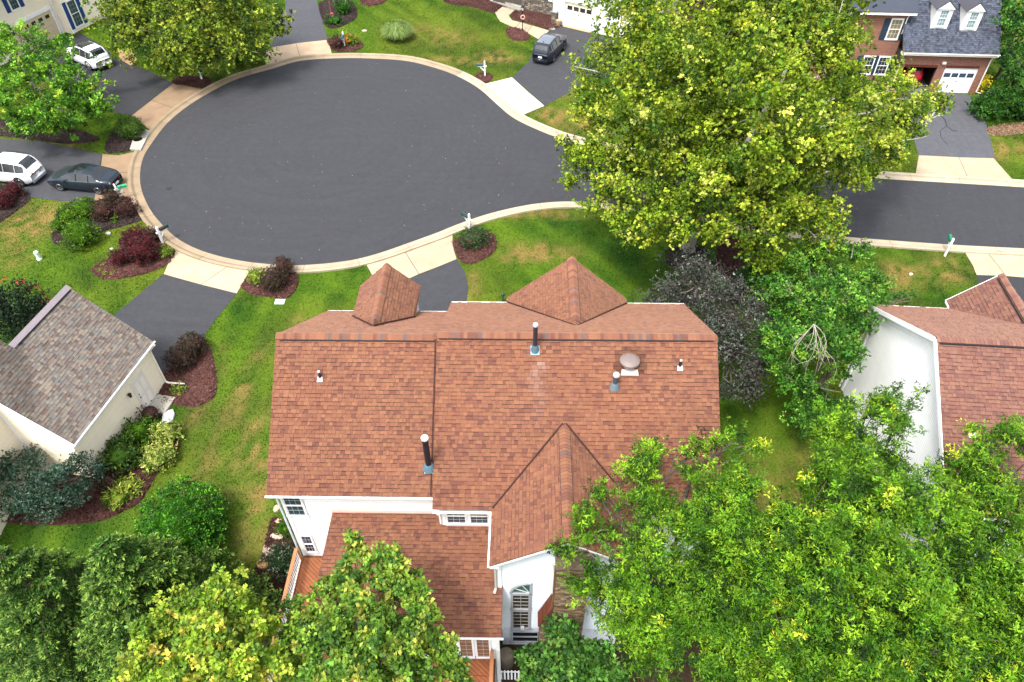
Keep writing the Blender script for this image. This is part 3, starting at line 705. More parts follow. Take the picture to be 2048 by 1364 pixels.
# dark vent strip under the ridge caps
vs_ = MB(S(48, 44, 46)); vs_.bar((-7.1, -.205, ZR-.10), (-1.1, -.205, ZR-.10), .04, .045); vs_.bar((-.95, -.205, ZR+dz-.10), (9.5, -.205, ZR+dz-.10), .04, .045)
vs_.bar((3.615, -7.6, 6.945), (3.615, -3.3, 6.945), .022, .05); vs_.bar((4.025, -7.6, 6.945), (4.025, -3.3, 6.945), .022, .05); vs_.bar((4.20, 2.0, 7.765), (4.20, 5.5, 7.765), .016, .05); vs_.bar((4.60, 2.0, 7.765), (4.60, 5.5, 7.765), .016, .05)
vs_.bar((-4.08, 2.2, 7.49), (-4.08, 5.4, 7.47), .016, .05); vs_.bar((-3.68, 2.2, 7.49), (-3.68, 5.4, 7.47), .016, .05)
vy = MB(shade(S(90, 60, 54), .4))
for a_, b_ in (((1.20, -5.57, 5.41), (3.76, -2.93, 7.05)), ((3.88, -2.93, 7.05), (6.44, -5.57, 5.41)), ((1.5, 5.36, 5.56), (4.36, 1.36, 7.95)), ((4.44, 1.36, 7.95), (7.05, 5.36, 5.56)), ((-5.28, 3.46, 6.40), (-3.92, 1.52, 7.72)), ((-3.84, 1.52, 7.72), (-2.48, 3.46, 6.40))): vy.bar(tuple(np.array(a_)+np.array([0, 0, .045])), tuple(np.array(b_)+np.array([0, 0, .045])), .05, .03)
vy.bar((-1.075, -5.1, ZE+.045), (-1.10, -.15, ZR-.045), .05, .03)  # dark bar added to paint the shade line along the roof step
obj_runs('valley_and_shade_strip', vy, 'rubber', roofo)
obj('ridge_vent', vs_, 'rubber', roofo)
# walls
wl = MB(WHITE)
def V3(x, y, z): return (x, y, z)
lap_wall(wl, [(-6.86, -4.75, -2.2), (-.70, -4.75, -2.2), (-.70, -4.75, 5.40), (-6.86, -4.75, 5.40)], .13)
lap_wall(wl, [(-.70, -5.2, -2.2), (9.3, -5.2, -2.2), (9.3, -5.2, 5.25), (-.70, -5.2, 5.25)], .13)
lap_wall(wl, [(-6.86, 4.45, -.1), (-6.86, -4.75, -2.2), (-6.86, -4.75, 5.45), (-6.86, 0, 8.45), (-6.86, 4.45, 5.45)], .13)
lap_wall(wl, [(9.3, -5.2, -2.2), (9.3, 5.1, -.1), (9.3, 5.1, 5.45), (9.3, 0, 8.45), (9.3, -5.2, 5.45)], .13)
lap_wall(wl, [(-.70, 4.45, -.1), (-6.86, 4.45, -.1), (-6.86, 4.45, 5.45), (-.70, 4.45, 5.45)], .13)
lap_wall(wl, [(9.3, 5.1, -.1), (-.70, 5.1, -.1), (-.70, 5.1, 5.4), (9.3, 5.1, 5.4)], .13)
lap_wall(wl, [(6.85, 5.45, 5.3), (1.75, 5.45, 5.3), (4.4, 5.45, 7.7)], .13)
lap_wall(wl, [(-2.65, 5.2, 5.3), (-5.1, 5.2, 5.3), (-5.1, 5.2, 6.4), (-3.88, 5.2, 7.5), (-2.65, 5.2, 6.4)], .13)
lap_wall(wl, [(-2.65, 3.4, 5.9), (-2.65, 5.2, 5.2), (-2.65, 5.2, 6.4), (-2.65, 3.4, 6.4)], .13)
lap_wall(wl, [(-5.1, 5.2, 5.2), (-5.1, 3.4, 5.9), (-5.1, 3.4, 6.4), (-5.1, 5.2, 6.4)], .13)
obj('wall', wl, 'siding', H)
wl = MB(S(214, 222, 230)); wl.col = shade(wl.col, .95)
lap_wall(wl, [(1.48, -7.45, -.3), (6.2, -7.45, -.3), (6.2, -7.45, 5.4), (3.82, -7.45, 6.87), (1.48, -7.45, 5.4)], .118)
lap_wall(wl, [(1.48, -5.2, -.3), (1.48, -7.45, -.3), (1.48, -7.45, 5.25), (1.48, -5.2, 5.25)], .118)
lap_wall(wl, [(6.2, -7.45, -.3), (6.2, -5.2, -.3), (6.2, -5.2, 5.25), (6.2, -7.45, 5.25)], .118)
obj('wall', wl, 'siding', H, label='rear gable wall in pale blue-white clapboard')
wl = MB(S(196, 200, 206)); wl.box((1.52, -7.4, -2.3), (6.15, -5.3, -.3)); obj('foundation', wl, 'concrete', H)
# sunroom
wl = MB(WHITE)
lap_wall(wl, [(-4.95, -8.95, .35), (1.42, -8.95, .35), (1.42, -8.95, 2.85), (-4.95, -8.95, 2.85)], .118)
lap_wall(wl, [(1.42, -8.95, .35), (1.42, -7.45, .35), (1.42, -7.45, 3.05), (1.42, -8.95, 2.85)], .118)
lap_wall(wl, [(-4.95, -4.75, .35), (-4.95, -8.95, .35), (-4.95, -8.95, 2.85), (-4.95, -4.75, 3.7)], .118)
wl.box((-4.9, -8.9, -2.4), (1.38, -4.8, .33), (.5, .5, .5))
obj('sunroom_wall', wl, 'siding', H)
tr = MB(WHITE)
# corner boards, rakes, fascia, flashing
for x, y in ((-6.86, -4.75), (9.3, -5.2)): tr.box((x-.05, y-.05, -2.2), (x+.09, y+.09, 5.3))
tr.box((1.40, -7.52, -.35), (1.56, -7.38, 5.2)); tr.box((1.36, -9.02, -2.3), (1.50, -8.88, 2.8)); tr.box((-.76, -5.26, 3.6), (-.62, -5.12, 5.2))
tr.bar((-7.0, -5.08, ZE-.12), (-7.12, 0, ZR-.14), .03, .12); tr.bar((-7.14, 0, ZR-.14), (-6.7, 4.78, ZE-.14), .03, .12)
tr.bar((9.46, -5.5, ZE-.26), (9.60, 0, ZR-.08), .03, .16); tr.bar((9.68, 0, ZR-.05), (9.72, 5.4, ZE-.05), .03, .13)
tr.bar((1.2, -7.80, 5.28), (3.82, -7.80, 6.95), .02, .08); tr.bar((3.82, -7.80, 6.95), (6.44, -7.80, 5.28), .02, .08)
tr.bar((1.5, 5.77, 5.34), (4.4, 5.77, 7.77), .02, .12); tr.bar((4.4, 5.77, 7.77), (7.05, 5.77, 5.34), .02, .12)
tr.bar((-5.2, 5.53, 6.2), (-3.88, 5.53, 7.50), .02, .1); tr.bar((-3.88, 5.53, 7.50), (-2.56, 5.53, 6.2), .02, .1)
tr.box((-7.05, -5.05, 5.26), (-.75, -4.6, 5.30)); tr.box((-.75, -5.5, 5.08), (1.2, -5.1, 5.12)); tr.box((-6.9, 4.4, 5.26), (-1., 4.78, 5.3)); tr.box((-1., 5.05, 5.3), (9.6, 5.38, 5.34))
tr.box((-5.2, -9.15, 2.74), (1.55, -8.9, 2.77)); tr.box((1.18, -7.75, 5.08), (1.5, -5.2, 5.11)); tr.box((3.3, -7.75, 5.0), (3.34, -7.5, 5.04))
obj_runs('trim', tr, 'paint', H)
fl = MB(S(196, 150, 138)); fl.box((-5.08, -4.86, 3.83), (-.62, -4.76, 3.90)); fl.box((-.62, -5.32, 3.74), (1.5, -5.2, 3.80)); obj('flashing', fl, 'paint', H)
gt = MB(WHITE)
gutter(gt, (-7.2, -5.14, 5.42), (-.98, -5.14, 5.42), (0, -1, 0)); gutter(gt, (-.98, -5.61, 5.26), (1.16, -5.61, 5.26), (0, -1, 0)); gutter(gt, (6.5, -5.61, 5.26), (9.5, -5.61, 5.26), (0, -1, 0))
gutter(gt, (1.17, -7.82, 5.35), (1.17, -5.72, 5.35), (-1, 0, 0)); gutter(gt, (-5.3, -9.21, 2.88), (1.66, -9.21, 2.88), (0, -1, 0))
gutter(gt, (-1.1, 4.81, 5.44), (-2.5, 4.81, 5.44), (0, 1, 0)); gutter(gt, (-5.3, 4.81, 5.44), (-6.8, 4.81, 5.44), (0, 1, 0)); gutter(gt, (1.5, 5.41, 5.5), (-1.1, 5.41, 5.5), (0, 1, 0)); gutter(gt, (9.7, 5.41, 5.5), (7.05, 5.41, 5.5), (0, 1, 0))
obj_runs('gutter', gt, 'paint', H)
dn = MB(S(205, 212, 222)); dn.tube([(-6.98, -5.14, 5.3), (-6.98, -4.98, 5.05), (-6.98, -4.86, 4.9), (-6.98, -4.86, .5), (-6.98, -4.86, -1.2)], .045, 6); obj('downspout', dn, 'paint', H)
dn = MB(WHITE); dn.tube([(-.80, -5.66, 5.15), (-.80, -5.36, 4.85), (-.80, -5.3, 3.9)], .04, 6); obj('downspout', dn, 'paint', H)
dn = MB(S(170, 168, 160)); dn.tube([(1.33, -7.7, 5.1), (1.36, -7.58, 4.85), (1.36, -7.58, 3.35), (1.30, -7.75, 3.25)], .05, 6); obj('downspout', dn, 'paint', H)
# windows on the rear walls
sx, nx = (1, 0, 0), (0, -1, 0)
window(H, (0, -4.75, 0), sx, nx, -6.88, -6.06, 3.45, 5.0, fw_=.08)
window(H, (0, -4.75, 0), sx, nx, -6.74, -6.24, .62, 2.02, fw_=.07, glass=S(40, 52, 78), label='small lower window over the deck with dark panes')
fr = MB(WHITE); box_on(fr, (0, -5.2, 0), sx, nx, -.65, 1.15, 3.72, 5.0, .014, .03); obj('window_surround', fr, 'paint', H)
window(H, (0, -5.2, 0), sx, nx, -.60, .20, 3.80, 4.95, base=.03, fw_=.07); window(H, (0, -5.2, 0), sx, nx, .28, 1.05, 3.80, 4.95, base=.03, fw_=.07)
for a, b in ((-.02, .56), (.60, 1.18)): window(H, (0, -8.95, 0), sx, nx, a, b, .55, 2.35, sash=False, cols=2, rows=5, fw_=.07, glass=S(150, 112, 84))
# arched window: lower sash, upper sash and a quarter-round light on top
GR = S(150, 152, 156)
window(H, (0, -7.45, 0), sx, nx, 1.88, 2.64, -.32, 1.36, fr=GR, sash=False, cols=2, rows=5, fw_=.09, glass=S(74, 62, 50), label='lower sash of the tall arched window')
window(H, (0, -7.45, 0), sx, nx, 1.88, 2.64, 1.40, 2.72, fr=GR, sash=False, cols=2, rows=4, fw_=.09, glass=S(80, 70, 60), label='upper sash of the tall arched window')
ar = MB(GR); gl = MB(shade(S(70, 120, 110), .5)); oc = (2.64, 2.76)
pts = [(2.64-.76*math.cos(t), 2.76+.80*math.sin(t)) for t in np.linspace(0, math.pi/2, 10)]
for (a, b), (c, d) in zip(pts[:-1], pts[1:]): ar.bar((a, -7.50, b), (c, -7.50, d), .07, .09, up=(0, -1, 0))
ar.box((2.58, -7.53, 2.72), (2.66, -7.46, 3.58)); ar.box((1.86, -7.53, 2.70), (2.66, -7.46, 2.78)); ao = obj('arched_light', ar, 'paint', H)
n0 = [(2.60, -7.475, 2.76)]+[(2.60-(2.60-a)*.97, -7.475, b) for a, b in pts]; gl.prism([(a, b+.02, c) for a, b, c in n0][::-1], [p for p in n0][::-1]); obj('pane', gl, 'glass', ao)
mm = MB((.6, .62, .62))
for t in (.5, 1.05): mm.bar((2.60, -7.49, 2.78), (2.62-.70*math.cos(t), -7.49, 2.78+.74*math.sin(t)), .02, .02, up=(0, -1, 0))
obj('muntins', mm, 'paint', ao)
window(H, (0, -7.40, 0), sx, nx, 1.85, 3.05, -1.75, -.62, fr=S(150, 156, 164), cols=1, rows=2, sash=True, fw_=.1, glass=S(24, 28, 36), label='dark basement window under the rear gable')
lt = MB(S(215, 212, 205)); lt.box((2.26, -7.56, -.30), (2.40, -7.46, -.10)); obj('outdoor_light', lt, 'plastic', H)
# chimney of thin brown bricks with a copper edge and a red shoulder
ch_core = MB(shade(S(120, 100, 82), .45)); X0, X1, Y0, Y1 = 3.46, 4.62, -8.05, -7.46
ch_core.box((X0+.02, Y0+.02, -2.3), (X1-.02, Y1, 5.75)); ch_core.box((2.98, Y0+.02, -2.3), (X0+.02, Y1, 1.15))
cho = obj('chimney', ch_core, 'brickwork', H)
bk = MB(); BR = [S(150, 128, 102), S(124, 104, 84), S(168, 146, 116), S(104, 84, 70), S(136, 112, 88)]
def brick_face(o, s, n, W, z0, z1, bw=.26, bh=.07):
    r = 0; z = z0
    while z < z1-.02:
        a = -(bw/2 if r % 2 else 0)-random.uniform(0, .08)
        while a < W:
            b = a+bw*random.uniform(.8, 1.2); s0, s1 = max(a, 0)+.006, min(b, W)-.006
            if s1-s0 > .02: box_on(bk, o, s, n, s0, s1, z+.008, min(z+bh, z1), -.03, random.uniform(.004, .022), shade(random.choice(BR), .6*random.uniform(.85, 1.15)))
            a = b
        z += bh; r += 1
brick_face((X0, Y0+.02, 0), (1, 0, 0), (0, -1, 0), X1-X0, -2.3, 5.75); brick_face((X1-.02, Y0, 0), (0, 1, 0), (1, 0, 0), .58, 1, 5.75)
brick_face((2.98, Y0+.02, 0), (1, 0, 0), (0, -1, 0), .48, -2.3, 1.1); brick_face((X0+.02, Y1, 0), (0, -1, 0), (-1, 0, 0), .58, 2.8, 5.7); brick_face((3.0, Y1, 0), (0, -1, 0), (-1, 0, 0), .58, -1.2, 1.1)
obj('brick_facing', bk, 'brickwork', cho, kind='stuff')
wc = MB(shade(S(120, 100, 88), .5)); wc.prism([(3.42, -8.10, 5.72), (4.66, -8.10, 5.72), (4.66, -7.46, 5.72), (3.42, -7.46, 5.72)], [(3.42, -8.10, 5.76), (4.66, -8.10, 5.76), (4.66, -7.46, 6.25), (3.42, -7.46, 6.25)]); obj('cap', wc, 'stone', cho)
cp = MB(S(190, 140, 104)); cp.bar((3.42, -7.97, 2.5), (3.42, -7.97, 5.8), .07, .06, up=(0, 1, 0)); obj('copper_edge', cp, 'metal', cho)
sh = MB(S(150, 70, 46))
for i in range(3):
    for j in range(3):
        t0, t1 = i/3, (i+1)/3-.03; y0 = -8.05+j*.195; z = lambda t: 1.15+1.6*t; x = lambda t: 2.94+.50*t
        sh.prism([(x(t0), y0, z(t0)), (x(t1), y0, z(t1)), (x(t1), y0+.18, z(t1)), (x(t0), y0+.18, z(t0))][::-1], [(x(t0)-.03, y0, z(t0)+.04), (x(t1)-.03, y0, z(t1)+.04), (x(t1)-.03, y0+.18, z(t1)+.04), (x(t0)-.03, y0+.18, z(t0)+.04)][::-1], shade(jit(S(156, 88, 64), .12), .42))
sh.prism([(2.97, -8.03, 1.1), (3.46, -8.03, 1.1), (3.46, -8.03, 2.72)], [(2.97, -7.5, 1.1), (3.46, -7.5, 1.1), (3.46, -7.5, 2.72)], shade(S(120, 96, 78), .5))
obj('chimney_shoulder', sh, 'brickwork', cho)
# roof vents
def rear_z(x, y, r=True): return (ZR+(dz if r else 0))-(.62*abs(y))
def vent_pipe(x, y, hgt, rad, base, col, capcol, r=True, lab=None, blot=None):
    z = rear_z(x, y, r); mb = MB(col); mb.tube([(x, y, z-.1), (x, y, z+hgt)], rad, 12)
    v = obj('vent_pipe', mb, 'plastic', H, smooth_=False, label=lab)
    cpm = MB(capcol); cpm.lathe([(rad*1.02, 0), (rad*1.22, .02), (rad*1.22, .09), (rad*1.0, .13), (rad*.3, .15)], 12, (x, y, z+hgt-.02)); obj('cap', cpm, 'galvanised', v)
    fm = MB(blot or shade(S(150, 168, 178), .6)); n = Vector((0, -.527, .85)); up = Vector((0, .85, .527)); c = Vector((x, y, z))
    a = base; q = [c+Vector((sx_*a, 0, 0))+up*sy_*a+n*.03 for sx_, sy_ in ((-1, -1.3), (1, -1.3), (1, .8), (-1, .8))]
    fm.prism([p-n*.02 for p in q], q); fm.lathe([(rad*2.2, -.05), (rad*1.5, .16), (rad*1.15, .24)], 12, (x, y, z)); obj('flashing', fm, 'galvanised', v)
vent_pipe(2.72, -.50, 1.25, .085, .17, S(40, 42, 50), S(200, 205, 210), lab='tall black stack by the ridge with round cap', blot=shade(S(120, 156, 176), .6))
vent_pipe(5.72, -1.70, .62, .10, .14, S(62, 70, 80), S(225, 228, 228), lab='short grey stack with round cap right of centre')
vent_pipe(-1.17, -4.25, 1.75, .115, .17, S(22, 24, 34), S(235, 240, 245), r=False, lab='thick black stack by the step in the roof', blot=shade(S(130, 170, 190), .6))
for x, y, r, l in ((-5.45, -1.40, False, 'left'), (8.19, -1.0, True, 'right')):
    z = rear_z(x, y, r); mb = MB(S(34, 38, 48)); mb.tube([(x, y, z), (x, y, z+.30)], [.065, .04], 10); v = obj('plumbing_vent', mb, 'rubber', H)
    fm = MB(shade(S(225, 225, 222), .6)); n = Vector((0, -.527, .85)); up = Vector((0, .85, .527)); c = Vector((x, y-.08, z-.05))
    q = [c+Vector((a, 0, 0))+up*b+n*.035 for a, b in ((-.11, -.10), (.11, -.10), (.09, .10), (-.09, .10))]; fm.prism([p-n*.02 for p in q], q); obj('flashing', fm, 'paint', v)
    cm = MB(S(200, 205, 210)); cm.tube([(x, y, z+.27), (x, y, z+.33)], .045, 8); obj('cap', cm, 'plastic', v)
mb = MB(shade(S(170, 152, 146), .42)); x, y = 6.29, -.95; z = rear_z(x, y); mb.lathe([(.33, 0), (.38, .05), (.38, .13), (.34, .16), (.32, .17), (.22, .215), (.02, .235)], 28, (x, y, z+.08)); v = obj('attic_fan', mb, 'paint', H, smooth_=False, label='round domed metal attic fan')
mb = MB(shade(S(196, 186, 180), .6)); mb.tube([(x, y, z-.3), (x, y, z+.14)], .24, 20); n = Vector((0, -.527, .85)); up = Vector((0, .85, .527)); c = Vector((x, y-.02, z)); q = [c+Vector((a, 0, 0))+up*b+n*.03 for a, b in ((-.34, -.44), (.34, -.44), (.30, -.2), (-.30, -.2))]; mb.prism([p-n*.02 for p in q], q); obj('flashing', mb, 'paint', v)

# ------------------------------------------------------------------ deck with rail
D = thing('deck', 'wooden deck of diagonal reddish boards behind the white house', 'deck', (-3, -9.5, .4))
WD = S(172, 104, 66)
def boards(x0, x1, y0, y1, z=.40, wd=.13, ang=-42):
    c = math.cos(R_(ang)); s = math.sin(R_(ang)); poly = [(x0, y0), (x1, y0), (x1, y1), (x0, y1)]
    rot = [(p[0]*c+p[1]*s, -p[0]*s+p[1]*c) for p in poly]; t = min(q[1] for q in rot); T = max(q[1] for q in rot)
    while t < T-.01:
        a = interval(rot, t+.004); b = interval(rot, min(t+wd-.008, T-1e-4))
        if a and b and (a[1]-a[0] > .02 or b[1]-b[0] > .02):
            pts = [(a[0], t+.004), (a[1], t+.004), (b[1], t+wd-.008), (b[0], t+wd-.008)]; w2 = [(p*c-q*s, p*s+q*c) for p, q in pts]
            mb = MB(shade(jit(WD, .14), .62)); mb.prism([(p, q, z-.03) for p, q in w2], [(p, q, z) for p, q in w2]); obj('deck_board', mb, 'wood', D)
        t += wd
boards(-6.95, -4.98, -9.6, -4.92); boards(-6.95, 1.28, -13.0, -9.62); boards(-4.9, 1.28, -9.6, -9.0)
fr = MB(shade(S(120, 80, 56), .6)); fr.box((-6.98, -13, .12), (1.32, -9.0, .36)); fr.box((-6.98, -9.0, .12), (-4.98, -4.8, .36)); obj('joists', fr, 'wood', D)
for x, y in ((-6.9, -5.2), (-6.9, -9.2), (-6.9, -12.8), (1.2, -9.2), (1.2, -12.8), (-3, -12.8)):
    mb = MB(shade(S(130, 90, 62), .6)); mb.box((x-.07, y-.07, -2.4), (x+.07, y+.07, .12)); obj('post', mb, 'wood', D)
def railing(a, b, gap=.13):
    a = Vector(a); b = Vector(b); L = (b-a).length; d = (b-a).normalized()
    mb = MB(shade(S(206, 140, 96), .66)); mb.bar(a+Vector((0, 0, .99)), b+Vector((0, 0, .99)), .14, .035); r = obj('top_rail', mb, 'wood', D)
    mb = MB(WHITE); mb.bar(a+Vector((0, 0, .90)), b+Vector((0, 0, .90)), .05, .07); mb.bar(a+Vector((0, 0, .10)), b+Vector((0, 0, .10)), .05, .07); obj('rail', mb, 'paint', r)
    for i in range(int(L/gap)):
        p = a+d*(i*gap+.06); mb = MB(WHITE); mb.box((p.x-.018, p.y-.018, .50), (p.x+.018, p.y+.018, 1.27)); obj('baluster', mb, 'paint', r)
    k = max(1, round(L/1.9))
    for i in range(k+1):
        p = a+d*(L*i/k); mb = MB(shade(S(206, 140, 96), .66)); mb.box((p.x-.05, p.y-.05, .3), (p.x+.05, p.y+.05, 1.36)); obj('rail_post', mb, 'wood', r)
railing((-6.93, -5.05, .4), (-6.93, -12.9, .4)); railing((1.22, -9.1, .4), (1.22, -12.9, .4))
# ================================================================== OTHER HOUSES
def norm2(v): v = np.array(v[:2], float); return v/np.linalg.norm(v)
class Facade:                   # a vertical wall plane: origin o on the ground, s along the wall (to the viewer's right), n outward
    def __init__(self, o, s):
        self.o = (float(o[0]), float(o[1]), 0.0); s = norm2(s); self.s = (float(s[0]), float(s[1]), 0.0); self.n = (float(s[1]), float(-s[0]), 0.0)
    def px(self, u, v):
        D = _ray(u, v); n = np.array(self.n); t = ((np.array(self.o)-CAM) @ n)/(D @ n); p = CAM+D*t; return float((p-np.array(self.o)) @ np.array(self.s)), float(p[2])
    def at(self, a, z, d=0.0): return tuple(self.o[i]+self.s[i]*a+self.n[i]*d+(z if i == 2 else 0) for i in range(3))
    def poly(self, pts): return [self.at(a, z) for a, z in pts]
    def box(self, mb, s0, s1, z0, z1, d0, d1, col=None): box_on(mb, self.o, self.s, self.n, s0, s1, z0, z1, d0, d1, col)
    def win(self, parent, s0, s1, z0, z1, **k): return window(parent, self.o, self.s, self.n, s0, s1, z0, z1, **k)

# ---------- right-hand neighbour, turned a little
ra = R_(-3.7); RX = (math.cos(ra), math.sin(ra)); RY = (-math.sin(ra), math.cos(ra)); RO = (18.02, .12)
def T(x, y, z): return (RO[0]+RX[0]*x+RY[0]*y, RO[1]+RX[1]*x+RY[1]*y, z)
N_ = thing('neighbour_house', 'white gabled house with dusty brown shingle roof at the right edge', 'house', T(6, 0, 0))
rp = [[T(0, -5.6, 5.2), T(12.5, -5.6, 5.2), T(12.5, 0, ZR), T(0, 0, ZR)], [T(0, 0, ZR), T(12.5, 0, ZR), T(12.5, 5.4, 5.45), T(0, 5.4, 5.45)]]
gx = (3.55, 5.3, 7.05)
rp += [[T(gx[0], 5.38, 5.48), T(gx[0], 5.95, 5.48), T(gx[1], 5.95, 7.2), T(gx[1], 2.4, 7.2)], [T(gx[2], 5.38, 5.48), T(gx[1], 2.4, 7.2), T(gx[1], 5.95, 7.2), T(gx[2], 5.95, 5.48)]]
roof = MB(shade(S(120, 84, 72), .5)); [deck_slab(roof, p) for p in rp]; ro = obj('roof', roof, 'shingle', N_)
SINGLE['n'] = 0; fld = MB(); PICKBOX = (1868, 690, 2060, 800)
roof_plane(rp[0], SH_NEI, .15, ro, fld, pickfn=near_pick)
for p in rp[1:]: roof_plane(p, SH_NEI, .15, ro, fld)
obj('shingle_field', fld, 'shingle', ro, kind='stuff')
ridge_caps(ro, T(0, 0, ZR), T(12.4, 0, ZR), .62, .62, SH_NEI, wid=.17); ridge_caps(ro, T(gx[1], 5.95, 7.2), T(gx[1], 2.7, 7.2), .84, .84, SH_NEI, wid=.16)
vs_ = MB(S(40, 38, 40)); vs_.bar(T(.1, -.2, ZR-.09), T(12, -.2, ZR-.09), .06, .05); vs_.bar(T(gx[1]-.2, 2.9, 7.04), T(gx[1]-.2, 5.8, 7.04), .05, .05); obj('ridge_vent', vs_, 'rubber', ro)
wl = MB(WHITE)
lap_wall(wl, [T(.28, 4.95, -.2), T(.28, -5.2, -2.2), T(.28, -5.2, 5.40), T(.28, 0, 8.42), T(.28, 4.95, 5.45)], .12)
lap_wall(wl, [T(.28, -5.2, -2.2), T(12.2, -5.2, -2.2), T(12.2, -5.2, 5.3), T(.28, -5.2, 5.3)], .12, S(205, 210, 216))
lap_wall(wl, [T(12.2, 4.95, -.2), T(.28, 4.95, -.2), T(.28, 4.95, 5.4), T(12.2, 4.95, 5.4)], .12)
lap_wall(wl, [T(gx[2]-.25, 5.7, 5.), T(gx[0]+.25, 5.7, 5.), T(gx[0]+.25, 5.7, 5.45), T(gx[1], 5.7, 6.95), T(gx[2]-.25, 5.7, 5.45)], .12)
lap_wall(wl, [T(gx[0]+.25, 5.7, 0), T(gx[0]+.25, 4.95, 0), T(gx[0]+.25, 4.95, 5.5), T(gx[0]+.25, 5.7, 5.5)], .12); obj('wall', wl, 'siding', N_)
tr = MB(WHITE); tr.bar(T(-.01, -5.55, 5.1), T(-.01, 0, ZR-.10), .04, .2); tr.bar(T(-.01, 0, ZR-.10), T(-.01, 5.4, 5.33), .04, .2)
tr.prism([T(.02, 5.36, 5.28), T(.02, 0, ZR-.2), T(.27, 0, ZR-.2), T(.27, 5.36, 5.28)], [T(.02, 5.36, 5.31), T(.02, 0, ZR-.17), T(.27, 0, ZR-.17), T(.27, 5.36, 5.31)])
tr.bar(T(.255, 4.9, 5.25), T(.255, 0, ZR-.42), .05, .26); tr.box((0, 0, 0), (.001, .001, .001))
tr.prism([T(.20, 4.88, -.2), T(.34, 4.88, -.2), T(.34, 5.02, -.2), T(.20, 5.02, -.2)], [T(.20, 4.88, 5.3), T(.34, 4.88, 5.3), T(.34, 5.02, 5.3), T(.20, 5.02, 5.3)])
tr.bar(T(gx[0], 5.97, 5.40), T(gx[1], 5.97, 7.11), .03, .14); tr.bar(T(gx[1], 5.97, 7.11), T(gx[2], 5.97, 5.40), .03, .14)
obj_runs('trim', tr, 'paint', N_)
gt = MB(WHITE); o_ = (RY[0], RY[1], 0); gutter(gt, T(gx[0], 5.41, 5.43), T(0, 5.41, 5.43), o_); gutter(gt, T(0, -5.61, 5.2), T(12.4, -5.61, 5.2), (-o_[0], -o_[1], 0)); gutter(gt, T(gx[0], 5.9, 5.46), T(gx[0], 5.5, 5.46), (-RX[0], -RX[1], 0)); obj_runs('gutter', gt, 'paint', N_)
dn = MB(WHITE); dn.tube([T(.0, 5.45, 5.3), T(.1, 5.15, 5.0), T(.12, 5.08, .1)], .045, 6); obj('downspout', dn, 'paint', N_)
Fn = Facade(T(.28, -5.2, 0), RX); Fn.win(N_, 1.2, 2.2, 3.3, 4.9); Fn.win(N_, 2.9, 3.9, 3.3, 4.9); Fn.win(N_, 4.2, 5.2, .4, 1.9)
x_, y_ = None, None
o, s, up, n = frame_of(rp[0]); D = _ray(1944, 866); t = (np.array(o)-CAM) @ np.array(n)/(D @ np.array(n)); q = CAM+D*t
mb = MB(S(34, 38, 48)); mb.tube([(q[0], q[1], q[2]), (q[0]+.03, q[1], q[2]+.36)], [.055, .035], 10); v = obj('plumbing_vent', mb, 'rubber', N_)
mb = MB(S(235, 235, 232)); c = Vector(q)-up*.06; nn = n; mb.prism([c+s*a+up*b+nn*.012 for a, b in ((-.14, -.13), (.14, -.13), (.11, .12), (-.11, .12))], [c+s*a+up*b+nn*.035 for a, b in ((-.14, -.13), (.14, -.13), (.11, .12), (-.11, .12))]); obj('flashing', mb, 'paint', v)

# ---------- left-hand neighbour: garage wing with weathered grey shingles
E1, E2, R1 = P(307, 683, 2.95), P(147, 890, 2.95), P(142, 562, 6.0)
dE = norm2(E2-E1); pE = np.array([dE[1], -dE[0]]);
if pE[0] > 0: pE = -pE
wE = float((R1-E1)[:2] @ pE); LE = float(np.linalg.norm((E2-E1)[:2]))
def W3(a, b, z): q = E1[:2]+dE*a+pE*b; return (float(q[0]), float(q[1]), float(z))   # a along the eave towards the camera, b into the house
sl_ = (6.0-2.95)/wE
GH = thing('garage_house', 'cream sided house wing with weathered grey-brown shingle roof at left', 'house', W3(3, 3, 0))
a2 = float((P(12, 690, 6.0)-E1)[:2] @ dE)
pl1 = [W3(0, 0, 2.95), W3(LE, 0, 2.95), W3(LE, wE+3.2, 6+3.2*sl_), W3(a2, wE+3.2, 6+3.2*sl_), W3(a2, wE, 6.0), W3(0, wE, 6.0)]
plA = [W3(0, 0, 2.95), W3(a2, 0, 2.95), W3(a2, wE, 6.0), W3(0, wE, 6.0)]; plB = [W3(a2, 0, 2.95), W3(LE, 0, 2.95), W3(LE, wE+3.2, 6+3.2*sl_), W3(a2, wE+3.2, 6+3.2*sl_)]
plC = [W3(0, wE, 6.0), W3(a2, wE, 6.0), W3(a2, 2*wE, 2.95), W3(0, 2*wE, 2.95)]
roof = MB(shade(S(120, 110, 104), .5)); [deck_slab(roof, p) for p in (plA, plB, plC)]; ro = obj('roof', roof, 'shingle', GH)
SINGLE['n'] = 0; fld = MB(); PICKBOX = (60, 700, 300, 900)
for p in (plA, plB, plC): roof_plane(p, SH_GREY, .14, ro, fld, pickfn=near_pick)
obj('shingle_field', fld, 'shingle', ro, kind='stuff')
mb = MB(shade(S(168, 158, 164), .6)); 
for sg in (-1, 1):
    c0 = [W3(-.02, wE, 6.06), W3(a2, wE, 6.06), W3(a2, wE+sg*.20, 6.06-.17), W3(-.02, wE+sg*.20, 6.06-.17)]
    mb.prism([(p[0], p[1], p[2]-.02) for p in c0], c0)
obj('ridge_cap', mb, 'shingle', ro)
mb = MB(S(44, 40, 44)); mb.bar(W3(.1, wE-.21, 5.87), W3(a2-.2, wE-.21, 5.87), .05, .05); obj('ridge_vent', mb, 'rubber', ro)
wl = MB(CREAMW); wi_ = .32; fi = .25
gz = lambda p: float(ground_z(p[0], p[1]))-.3
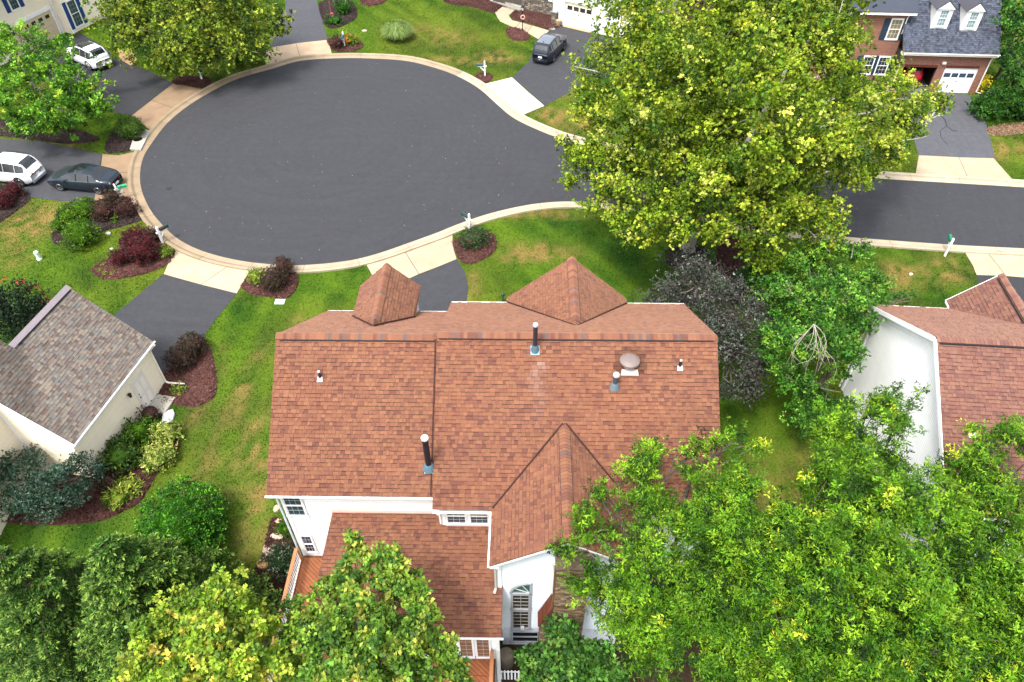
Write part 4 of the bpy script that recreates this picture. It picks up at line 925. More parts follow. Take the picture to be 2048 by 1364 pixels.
def gz2(a, b): return float(ground_z(*W3(a, b, 0)[:2]))-.3
A1 = (fi, wi_); A2 = (LE-.15, wi_)
rz = lambda b: 2.95+sl_*b-.14
lap_wall(wl, [W3(*A2, gz2(*A2)), W3(*A1, gz2(*A1)), W3(*A1, 2.82), W3(*A2, 2.82)], .11)
D = _ray(34, 869); nE = np.array([dE[0], dE[1], 0]); o3 = np.array(W3(A2[0], 0, 0)); t = ((o3-CAM) @ nE)/(D @ nE); q = CAM+D*t; bq = float((q[:2]-E1[:2]) @ pE)
lap_wall(wl, [W3(A2[0], bq, gz2(A2[0], bq)), W3(A2[0], wi_, gz2(*A2)), W3(A2[0], wi_, 2.82), W3(A2[0], bq, rz(bq))], .11)
lap_wall(wl, [W3(A2[0]+7, bq, -2.5), W3(A2[0], bq, -2.2), W3(A2[0], bq, rz(bq)), W3(A2[0]+7, bq, rz(bq))], .11)
lap_wall(wl, [W3(fi, wi_, -.2), W3(fi, 2*wE-wi_, -.2), W3(fi, 2*wE-wi_, 2.9), W3(fi, wE, 5.8), W3(fi, wi_, 2.9)], .11)
obj('wall', wl, 'siding', GH)
tr = MB(WHITE); tr.bar(W3(LE+.01, -.02, 2.84), W3(LE+.01, wE+3.2, 5.9+3.2*sl_), .04, .2); tr.bar(W3(.06, -.02, 2.80), W3(.06, wE, 5.84), .03, .1)
tr.prism([W3(.05, .02, 2.72), W3(LE-.05, .02, 2.72), W3(LE-.05, wi_, 2.80), W3(.05, wi_, 2.80)], [W3(.05, .02, 2.75), W3(LE-.05, .02, 2.75), W3(LE-.05, wi_, 2.83), W3(.05, wi_, 2.83)])
tr.tube([W3(A2[0]+.02, bq-.02, -2.2), W3(A2[0]+.02, bq-.02, rz(bq))], .05, 4); tr.box((-.001, 0, -5), (0, .001, -4.999)); obj_runs('trim', tr, 'paint', GH)
nO = (float(-pE[0]), float(-pE[1]), 0)
gt = MB(WHITE); gutter(gt, W3(LE, -.01, 2.95), W3(-.05, -.01, 2.95), nO); obj_runs('gutter', gt, 'paint', GH)
dn = MB(S(238, 232, 214)); dn.tube([W3(.12, -.08, 2.85), W3(.22, .2, 2.55), W3(.22, .26, 2.4), W3(.22, .26, .18), W3(.22, .1, .10), W3(.12, -.75, .08)], .055, 6); obj('downspout', dn, 'paint', GH)
Fg = Facade(W3(*A2, 0), np.array(W3(*A1, 0))-np.array(W3(*A2, 0)))
s0, z0 = Fg.px(284, 809); s1, z1 = Fg.px(311, 795); dr = MB(S(232, 226, 216)); Fg.box(dr, s0-.08, s1+.08, -.05, 2.15, .014, .04); do = obj('door', dr, 'paint', GH)
dp = MB(S(225, 216, 208)); Fg.box(dp, s0, s1, 0, 2.06, .042, .055); obj('door_panel', dp, 'paint', do)
for a, b, c, d in ((.12, .42, .2, .9), (.55, .85, .2, .9), (.12, .42, 1.05, 1.85), (.55, .85, 1.05, 1.85)):
    dp = MB(S(236, 228, 220)); w_ = s1-s0; Fg.box(dp, s0+a*w_, s0+b*w_, c, d, .056, .066); obj('raised_panel', dp, 'paint', do)
hd = MB(S(60, 50, 44)); c = Vector(Fg.at(s0+.08, 1.0, .09)); hd.lathe([(.01, -.03), (.035, -.01), (.035, .02), (.01, .04)], 8, c); hd.lathe([(.01, .2), (.03, .21), (.03, .24), (.01, .25)], 8, c); obj('door_handle', hd, 'metal', do)
lt = MB(S(40, 34, 32)); c = Vector(Fg.at(s0-.45, 1.75, .14)); lt.lathe([(.02, -.14), (.06, -.10), (.085, .08), (.10, .10), (.02, .18)], 8, c); lt.bar(Fg.at(s0-.45, 1.78, 0), Fg.at(s0-.45, 1.78, .14), .05, .05); obj('wall_lantern', lt, 'metal', GH)

# ---------- upper-left cream house with navy shutters
dirn = P(107, 34.5, 2.3)-P(58.7, 58.7, 2.3); C0 = G(147, 68)
F1 = Facade(C0, dirn); CH = thing('shuttered_house', 'cream clapboard house with navy blue shutters in the top left corner', 'house', F1.at(-3, 0))
g0 = G(128, 67); dd = (g0-C0)[:2] @ np.array(F1.n[:2]); F2o = np.array(C0[:2])-0*g0[:2]
rec = -1.0
F2 = Facade(F1.at(0, 0, rec), dirn)
NAVY = S(36, 66, 128); NAVY = shade(NAVY, .8)
wl = MB(CREAMW)
lap_wall(wl, F1.poly([(0, -.1), (8, -.1), (8, 5.9), (0, 5.9)]), .15)
lap_wall(wl, F2.poly([(-9.5, -.1), (0, -.1), (0, 5.9), (-9.5, 5.9)]), .15)
lap_wall(wl, [F1.at(0, -.1, rec), F1.at(0, -.1), F1.at(0, 5.9), F1.at(0, 5.9, rec)], .15)
F1.box(wl, -9.5, 8, -.1, 5.8, -9, -1.2); obj('wall', wl, 'siding', CH)
tr = MB(WHITE); F1.box(tr, -.02, .14, -.1, 5.9, .015, .04); F2.box(tr, -.14, -.005, -.1, 5.9, .016, .035)
gs0, gz0 = F2.px(107, 34.5); gs1, _z = F2.px(58.7, 58.7); F2.box(tr, gs1-1.0, gs0+.1, 2.35, 2.62, .015, .12); F2.box(tr, gs0-.05, gs0+.12, 0, 2.35, .015, .08); obj_runs('trim', tr, 'paint', CH)
gd = MB(S(206, 188, 160)); F2.box(gd, gs0-5.0, gs0-.05, .0, 2.35, .014, .03); gdo = obj('garage_door', gd, 'paint', CH)
for i in range(6):
    g_ = MB(S(40, 38, 34)); a = gs0-.18-.36-i*.80; F2.box(g_, a-.30, a+.16, 1.75, 2.05, .031, .04); obj('pane', g_, 'glass', gdo)
rl = MB(S(170, 150, 124)); [F2.box(rl, gs0-5.0, gs0-.06, z, z+.02, .0305, .036) for z in (.55, 1.1, 1.62)]; obj('panel_line', rl, 'paint', gdo)
s0, z0 = F1.px(151, 67); s1_, z1 = F1.px(129, 16)
sa = (s0+s1_)/2; zb = .35; zt = 2.75
F1.win(CH, sa+.28, sa+1.35, zb, zt, cols=3, rows=6); 
for a in (sa-.17, sa+1.40):
    sh = MB(NAVY); F1.box(sh, a, a+.40, zb, zt, .014, .045); [F1.box(sh, a+.05, a+.35, zb+.1+k*.14, zb+.18+k*.14, .0455, .055, shade(NAVY, 1.25)) for k in range(int((zt-zb-.2)/.14))]; obj('shutter', sh, 'paint', CH)
s0, z0 = F2.px(25, 20); s1, z1 = F2.px(38.5, 15)
F2.win(CH, s0-.1, s1+.12, min(z0, z1)-.05, 5.4, cols=3, rows=5, fr=WHITE)
for a in (s0-.58, s1+.17):
    sh = MB(NAVY); F2.box(sh, a, a+.42, min(z0, z1)-.05, 5.4, .014, .045); [F2.box(sh, a+.05, a+.37, z0+.1+k*.14, z0+.18+k*.14, .0455, .055, shade(NAVY, 1.25)) for k in range(10)]; obj('shutter', sh, 'paint', CH)
dn = MB(WHITE); c = F2.at(-.22, 0, .08); dn.tube([(c[0], c[1], 5.8), (c[0], c[1], .1)], .05, 6); obj('downspout', dn, 'paint', CH)
rf = MB(shade(S(96, 92, 90), .5))
ev = [F1.at(-9.8, 5.75, .35), F1.at(8.3, 5.75, .35), F1.at(8.3, 9.3, -4.6), F1.at(-9.8, 9.3, -4.6)]; deck_slab(rf, ev); deck_slab(rf, [F1.at(-9.8, 5.75, -9.6), F1.at(8.3, 5.75, -9.6), F1.at(8.3, 9.3, -4.6), F1.at(-9.8, 9.3, -4.6)]); obj('roof', rf, 'shingle', CH)

# ---------- house at the top with stone front, porch and panelled garage door
A, B = G(1124, 50), G(1175, 62); F3 = Facade(A, B-A); TH = thing('stone_fronted_house', 'white house with stone base and panelled garage door, top centre', 'house', A)
wl = MB((.78, .77, .74)); sL, _z = F3.px(1130, 48); dw = 2.75
F3.box(wl, -.75, sL-.06, 0, 5.6, -.5, .0); F3.box(wl, sL+dw, 8, 0, 5.6, -.5, 0); F3.box(wl, sL-.06, sL+dw, 2.25, 5.6, -.5, 0); F3.box(wl, -.75, 8, 0, 5.5, -9, -.55); obj('wall', wl, 'siding', TH)
gd = MB(S(240, 232, 208)); F3.box(gd, sL-.06, sL+dw, .02, 2.25, -.30, -.12); gdo = obj('garage_door', gd, 'paint', TH)
for i in range(4):
    g_ = MB(S(44, 44, 52)); a = sL+.12+i*.66; F3.box(g_, a, a+.52, 1.5, 1.88, -.12, -.105); obj('pane', g_, 'glass', gdo)
rl = MB(S(214, 204, 180)); [F3.box(rl, sL-.05, sL+dw-.01, z, z+.025, -.119, -.108) for z in (.58, 1.12, 1.42, 2.0)]
for i in range(5): F3.box(rl, sL+.02+i*.66, sL+.045+i*.66, .05, 2.2, -.119, -.108)
obj('panel_line', rl, 'paint', gdo); hd = MB(S(30, 30, 30)); F3.box(hd, sL+1.25, sL+1.36, 1.18, 1.26, -.108, -.07); obj('door_handle', hd, 'metal', gdo)
tr = MB((.8, .8, .78)); F3.box(tr, sL-.30, sL-.07, .0, 2.5, .001, .05); F3.box(tr, sL-.30, sL+dw+.2, 2.26, 2.5, .001, .045); F3.box(tr, -.9, -.55, 1.15, 5.6, -.05, .25); obj_runs('trim', tr, 'paint', TH)
th = MB(S(200, 160, 120)); F3.box(th, sL-.1, sL+dw, 0, .03, -.11, .25); obj('threshold', th, 'concrete', TH)
stn = MB(shade(S(110, 104, 96), .5)); F3.box(stn, -1.0, -.45, 0, 1.1, -.15, .32); F3.box(stn, -8.5, -.75, 0, 2.7, -2.5, -1.3); so = obj('stone_base', stn, 'stone', TH)
def stone_face(fc, s0, s1, z0, z1, d, nm='stone'):
    z = z0
    while z < z1-.04:
        h = random.uniform(.13, .22); a = s0
        while a < s1-.05:
            w_ = random.uniform(.2, .48); mb = MB(shade(random.choice([S(150, 138, 120), S(120, 112, 104), S(176, 160, 138), S(104, 102, 100), S(140, 130, 122)]), .62)); dd_ = d+random.uniform(.015, .05)
            b1 = min(a+w_, s1)-.015; zt_ = min(z+h, z1)-.015
            o_ = random.uniform(-.01, .01); q = lambda s_, z_, dd: fc.at(s_, z_, dd)
            mb.prism([q(a+.01, z+.01, d-.02), q(b1, z+.01, d-.02), q(b1, zt_, d-.02), q(a+.01, zt_, d-.02)], [q(a+.03, z+.03+o_, dd_), q(b1-.02, z+.03, dd_), q(b1-.02, zt_-.02, dd_), q(a+.03, zt_-.02+o_, dd_)]); obj(nm, mb, 'stone', so); a += w_
        z += h
stone_face(F3, -5.2, -.78, 0, 1.3, -1.3); stone_face(F3, -.98, -.47, 0, 1.1, .32)
cpm = MB(S(120, 126, 124)); F3.box(cpm, -1.06, -.40, 1.1, 1.17, -.2, .38); obj('stone_cap', cpm, 'concrete', TH)
wb = MB(WHITE); Fw = Facade(F3.at(0, 0, -1.3), np.array(F3.s)); Fw.win(TH, -2.2, -1.2, 1.4, 2.6)
rf = MB(shade(S(90, 88, 86), .5)); deck_slab(rf, [F3.at(-9, 5.5, .4), F3.at(8.4, 5.5, .4), F3.at(8.4, 8.8, -4.7), F3.at(-9, 8.8, -4.7)]); obj('roof', rf, 'shingle', TH)
# its porch: flagstones on a stone plinth
PO = thing('porch', 'flagstone front porch on a low stone plinth with one step', 'porch', G(1030, 8))
pp = [(g[0], g[1]) for g in g2([(988, 0), (1048, 20), (1067, 4), (1060, -18), (1002, -30)])]
mb = MB(shade(S(120, 110, 98), .55)); mb.prism([(x, y, 0) for x, y in pp][::-1], [(x, y, .33) for x, y in pp][::-1]); 
if True:
    mb = MB(shade(S(120, 110, 98), .55)); mb.prism([(x, y, -.02) for x, y in pp], [(x, y, .33) for x, y in pp])
po = obj('plinth', mb, 'stone', PO)
cen = np.mean(pp, axis=0)
xs = [p[0] for p in pp]; ys = [p[1] for p in pp]; yy = min(ys)
while yy < max(ys):
    xx = min(xs); 
    while xx < max(xs):
        w_ = random.uniform(.45, .8); q = [(xx+.02, yy+.02), (xx+w_-.02, yy+.02), (xx+w_-.02, yy+.48), (xx+.02, yy+.48)]
        if all(in_poly(np.array([a]), np.array([b]), pp)[0] for a, b in q):
            mb = MB(shade(jit(random.choice([S(206, 190, 160), S(186, 170, 146), S(214, 200, 176)]), .1), .62)); mb.prism([(a, b, .332) for a, b in q], [(a, b, .36) for a, b in q]); obj('flagstone', mb, 'stone', po)
        xx += w_
    yy += .5
stp = MB(shade(S(176, 172, 162), .6)); a, b = np.array(pp[0]), np.array(pp[1]); dr_ = (b-a)/np.linalg.norm(b-a); nn = np.array([dr_[1], -dr_[0]])
for k, (o0, z) in enumerate(((.0, .345), (.32, .17))):
    q = [a+nn*(o0+.01), b+nn*(o0+.01), b+nn*(o0+.34), a+nn*(o0+.34)]; stp.prism([(p[0], p[1], -.02) for p in q][::-1], [(p[0], p[1], z) for p in q][::-1], shade(S(196, 190, 178), .6) if k == 0 else None)
obj('step', stp, 'stone', PO)

# ---------- brick house, top right
Bc, Bl = G(1950, 188), G(1790, 183.5); F4 = Facade(Bl, Bc-Bl); BH = thing('brick_house', 'red brick house with slate blue roof and two white dormers, top right', 'house', Bc)
W4 = float(np.linalg.norm((Bc-Bl)[:2]))
def uv_mesh(mb, name, fc):
    me = mb.mesh(name); uv = me.uv_layers.new(name='UVMap'); o = np.array(fc.o); s = np.array(fc.s); n = np.array(fc.n)
    for poly in me.polygons:
        nz = np.array(poly.normal); side = abs(nz @ n) < .5 and abs(nz[2]) < .5
        for li in poly.loop_indices:
            p = np.array(me.vertices[me.loops[li].vertex_index].co)-o; uv.data[li].uv = (float(p @ n) if side else float(p @ s), float(p[2]))
    return me
L0, zt0 = F4.px(1813, 129); L1, _ = F4.px(1877, 132); R0, zt1 = F4.px(1889, 135); R1_, _ = F4.px(1957, 137.5); r0b, _ = F4.px(1872, 186); r1b, _ = F4.px(1936, 190)
R0 = (R0+r0b)/2; R1_ = (R1_+r1b)/2; doorw = R1_-R0; L1 = min(L1, R0-.35); L0 = L1-doorw; ht = 2.1
zt = 3.25
mb = MB((1, 1, 1)); S0 = L0-.45
for a, b, c, d in ((S0, L0, 0, zt), (L1, R0, 0, ht), (R1_, W4+.02, 0, zt), (L0, R1_, ht+.0, zt)): F4.box(mb, a, b, c, d, -.22, 0)
obj('wall', uv_mesh(mb, 'wall', F4), 'brick_wall', BH)
mb = MB((1, 1, 1)); F4.box(mb, W4-.20, W4+.02, 0, zt, -7, -.225); obj('wall', uv_mesh(mb, 'wall', F4), 'brick_wall', BH)
mb = MB(shade(S(120, 50, 36), .5))
for a in (L0, R0):          # soldier course over each door
    k = int(doorw/.085)
    for i in range(k): F4.box(mb, a+i*.085+.008, a+(i+1)*.085-.004, ht+.005, ht+.215, .001, random.uniform(.008, .014), shade(jit(S(140, 74, 58), .15), .4))
obj('soldier_course', mb, 'brickwork', BH, kind='stuff')
ins = MB(S(60, 58, 54)); F4.box(ins, L0-.3, R1_+.1, 0, .02, -6, -.23, S(120, 118, 112)); F4.box(ins, L0-.3, R1_+.1, .02, 2.9, -6.1, -5.9); F4.box(ins, L0-.4, L0-.3, .02, 2.9, -6, -.24); F4.box(ins, R0-.2, R0-.1, .02, 2.9, -6, -.24); F4.box(ins, L0-.3, R1_+.1, 2.9, 2.95, -6, -.24); obj('garage_interior', ins, 'paint', BH)
gd = MB(WHITE); F4.box(gd, R0, R1_, .02, ht, -.14, -.08); gdo = obj('garage_door', gd, 'paint', BH)
for i in range(4):
    g_ = MB(S(60, 74, 90)); a = R0+.14+i*(doorw-.2)/4; F4.box(g_, a, a+(doorw-.2)/4-.10, 1.32, 1.66, -.08, -.07); obj('pane', g_, 'glass', gdo)
rl = MB(S(205, 205, 200)); [F4.box(rl, R0+.01, R1_-.01, z, z+.02, -.079, -.070) for z in (.52, 1.04, 1.22, 1.74)]; obj('panel_line', rl, 'paint', gdo)
hd = MB(S(40, 40, 40)); F4.box(hd, R0+doorw/2-.04, R0+doorw/2+.04, .92, 1.0, -.07, -.04); obj('door_handle', hd, 'metal', gdo)
lt = MB(S(230, 228, 222)); F4.box(lt, (L1+R0)/2-.14, (L1+R0)/2+.14, 2.45, 2.62, .001, .16); obj('security_light', lt, 'plastic', BH)
EZ = 3.45; EO = .45
q0 = F4.at(S0-.25, EZ, EO); q1 = F4.at(W4+.25, EZ, EO); sl4 = .93
RP = [q0, q1, F4.at(W4+.25, EZ+sl4*6.2, EO-6.2), F4.at(S0-.25, EZ+sl4*6.2, EO-6.2)]
rf = MB(shade(S(70, 78, 92), .5)); deck_slab(rf, RP); deck_slab(rf, [F4.at(S0-.25, EZ+sl4*6.2, EO-6.2), F4.at(W4+.25, EZ+sl4*6.2, EO-6.2), F4.at(W4+.25, EZ, EO-12.4), F4.at(S0-.25, EZ, EO-12.4)]); rfo = obj('roof', rf, 'shingle', BH)
fld = MB(); roof_plane(RP, SH_BLUE, .17, rfo, fld)
tr = MB((.80, .76, .68)); F4.box(tr, S0-.25, W4+.25, EZ-.24, EZ-.06, EO-.42, EO-.02); obj('eave_trim', tr, 'paint', BH)
gt = MB((.82, .79, .72)); gutter(gt, F4.at(S0-.25, EZ-.01, EO), F4.at(W4+.28, EZ-.01, EO), F4.n); obj_runs('gutter', gt, 'paint', BH)
dn = MB((.8, .78, .74)); dn.tube([F4.at(W4+.15, EZ-.1, EO+.05), F4.at(W4+.05, EZ-.45, .1), F4.at(W4-.02, EZ-.6, .06), F4.at(W4-.02, .2, .06), F4.at(W4+.5, .1, .15)], .05, 6); dn.tube([F4.at(S0-.1, EZ-.1, EO+.05), F4.at(S0+.02, EZ-.5, .08), F4.at(S0+.02, .2, .08)], .05, 6); obj_runs('downspout', dn, 'paint', BH)
for (u0, u1, v0) in ((1861, 1892, 57), (1920, 1951, 61)):
    nrm = frame_of(RP)[3]; D = _ray((u0+u1)/2, v0); t = (np.array(RP[0])-CAM) @ np.array(nrm)/(D @ np.array(nrm)); q = CAM+D*t; sC = float((q-np.array(F4.o)) @ np.array(F4.s)); dC = float((q-np.array(F4.o)) @ np.array(F4.n)); zC = float(q[2]); hw = .62; hh = 1.55
    ff = Facade(F4.at(sC, 0, dC), F4.s); w2 = MB((.80, .79, .76))
    gab = ff.poly([(-hw, zC-.1), (hw, zC-.1), (hw, zC+hh), (0, zC+hh+.55), (-hw, zC+hh)]); n4_ = np.array(F4.n)
    bk_ = [tuple(np.array(p)-n4_*2.6) for p in gab]; w2.prism(bk_, gab); dm = obj('dormer', w2, 'siding', BH)
    window(dm, ff.o, ff.s, ff.n, -.34, .34, zC+.16, zC+hh-.12, fw_=.06, glass=S(150, 180, 186), mun=(.8, .8, .8), base=.01)
    d_ = MB(shade(S(78, 86, 100), .55))
    for sg in (-1, 1):
        pl = [ff.at(0, zC+hh+.62, .16), ff.at(0, zC+hh+.62, -2.4), ff.at(sg*(hw+.16), zC+hh-.05, -2.4), ff.at(sg*(hw+.16), zC+hh-.05, .16)]; deck_slab(d_, pl, .07); 
    obj('dormer_roof', d_, 'shingle', dm)
    t_ = MB((.82, .78, .70)); 
    t_.prism(ff.poly([(-hw-.14, zC+hh-.04), (hw+.14, zC+hh-.04), (0, zC+hh+.53)]), [ff.at(a, z, .15) for a, z in ((-hw-.14, zC+hh-.04), (hw+.14, zC+hh-.04), (0, zC+hh+.53))]); obj('pediment', t_, 'paint', dm)
obj('shingle_field', fld, 'shingle', rfo, kind='stuff')
# two-storey part
F5 = Facade(F4.at(S0-.02, 0, -1.3), F4.s); mb = MB((1, 1, 1)); F5.box(mb, -9, 0, 0, 5.9, -6, 0); obj('wall', uv_mesh(mb, 'wall', F5), 'brick_wall', BH)
tr = MB((.82, .79, .72)); F5.box(tr, -9.3, .35, 5.75, 5.98, -.2, .45); obj('eave_trim', tr, 'paint', BH)
rf = MB(shade(S(78, 86, 100), .58)); rp5 = [F5.at(-9.3, 6.0, .5), F5.at(.35, 6.0, .5), F5.at(.35, 9.2, -3.2), F5.at(-9.3, 9.2, -3.2)]; deck_slab(rf, rp5); obj('roof', rf, 'shingle', BH)
NB = shade(S(36, 58, 78), .8)
for (u0, v0, u1, v1, zh) in ((1786, 50, 1806, 12, 0), (1762, 115, 1782, 92, 1), (1732, 112, 1752, 90, 1)):
    a, z = F5.px(u0, v0); zb, zt_ = (3.7, 5.35) if not zh else (.8, 2.35); s_ = F5.px(u0, (v0+v1)/2+ (0))[0]
    F5.win(BH, s_, s_+.95, zb, zt_, glass=S(150, 140, 110) if not zh else S(60, 66, 70), mun=(.8, .8, .8), base=.012)
    for b in (s_-.48, s_+1.0):
        sh = MB(NB); F5.box(sh, b, b+.42, zb, zt_, .012, .05); [F5.box(sh, b+.05, b+.37, zb+.08+k*.14, zb+.16+k*.14, .0505, .06, shade(NB, 1.3)) for k in range(int((zt_-zb-.15)/.14))]; obj('shutter', sh, 'paint', BH)
dn = MB((.8, .78, .74)); dn.tube([F5.at(-.12, 5.8, .3), F5.at(-.12, 5.4, .07), F5.at(-.12, 4.2, .07)], .045, 6); obj_runs('downspout', dn, 'paint', BH)
# ================================================================== VEHICLES
def car_proto(name, label, L, Wd, Ht, body, top_prof, belt, pill, roofc=None, wb=2.7, tyre=.34, sunroof=None, plate=True, rails=False, cladding=None, lampcol=S(150, 10, 18), tail='wide', arch=None):
    """local frame: nose at -x... front is +x. top_prof: [(x, z)] of the centre line, belt: [(x, z)] of the waist; pill: x of window divisions"""
    root = thing(name, label, 'car')
    xs = sorted(set([round(x, 3) for x in np.linspace(-L/2, L/2, 34)]+[p for p in pill]+[x for x, z in top_prof]))
    tx, tz = zip(*top_prof); bx, bz = zip(*belt)
    hw = lambda x: Wd/2*(1-.42*max(0, (abs(x)-(L/2-.75))/.75)**2.2*.55)
    cabF, cabR = pill[-1], pill[0]
    rings = []
    for x in xs:
        zt = float(np.interp(x, tx, tz)); zb = min(float(np.interp(x, bx, bz)), zt-.02); w_ = hw(x); h = zt-zb
        f = min(1, max(0, h/.42)); rw = w_*(1-.03-.25*f) if h > .1 else w_*.90
        sill = .22+.14*max(0, (abs(x)-(L/2-.35))/.35)
        pts = [(w_*.90, sill), (w_*.985, sill+.10), (w_, (sill+zb)/2), (w_*.985, zb-.04), (w_*.955, zb), (rw+.02, zt-.06*f-.012), (rw*.86, zt-.012*f), (rw*.45, zt+.012), (0, zt+.018)]
        rings.append([(x, y, z) for y, z in pts])
    def cls(i, j):              # what the face between ring i and i+1, band j is
        xm = (xs[i]+xs[i+1])/2; zt = float(np.interp(xm, tx, tz)); zb = float(np.interp(xm, bx, bz)); sl = abs(float(np.interp(xs[i+1], tx, tz))-float(np.interp(xs[i], tx, tz)))/(xs[i+1]-xs[i])
        if j == 4 and cabR < xm < cabF and zt-zb > .16: return 'side'
        if j in (6, 7) and zt-zb > .05:
            if xm > cabF-.9 and sl > .22 and xm > 0: return 'wind'
            if xm < 0 and sl > .28 and zt-zb > .10 and xm > -L/2+.12: return 'rear'
            if sunroof and sunroof[0] < xm < sunroof[1] and sl < .12 : return 'sun'
        if roofc is not None and j >= 6 and sl < .12 and zt-zb > .3: return 'roofskin'
        if cladding and j in (0,): return 'clad'
        return 'body'
    parts = {}
    for i in range(len(xs)-1):
        for sgn in (1, -1):
            for j in range(8):
                c = cls(i, j); mb = parts.setdefault(c if c != 'side' else ('side', sgn), MB())
                A, B, C, D = rings[i][j], rings[i+1][j], rings[i+1][j+1], rings[i][j+1]; q = [(p[0], p[1]*sgn, p[2]) for p in (A, B, C, D)]
                if sgn < 0: q = q[::-1]
                mb.face(q, {'body': body, 'clad': cladding or body, 'roofskin': roofc or body}.get(c, (.012, .015, .018)))
    for e, rg in ((0, rings[0]), (1, rings[-1])):
        full = [(p[0], p[1], p[2]) for p in rg]+[(p[0], -p[1], p[2]) for p in rg[::-1][1:]]
        parts['body'].face(full if e else full[::-1], body)
    und = [(p[0][0], p[0][1], p[0][2]) for p in rings]; parts['body'].face([(x, -y, z) for x, y, z in und]+[p for p in und[::-1]], (.02, .02, .02))
    b = parts.pop('body')
    for extra in ('roofskin', 'clad'):
        if extra in parts:
            p = parts.pop(extra); n0_ = len(b.v); b.v += p.v; b.f += [tuple(i+n0_ for i in f) for f in p.f]; b.c += p.c
    def weld(mb):
        key = {}; nv = []; mp = []
        for v in mb.v:
            k = (round(v[0], 4), round(v[1], 4), round(v[2], 4))
            if k not in key: key[k] = len(nv); nv.append(v)
            mp.append(key[k])
        mb.v = nv; nf = []; nc = []
        for f, c in zip(mb.f, mb.c):
            g = []; [g.append(mp[i]) for i in f if mp[i] not in g]
            if len(g) > 2: nf.append(tuple(g)); nc.append(c)
        mb.f, mb.c = nf, nc; return mb
    obj('body', weld(b), 'car_paint', root, smooth_=True)
    names = {'wind': 'windscreen', 'rear': 'rear_window', 'sun': 'sunroof'}
    for k, p in parts.items(): obj(names.get(k, 'side_glass') if not isinstance(k, tuple) else 'side_glass', weld(p), 'glass', root)
    # pillars and chrome line
    for sg in (1, -1):
        mb = MB(shade(body, .9) if True else body)
        for px_ in pill[1:-1]:
            w_ = hw(px_); zb = float(np.interp(px_, bx, bz)); zt = float(np.interp(px_, tx, tz)); mb.bar((px_, sg*(w_*.955+.006), zb), (px_-.03, sg*(w_*.72+.03), zt-.06), .05, .02, up=(1, 0, 0))
        if len(pill) > 2: obj('pillar', mb, 'car_paint', root)
        cr = MB(S(170, 175, 180)); pr = None
        for x in np.linspace(cabR, cabF, 9):
            p = (x, sg*(hw(x)*.965), float(np.interp(x, bx, bz))); 
            if pr: cr.bar(pr, p, .02, .02)
            pr = p
        obj('window_trim', cr, 'metal', root)
        mr = MB(body); x = cabF-.25; mr.lathe([(.02, 0), (.10, .03), (.12, .10), (.09, .17), (.02, .19)], 8, (x, sg*(hw(x)+.12), float(np.interp(x, bx, bz))-.03)); mr.bar((x, sg*hw(x)*.95, float(np.interp(x, bx, bz))+.02), (x, sg*(hw(x)+.1), float(np.interp(x, bx, bz))+.04), .08, .05); obj('mirror', mr, 'car_paint', root)
        if rails:
            rl = MB(S(30, 30, 34)); rr = [(x, sg*(hw(x)*.70), float(np.interp(x, tx, tz))+.05) for x in np.linspace(cabR+.35, cabF-1.0, 8)]; rl.tube(rr, .022, 6); obj('roof_rail', rl, 'metal', root)
        # lamps
        hl = MB(S(200, 215, 225)); x = L/2-.14; w_ = hw(x); zb = float(np.interp(x, bx, bz)); hl.prism([(x-.30, sg*(hw(x-.3)*1.004), zb-.20), (x-.30, sg*(hw(x-.3)*1.004), zb-.06), (x+.15, sg*(w_*.72), zb-.10), (x+.15, sg*(w_*.72), zb-.22)], [(x-.30, sg*(hw(x-.3)-.12), zb-.20), (x-.30, sg*(hw(x-.3)-.12), zb-.04), (x+.15, sg*(w_*.5), zb-.09), (x+.15, sg*(w_*.5), zb-.22)]); obj('headlight', hl, 'glass', root)
        tl = MB(lampcol); x = -L/2; zb = float(np.interp(x+.1, bx, bz))
        tl.prism([(x+.40, sg*(hw(x+.4)*1.006), zb-.16), (x+.40, sg*(hw(x+.4)*1.006), zb-.03), (x+.05, sg*(hw(x)*1.0), zb-.02), (x+.05, sg*(hw(x)*1.0), zb-.20)], [(x+.30, sg*(hw(x+.3)*.8), zb-.16), (x+.3, sg*(hw(x+.3)*.8), zb-.03), (x-.018, sg*(hw(x)*.55), zb-.04), (x-.018, sg*(hw(x)*.55), zb-.17)])
        if tail == 'tall': tl.bar((x+.16, sg*(hw(x+.16)*.93), zb-.05), (x+.50, sg*(hw(x+.4)*.76), zb+.42), .10, .05, up=(1, 0, 0))
        obj('tail_light', tl, 'car_paint', root)
    bm_ = MB(cladding or shade(body, .35)); bm_.box((-L/2-.025, -Wd*.36, .26), (-L/2+.02, Wd*.36, .42)); obj('bumper', bm_, 'plastic', root); bm_ = MB(cladding or shade(body, .35)); bm_.box((L/2-.02, -Wd*.30, .25), (L/2+.02, Wd*.30, .48)); obj('bumper', bm_, 'plastic', root)
    pm = MB(S(230, 232, 235)); zb = float(np.interp(-L/2+.1, bx, bz)); pm.box((-L/2-.035, -.17, zb-.36), (-L/2-.022, .17, zb-.22)); obj('licence_plate', pm, 'paint', root)
    wd_ = MB((.01, .01, .01)); dl = MB(shade(body, .6)); 
    for sg in (1, -1):
        for px_ in pill[1:-1]: dl.bar((px_, sg*(hw(px_)*1.001), .34), (px_, sg*(hw(px_)*.99), float(np.interp(px_, bx, bz))-.04), .012, .006, up=(0, 1, 0))
    obj('door_gap', dl, 'rubber', root)
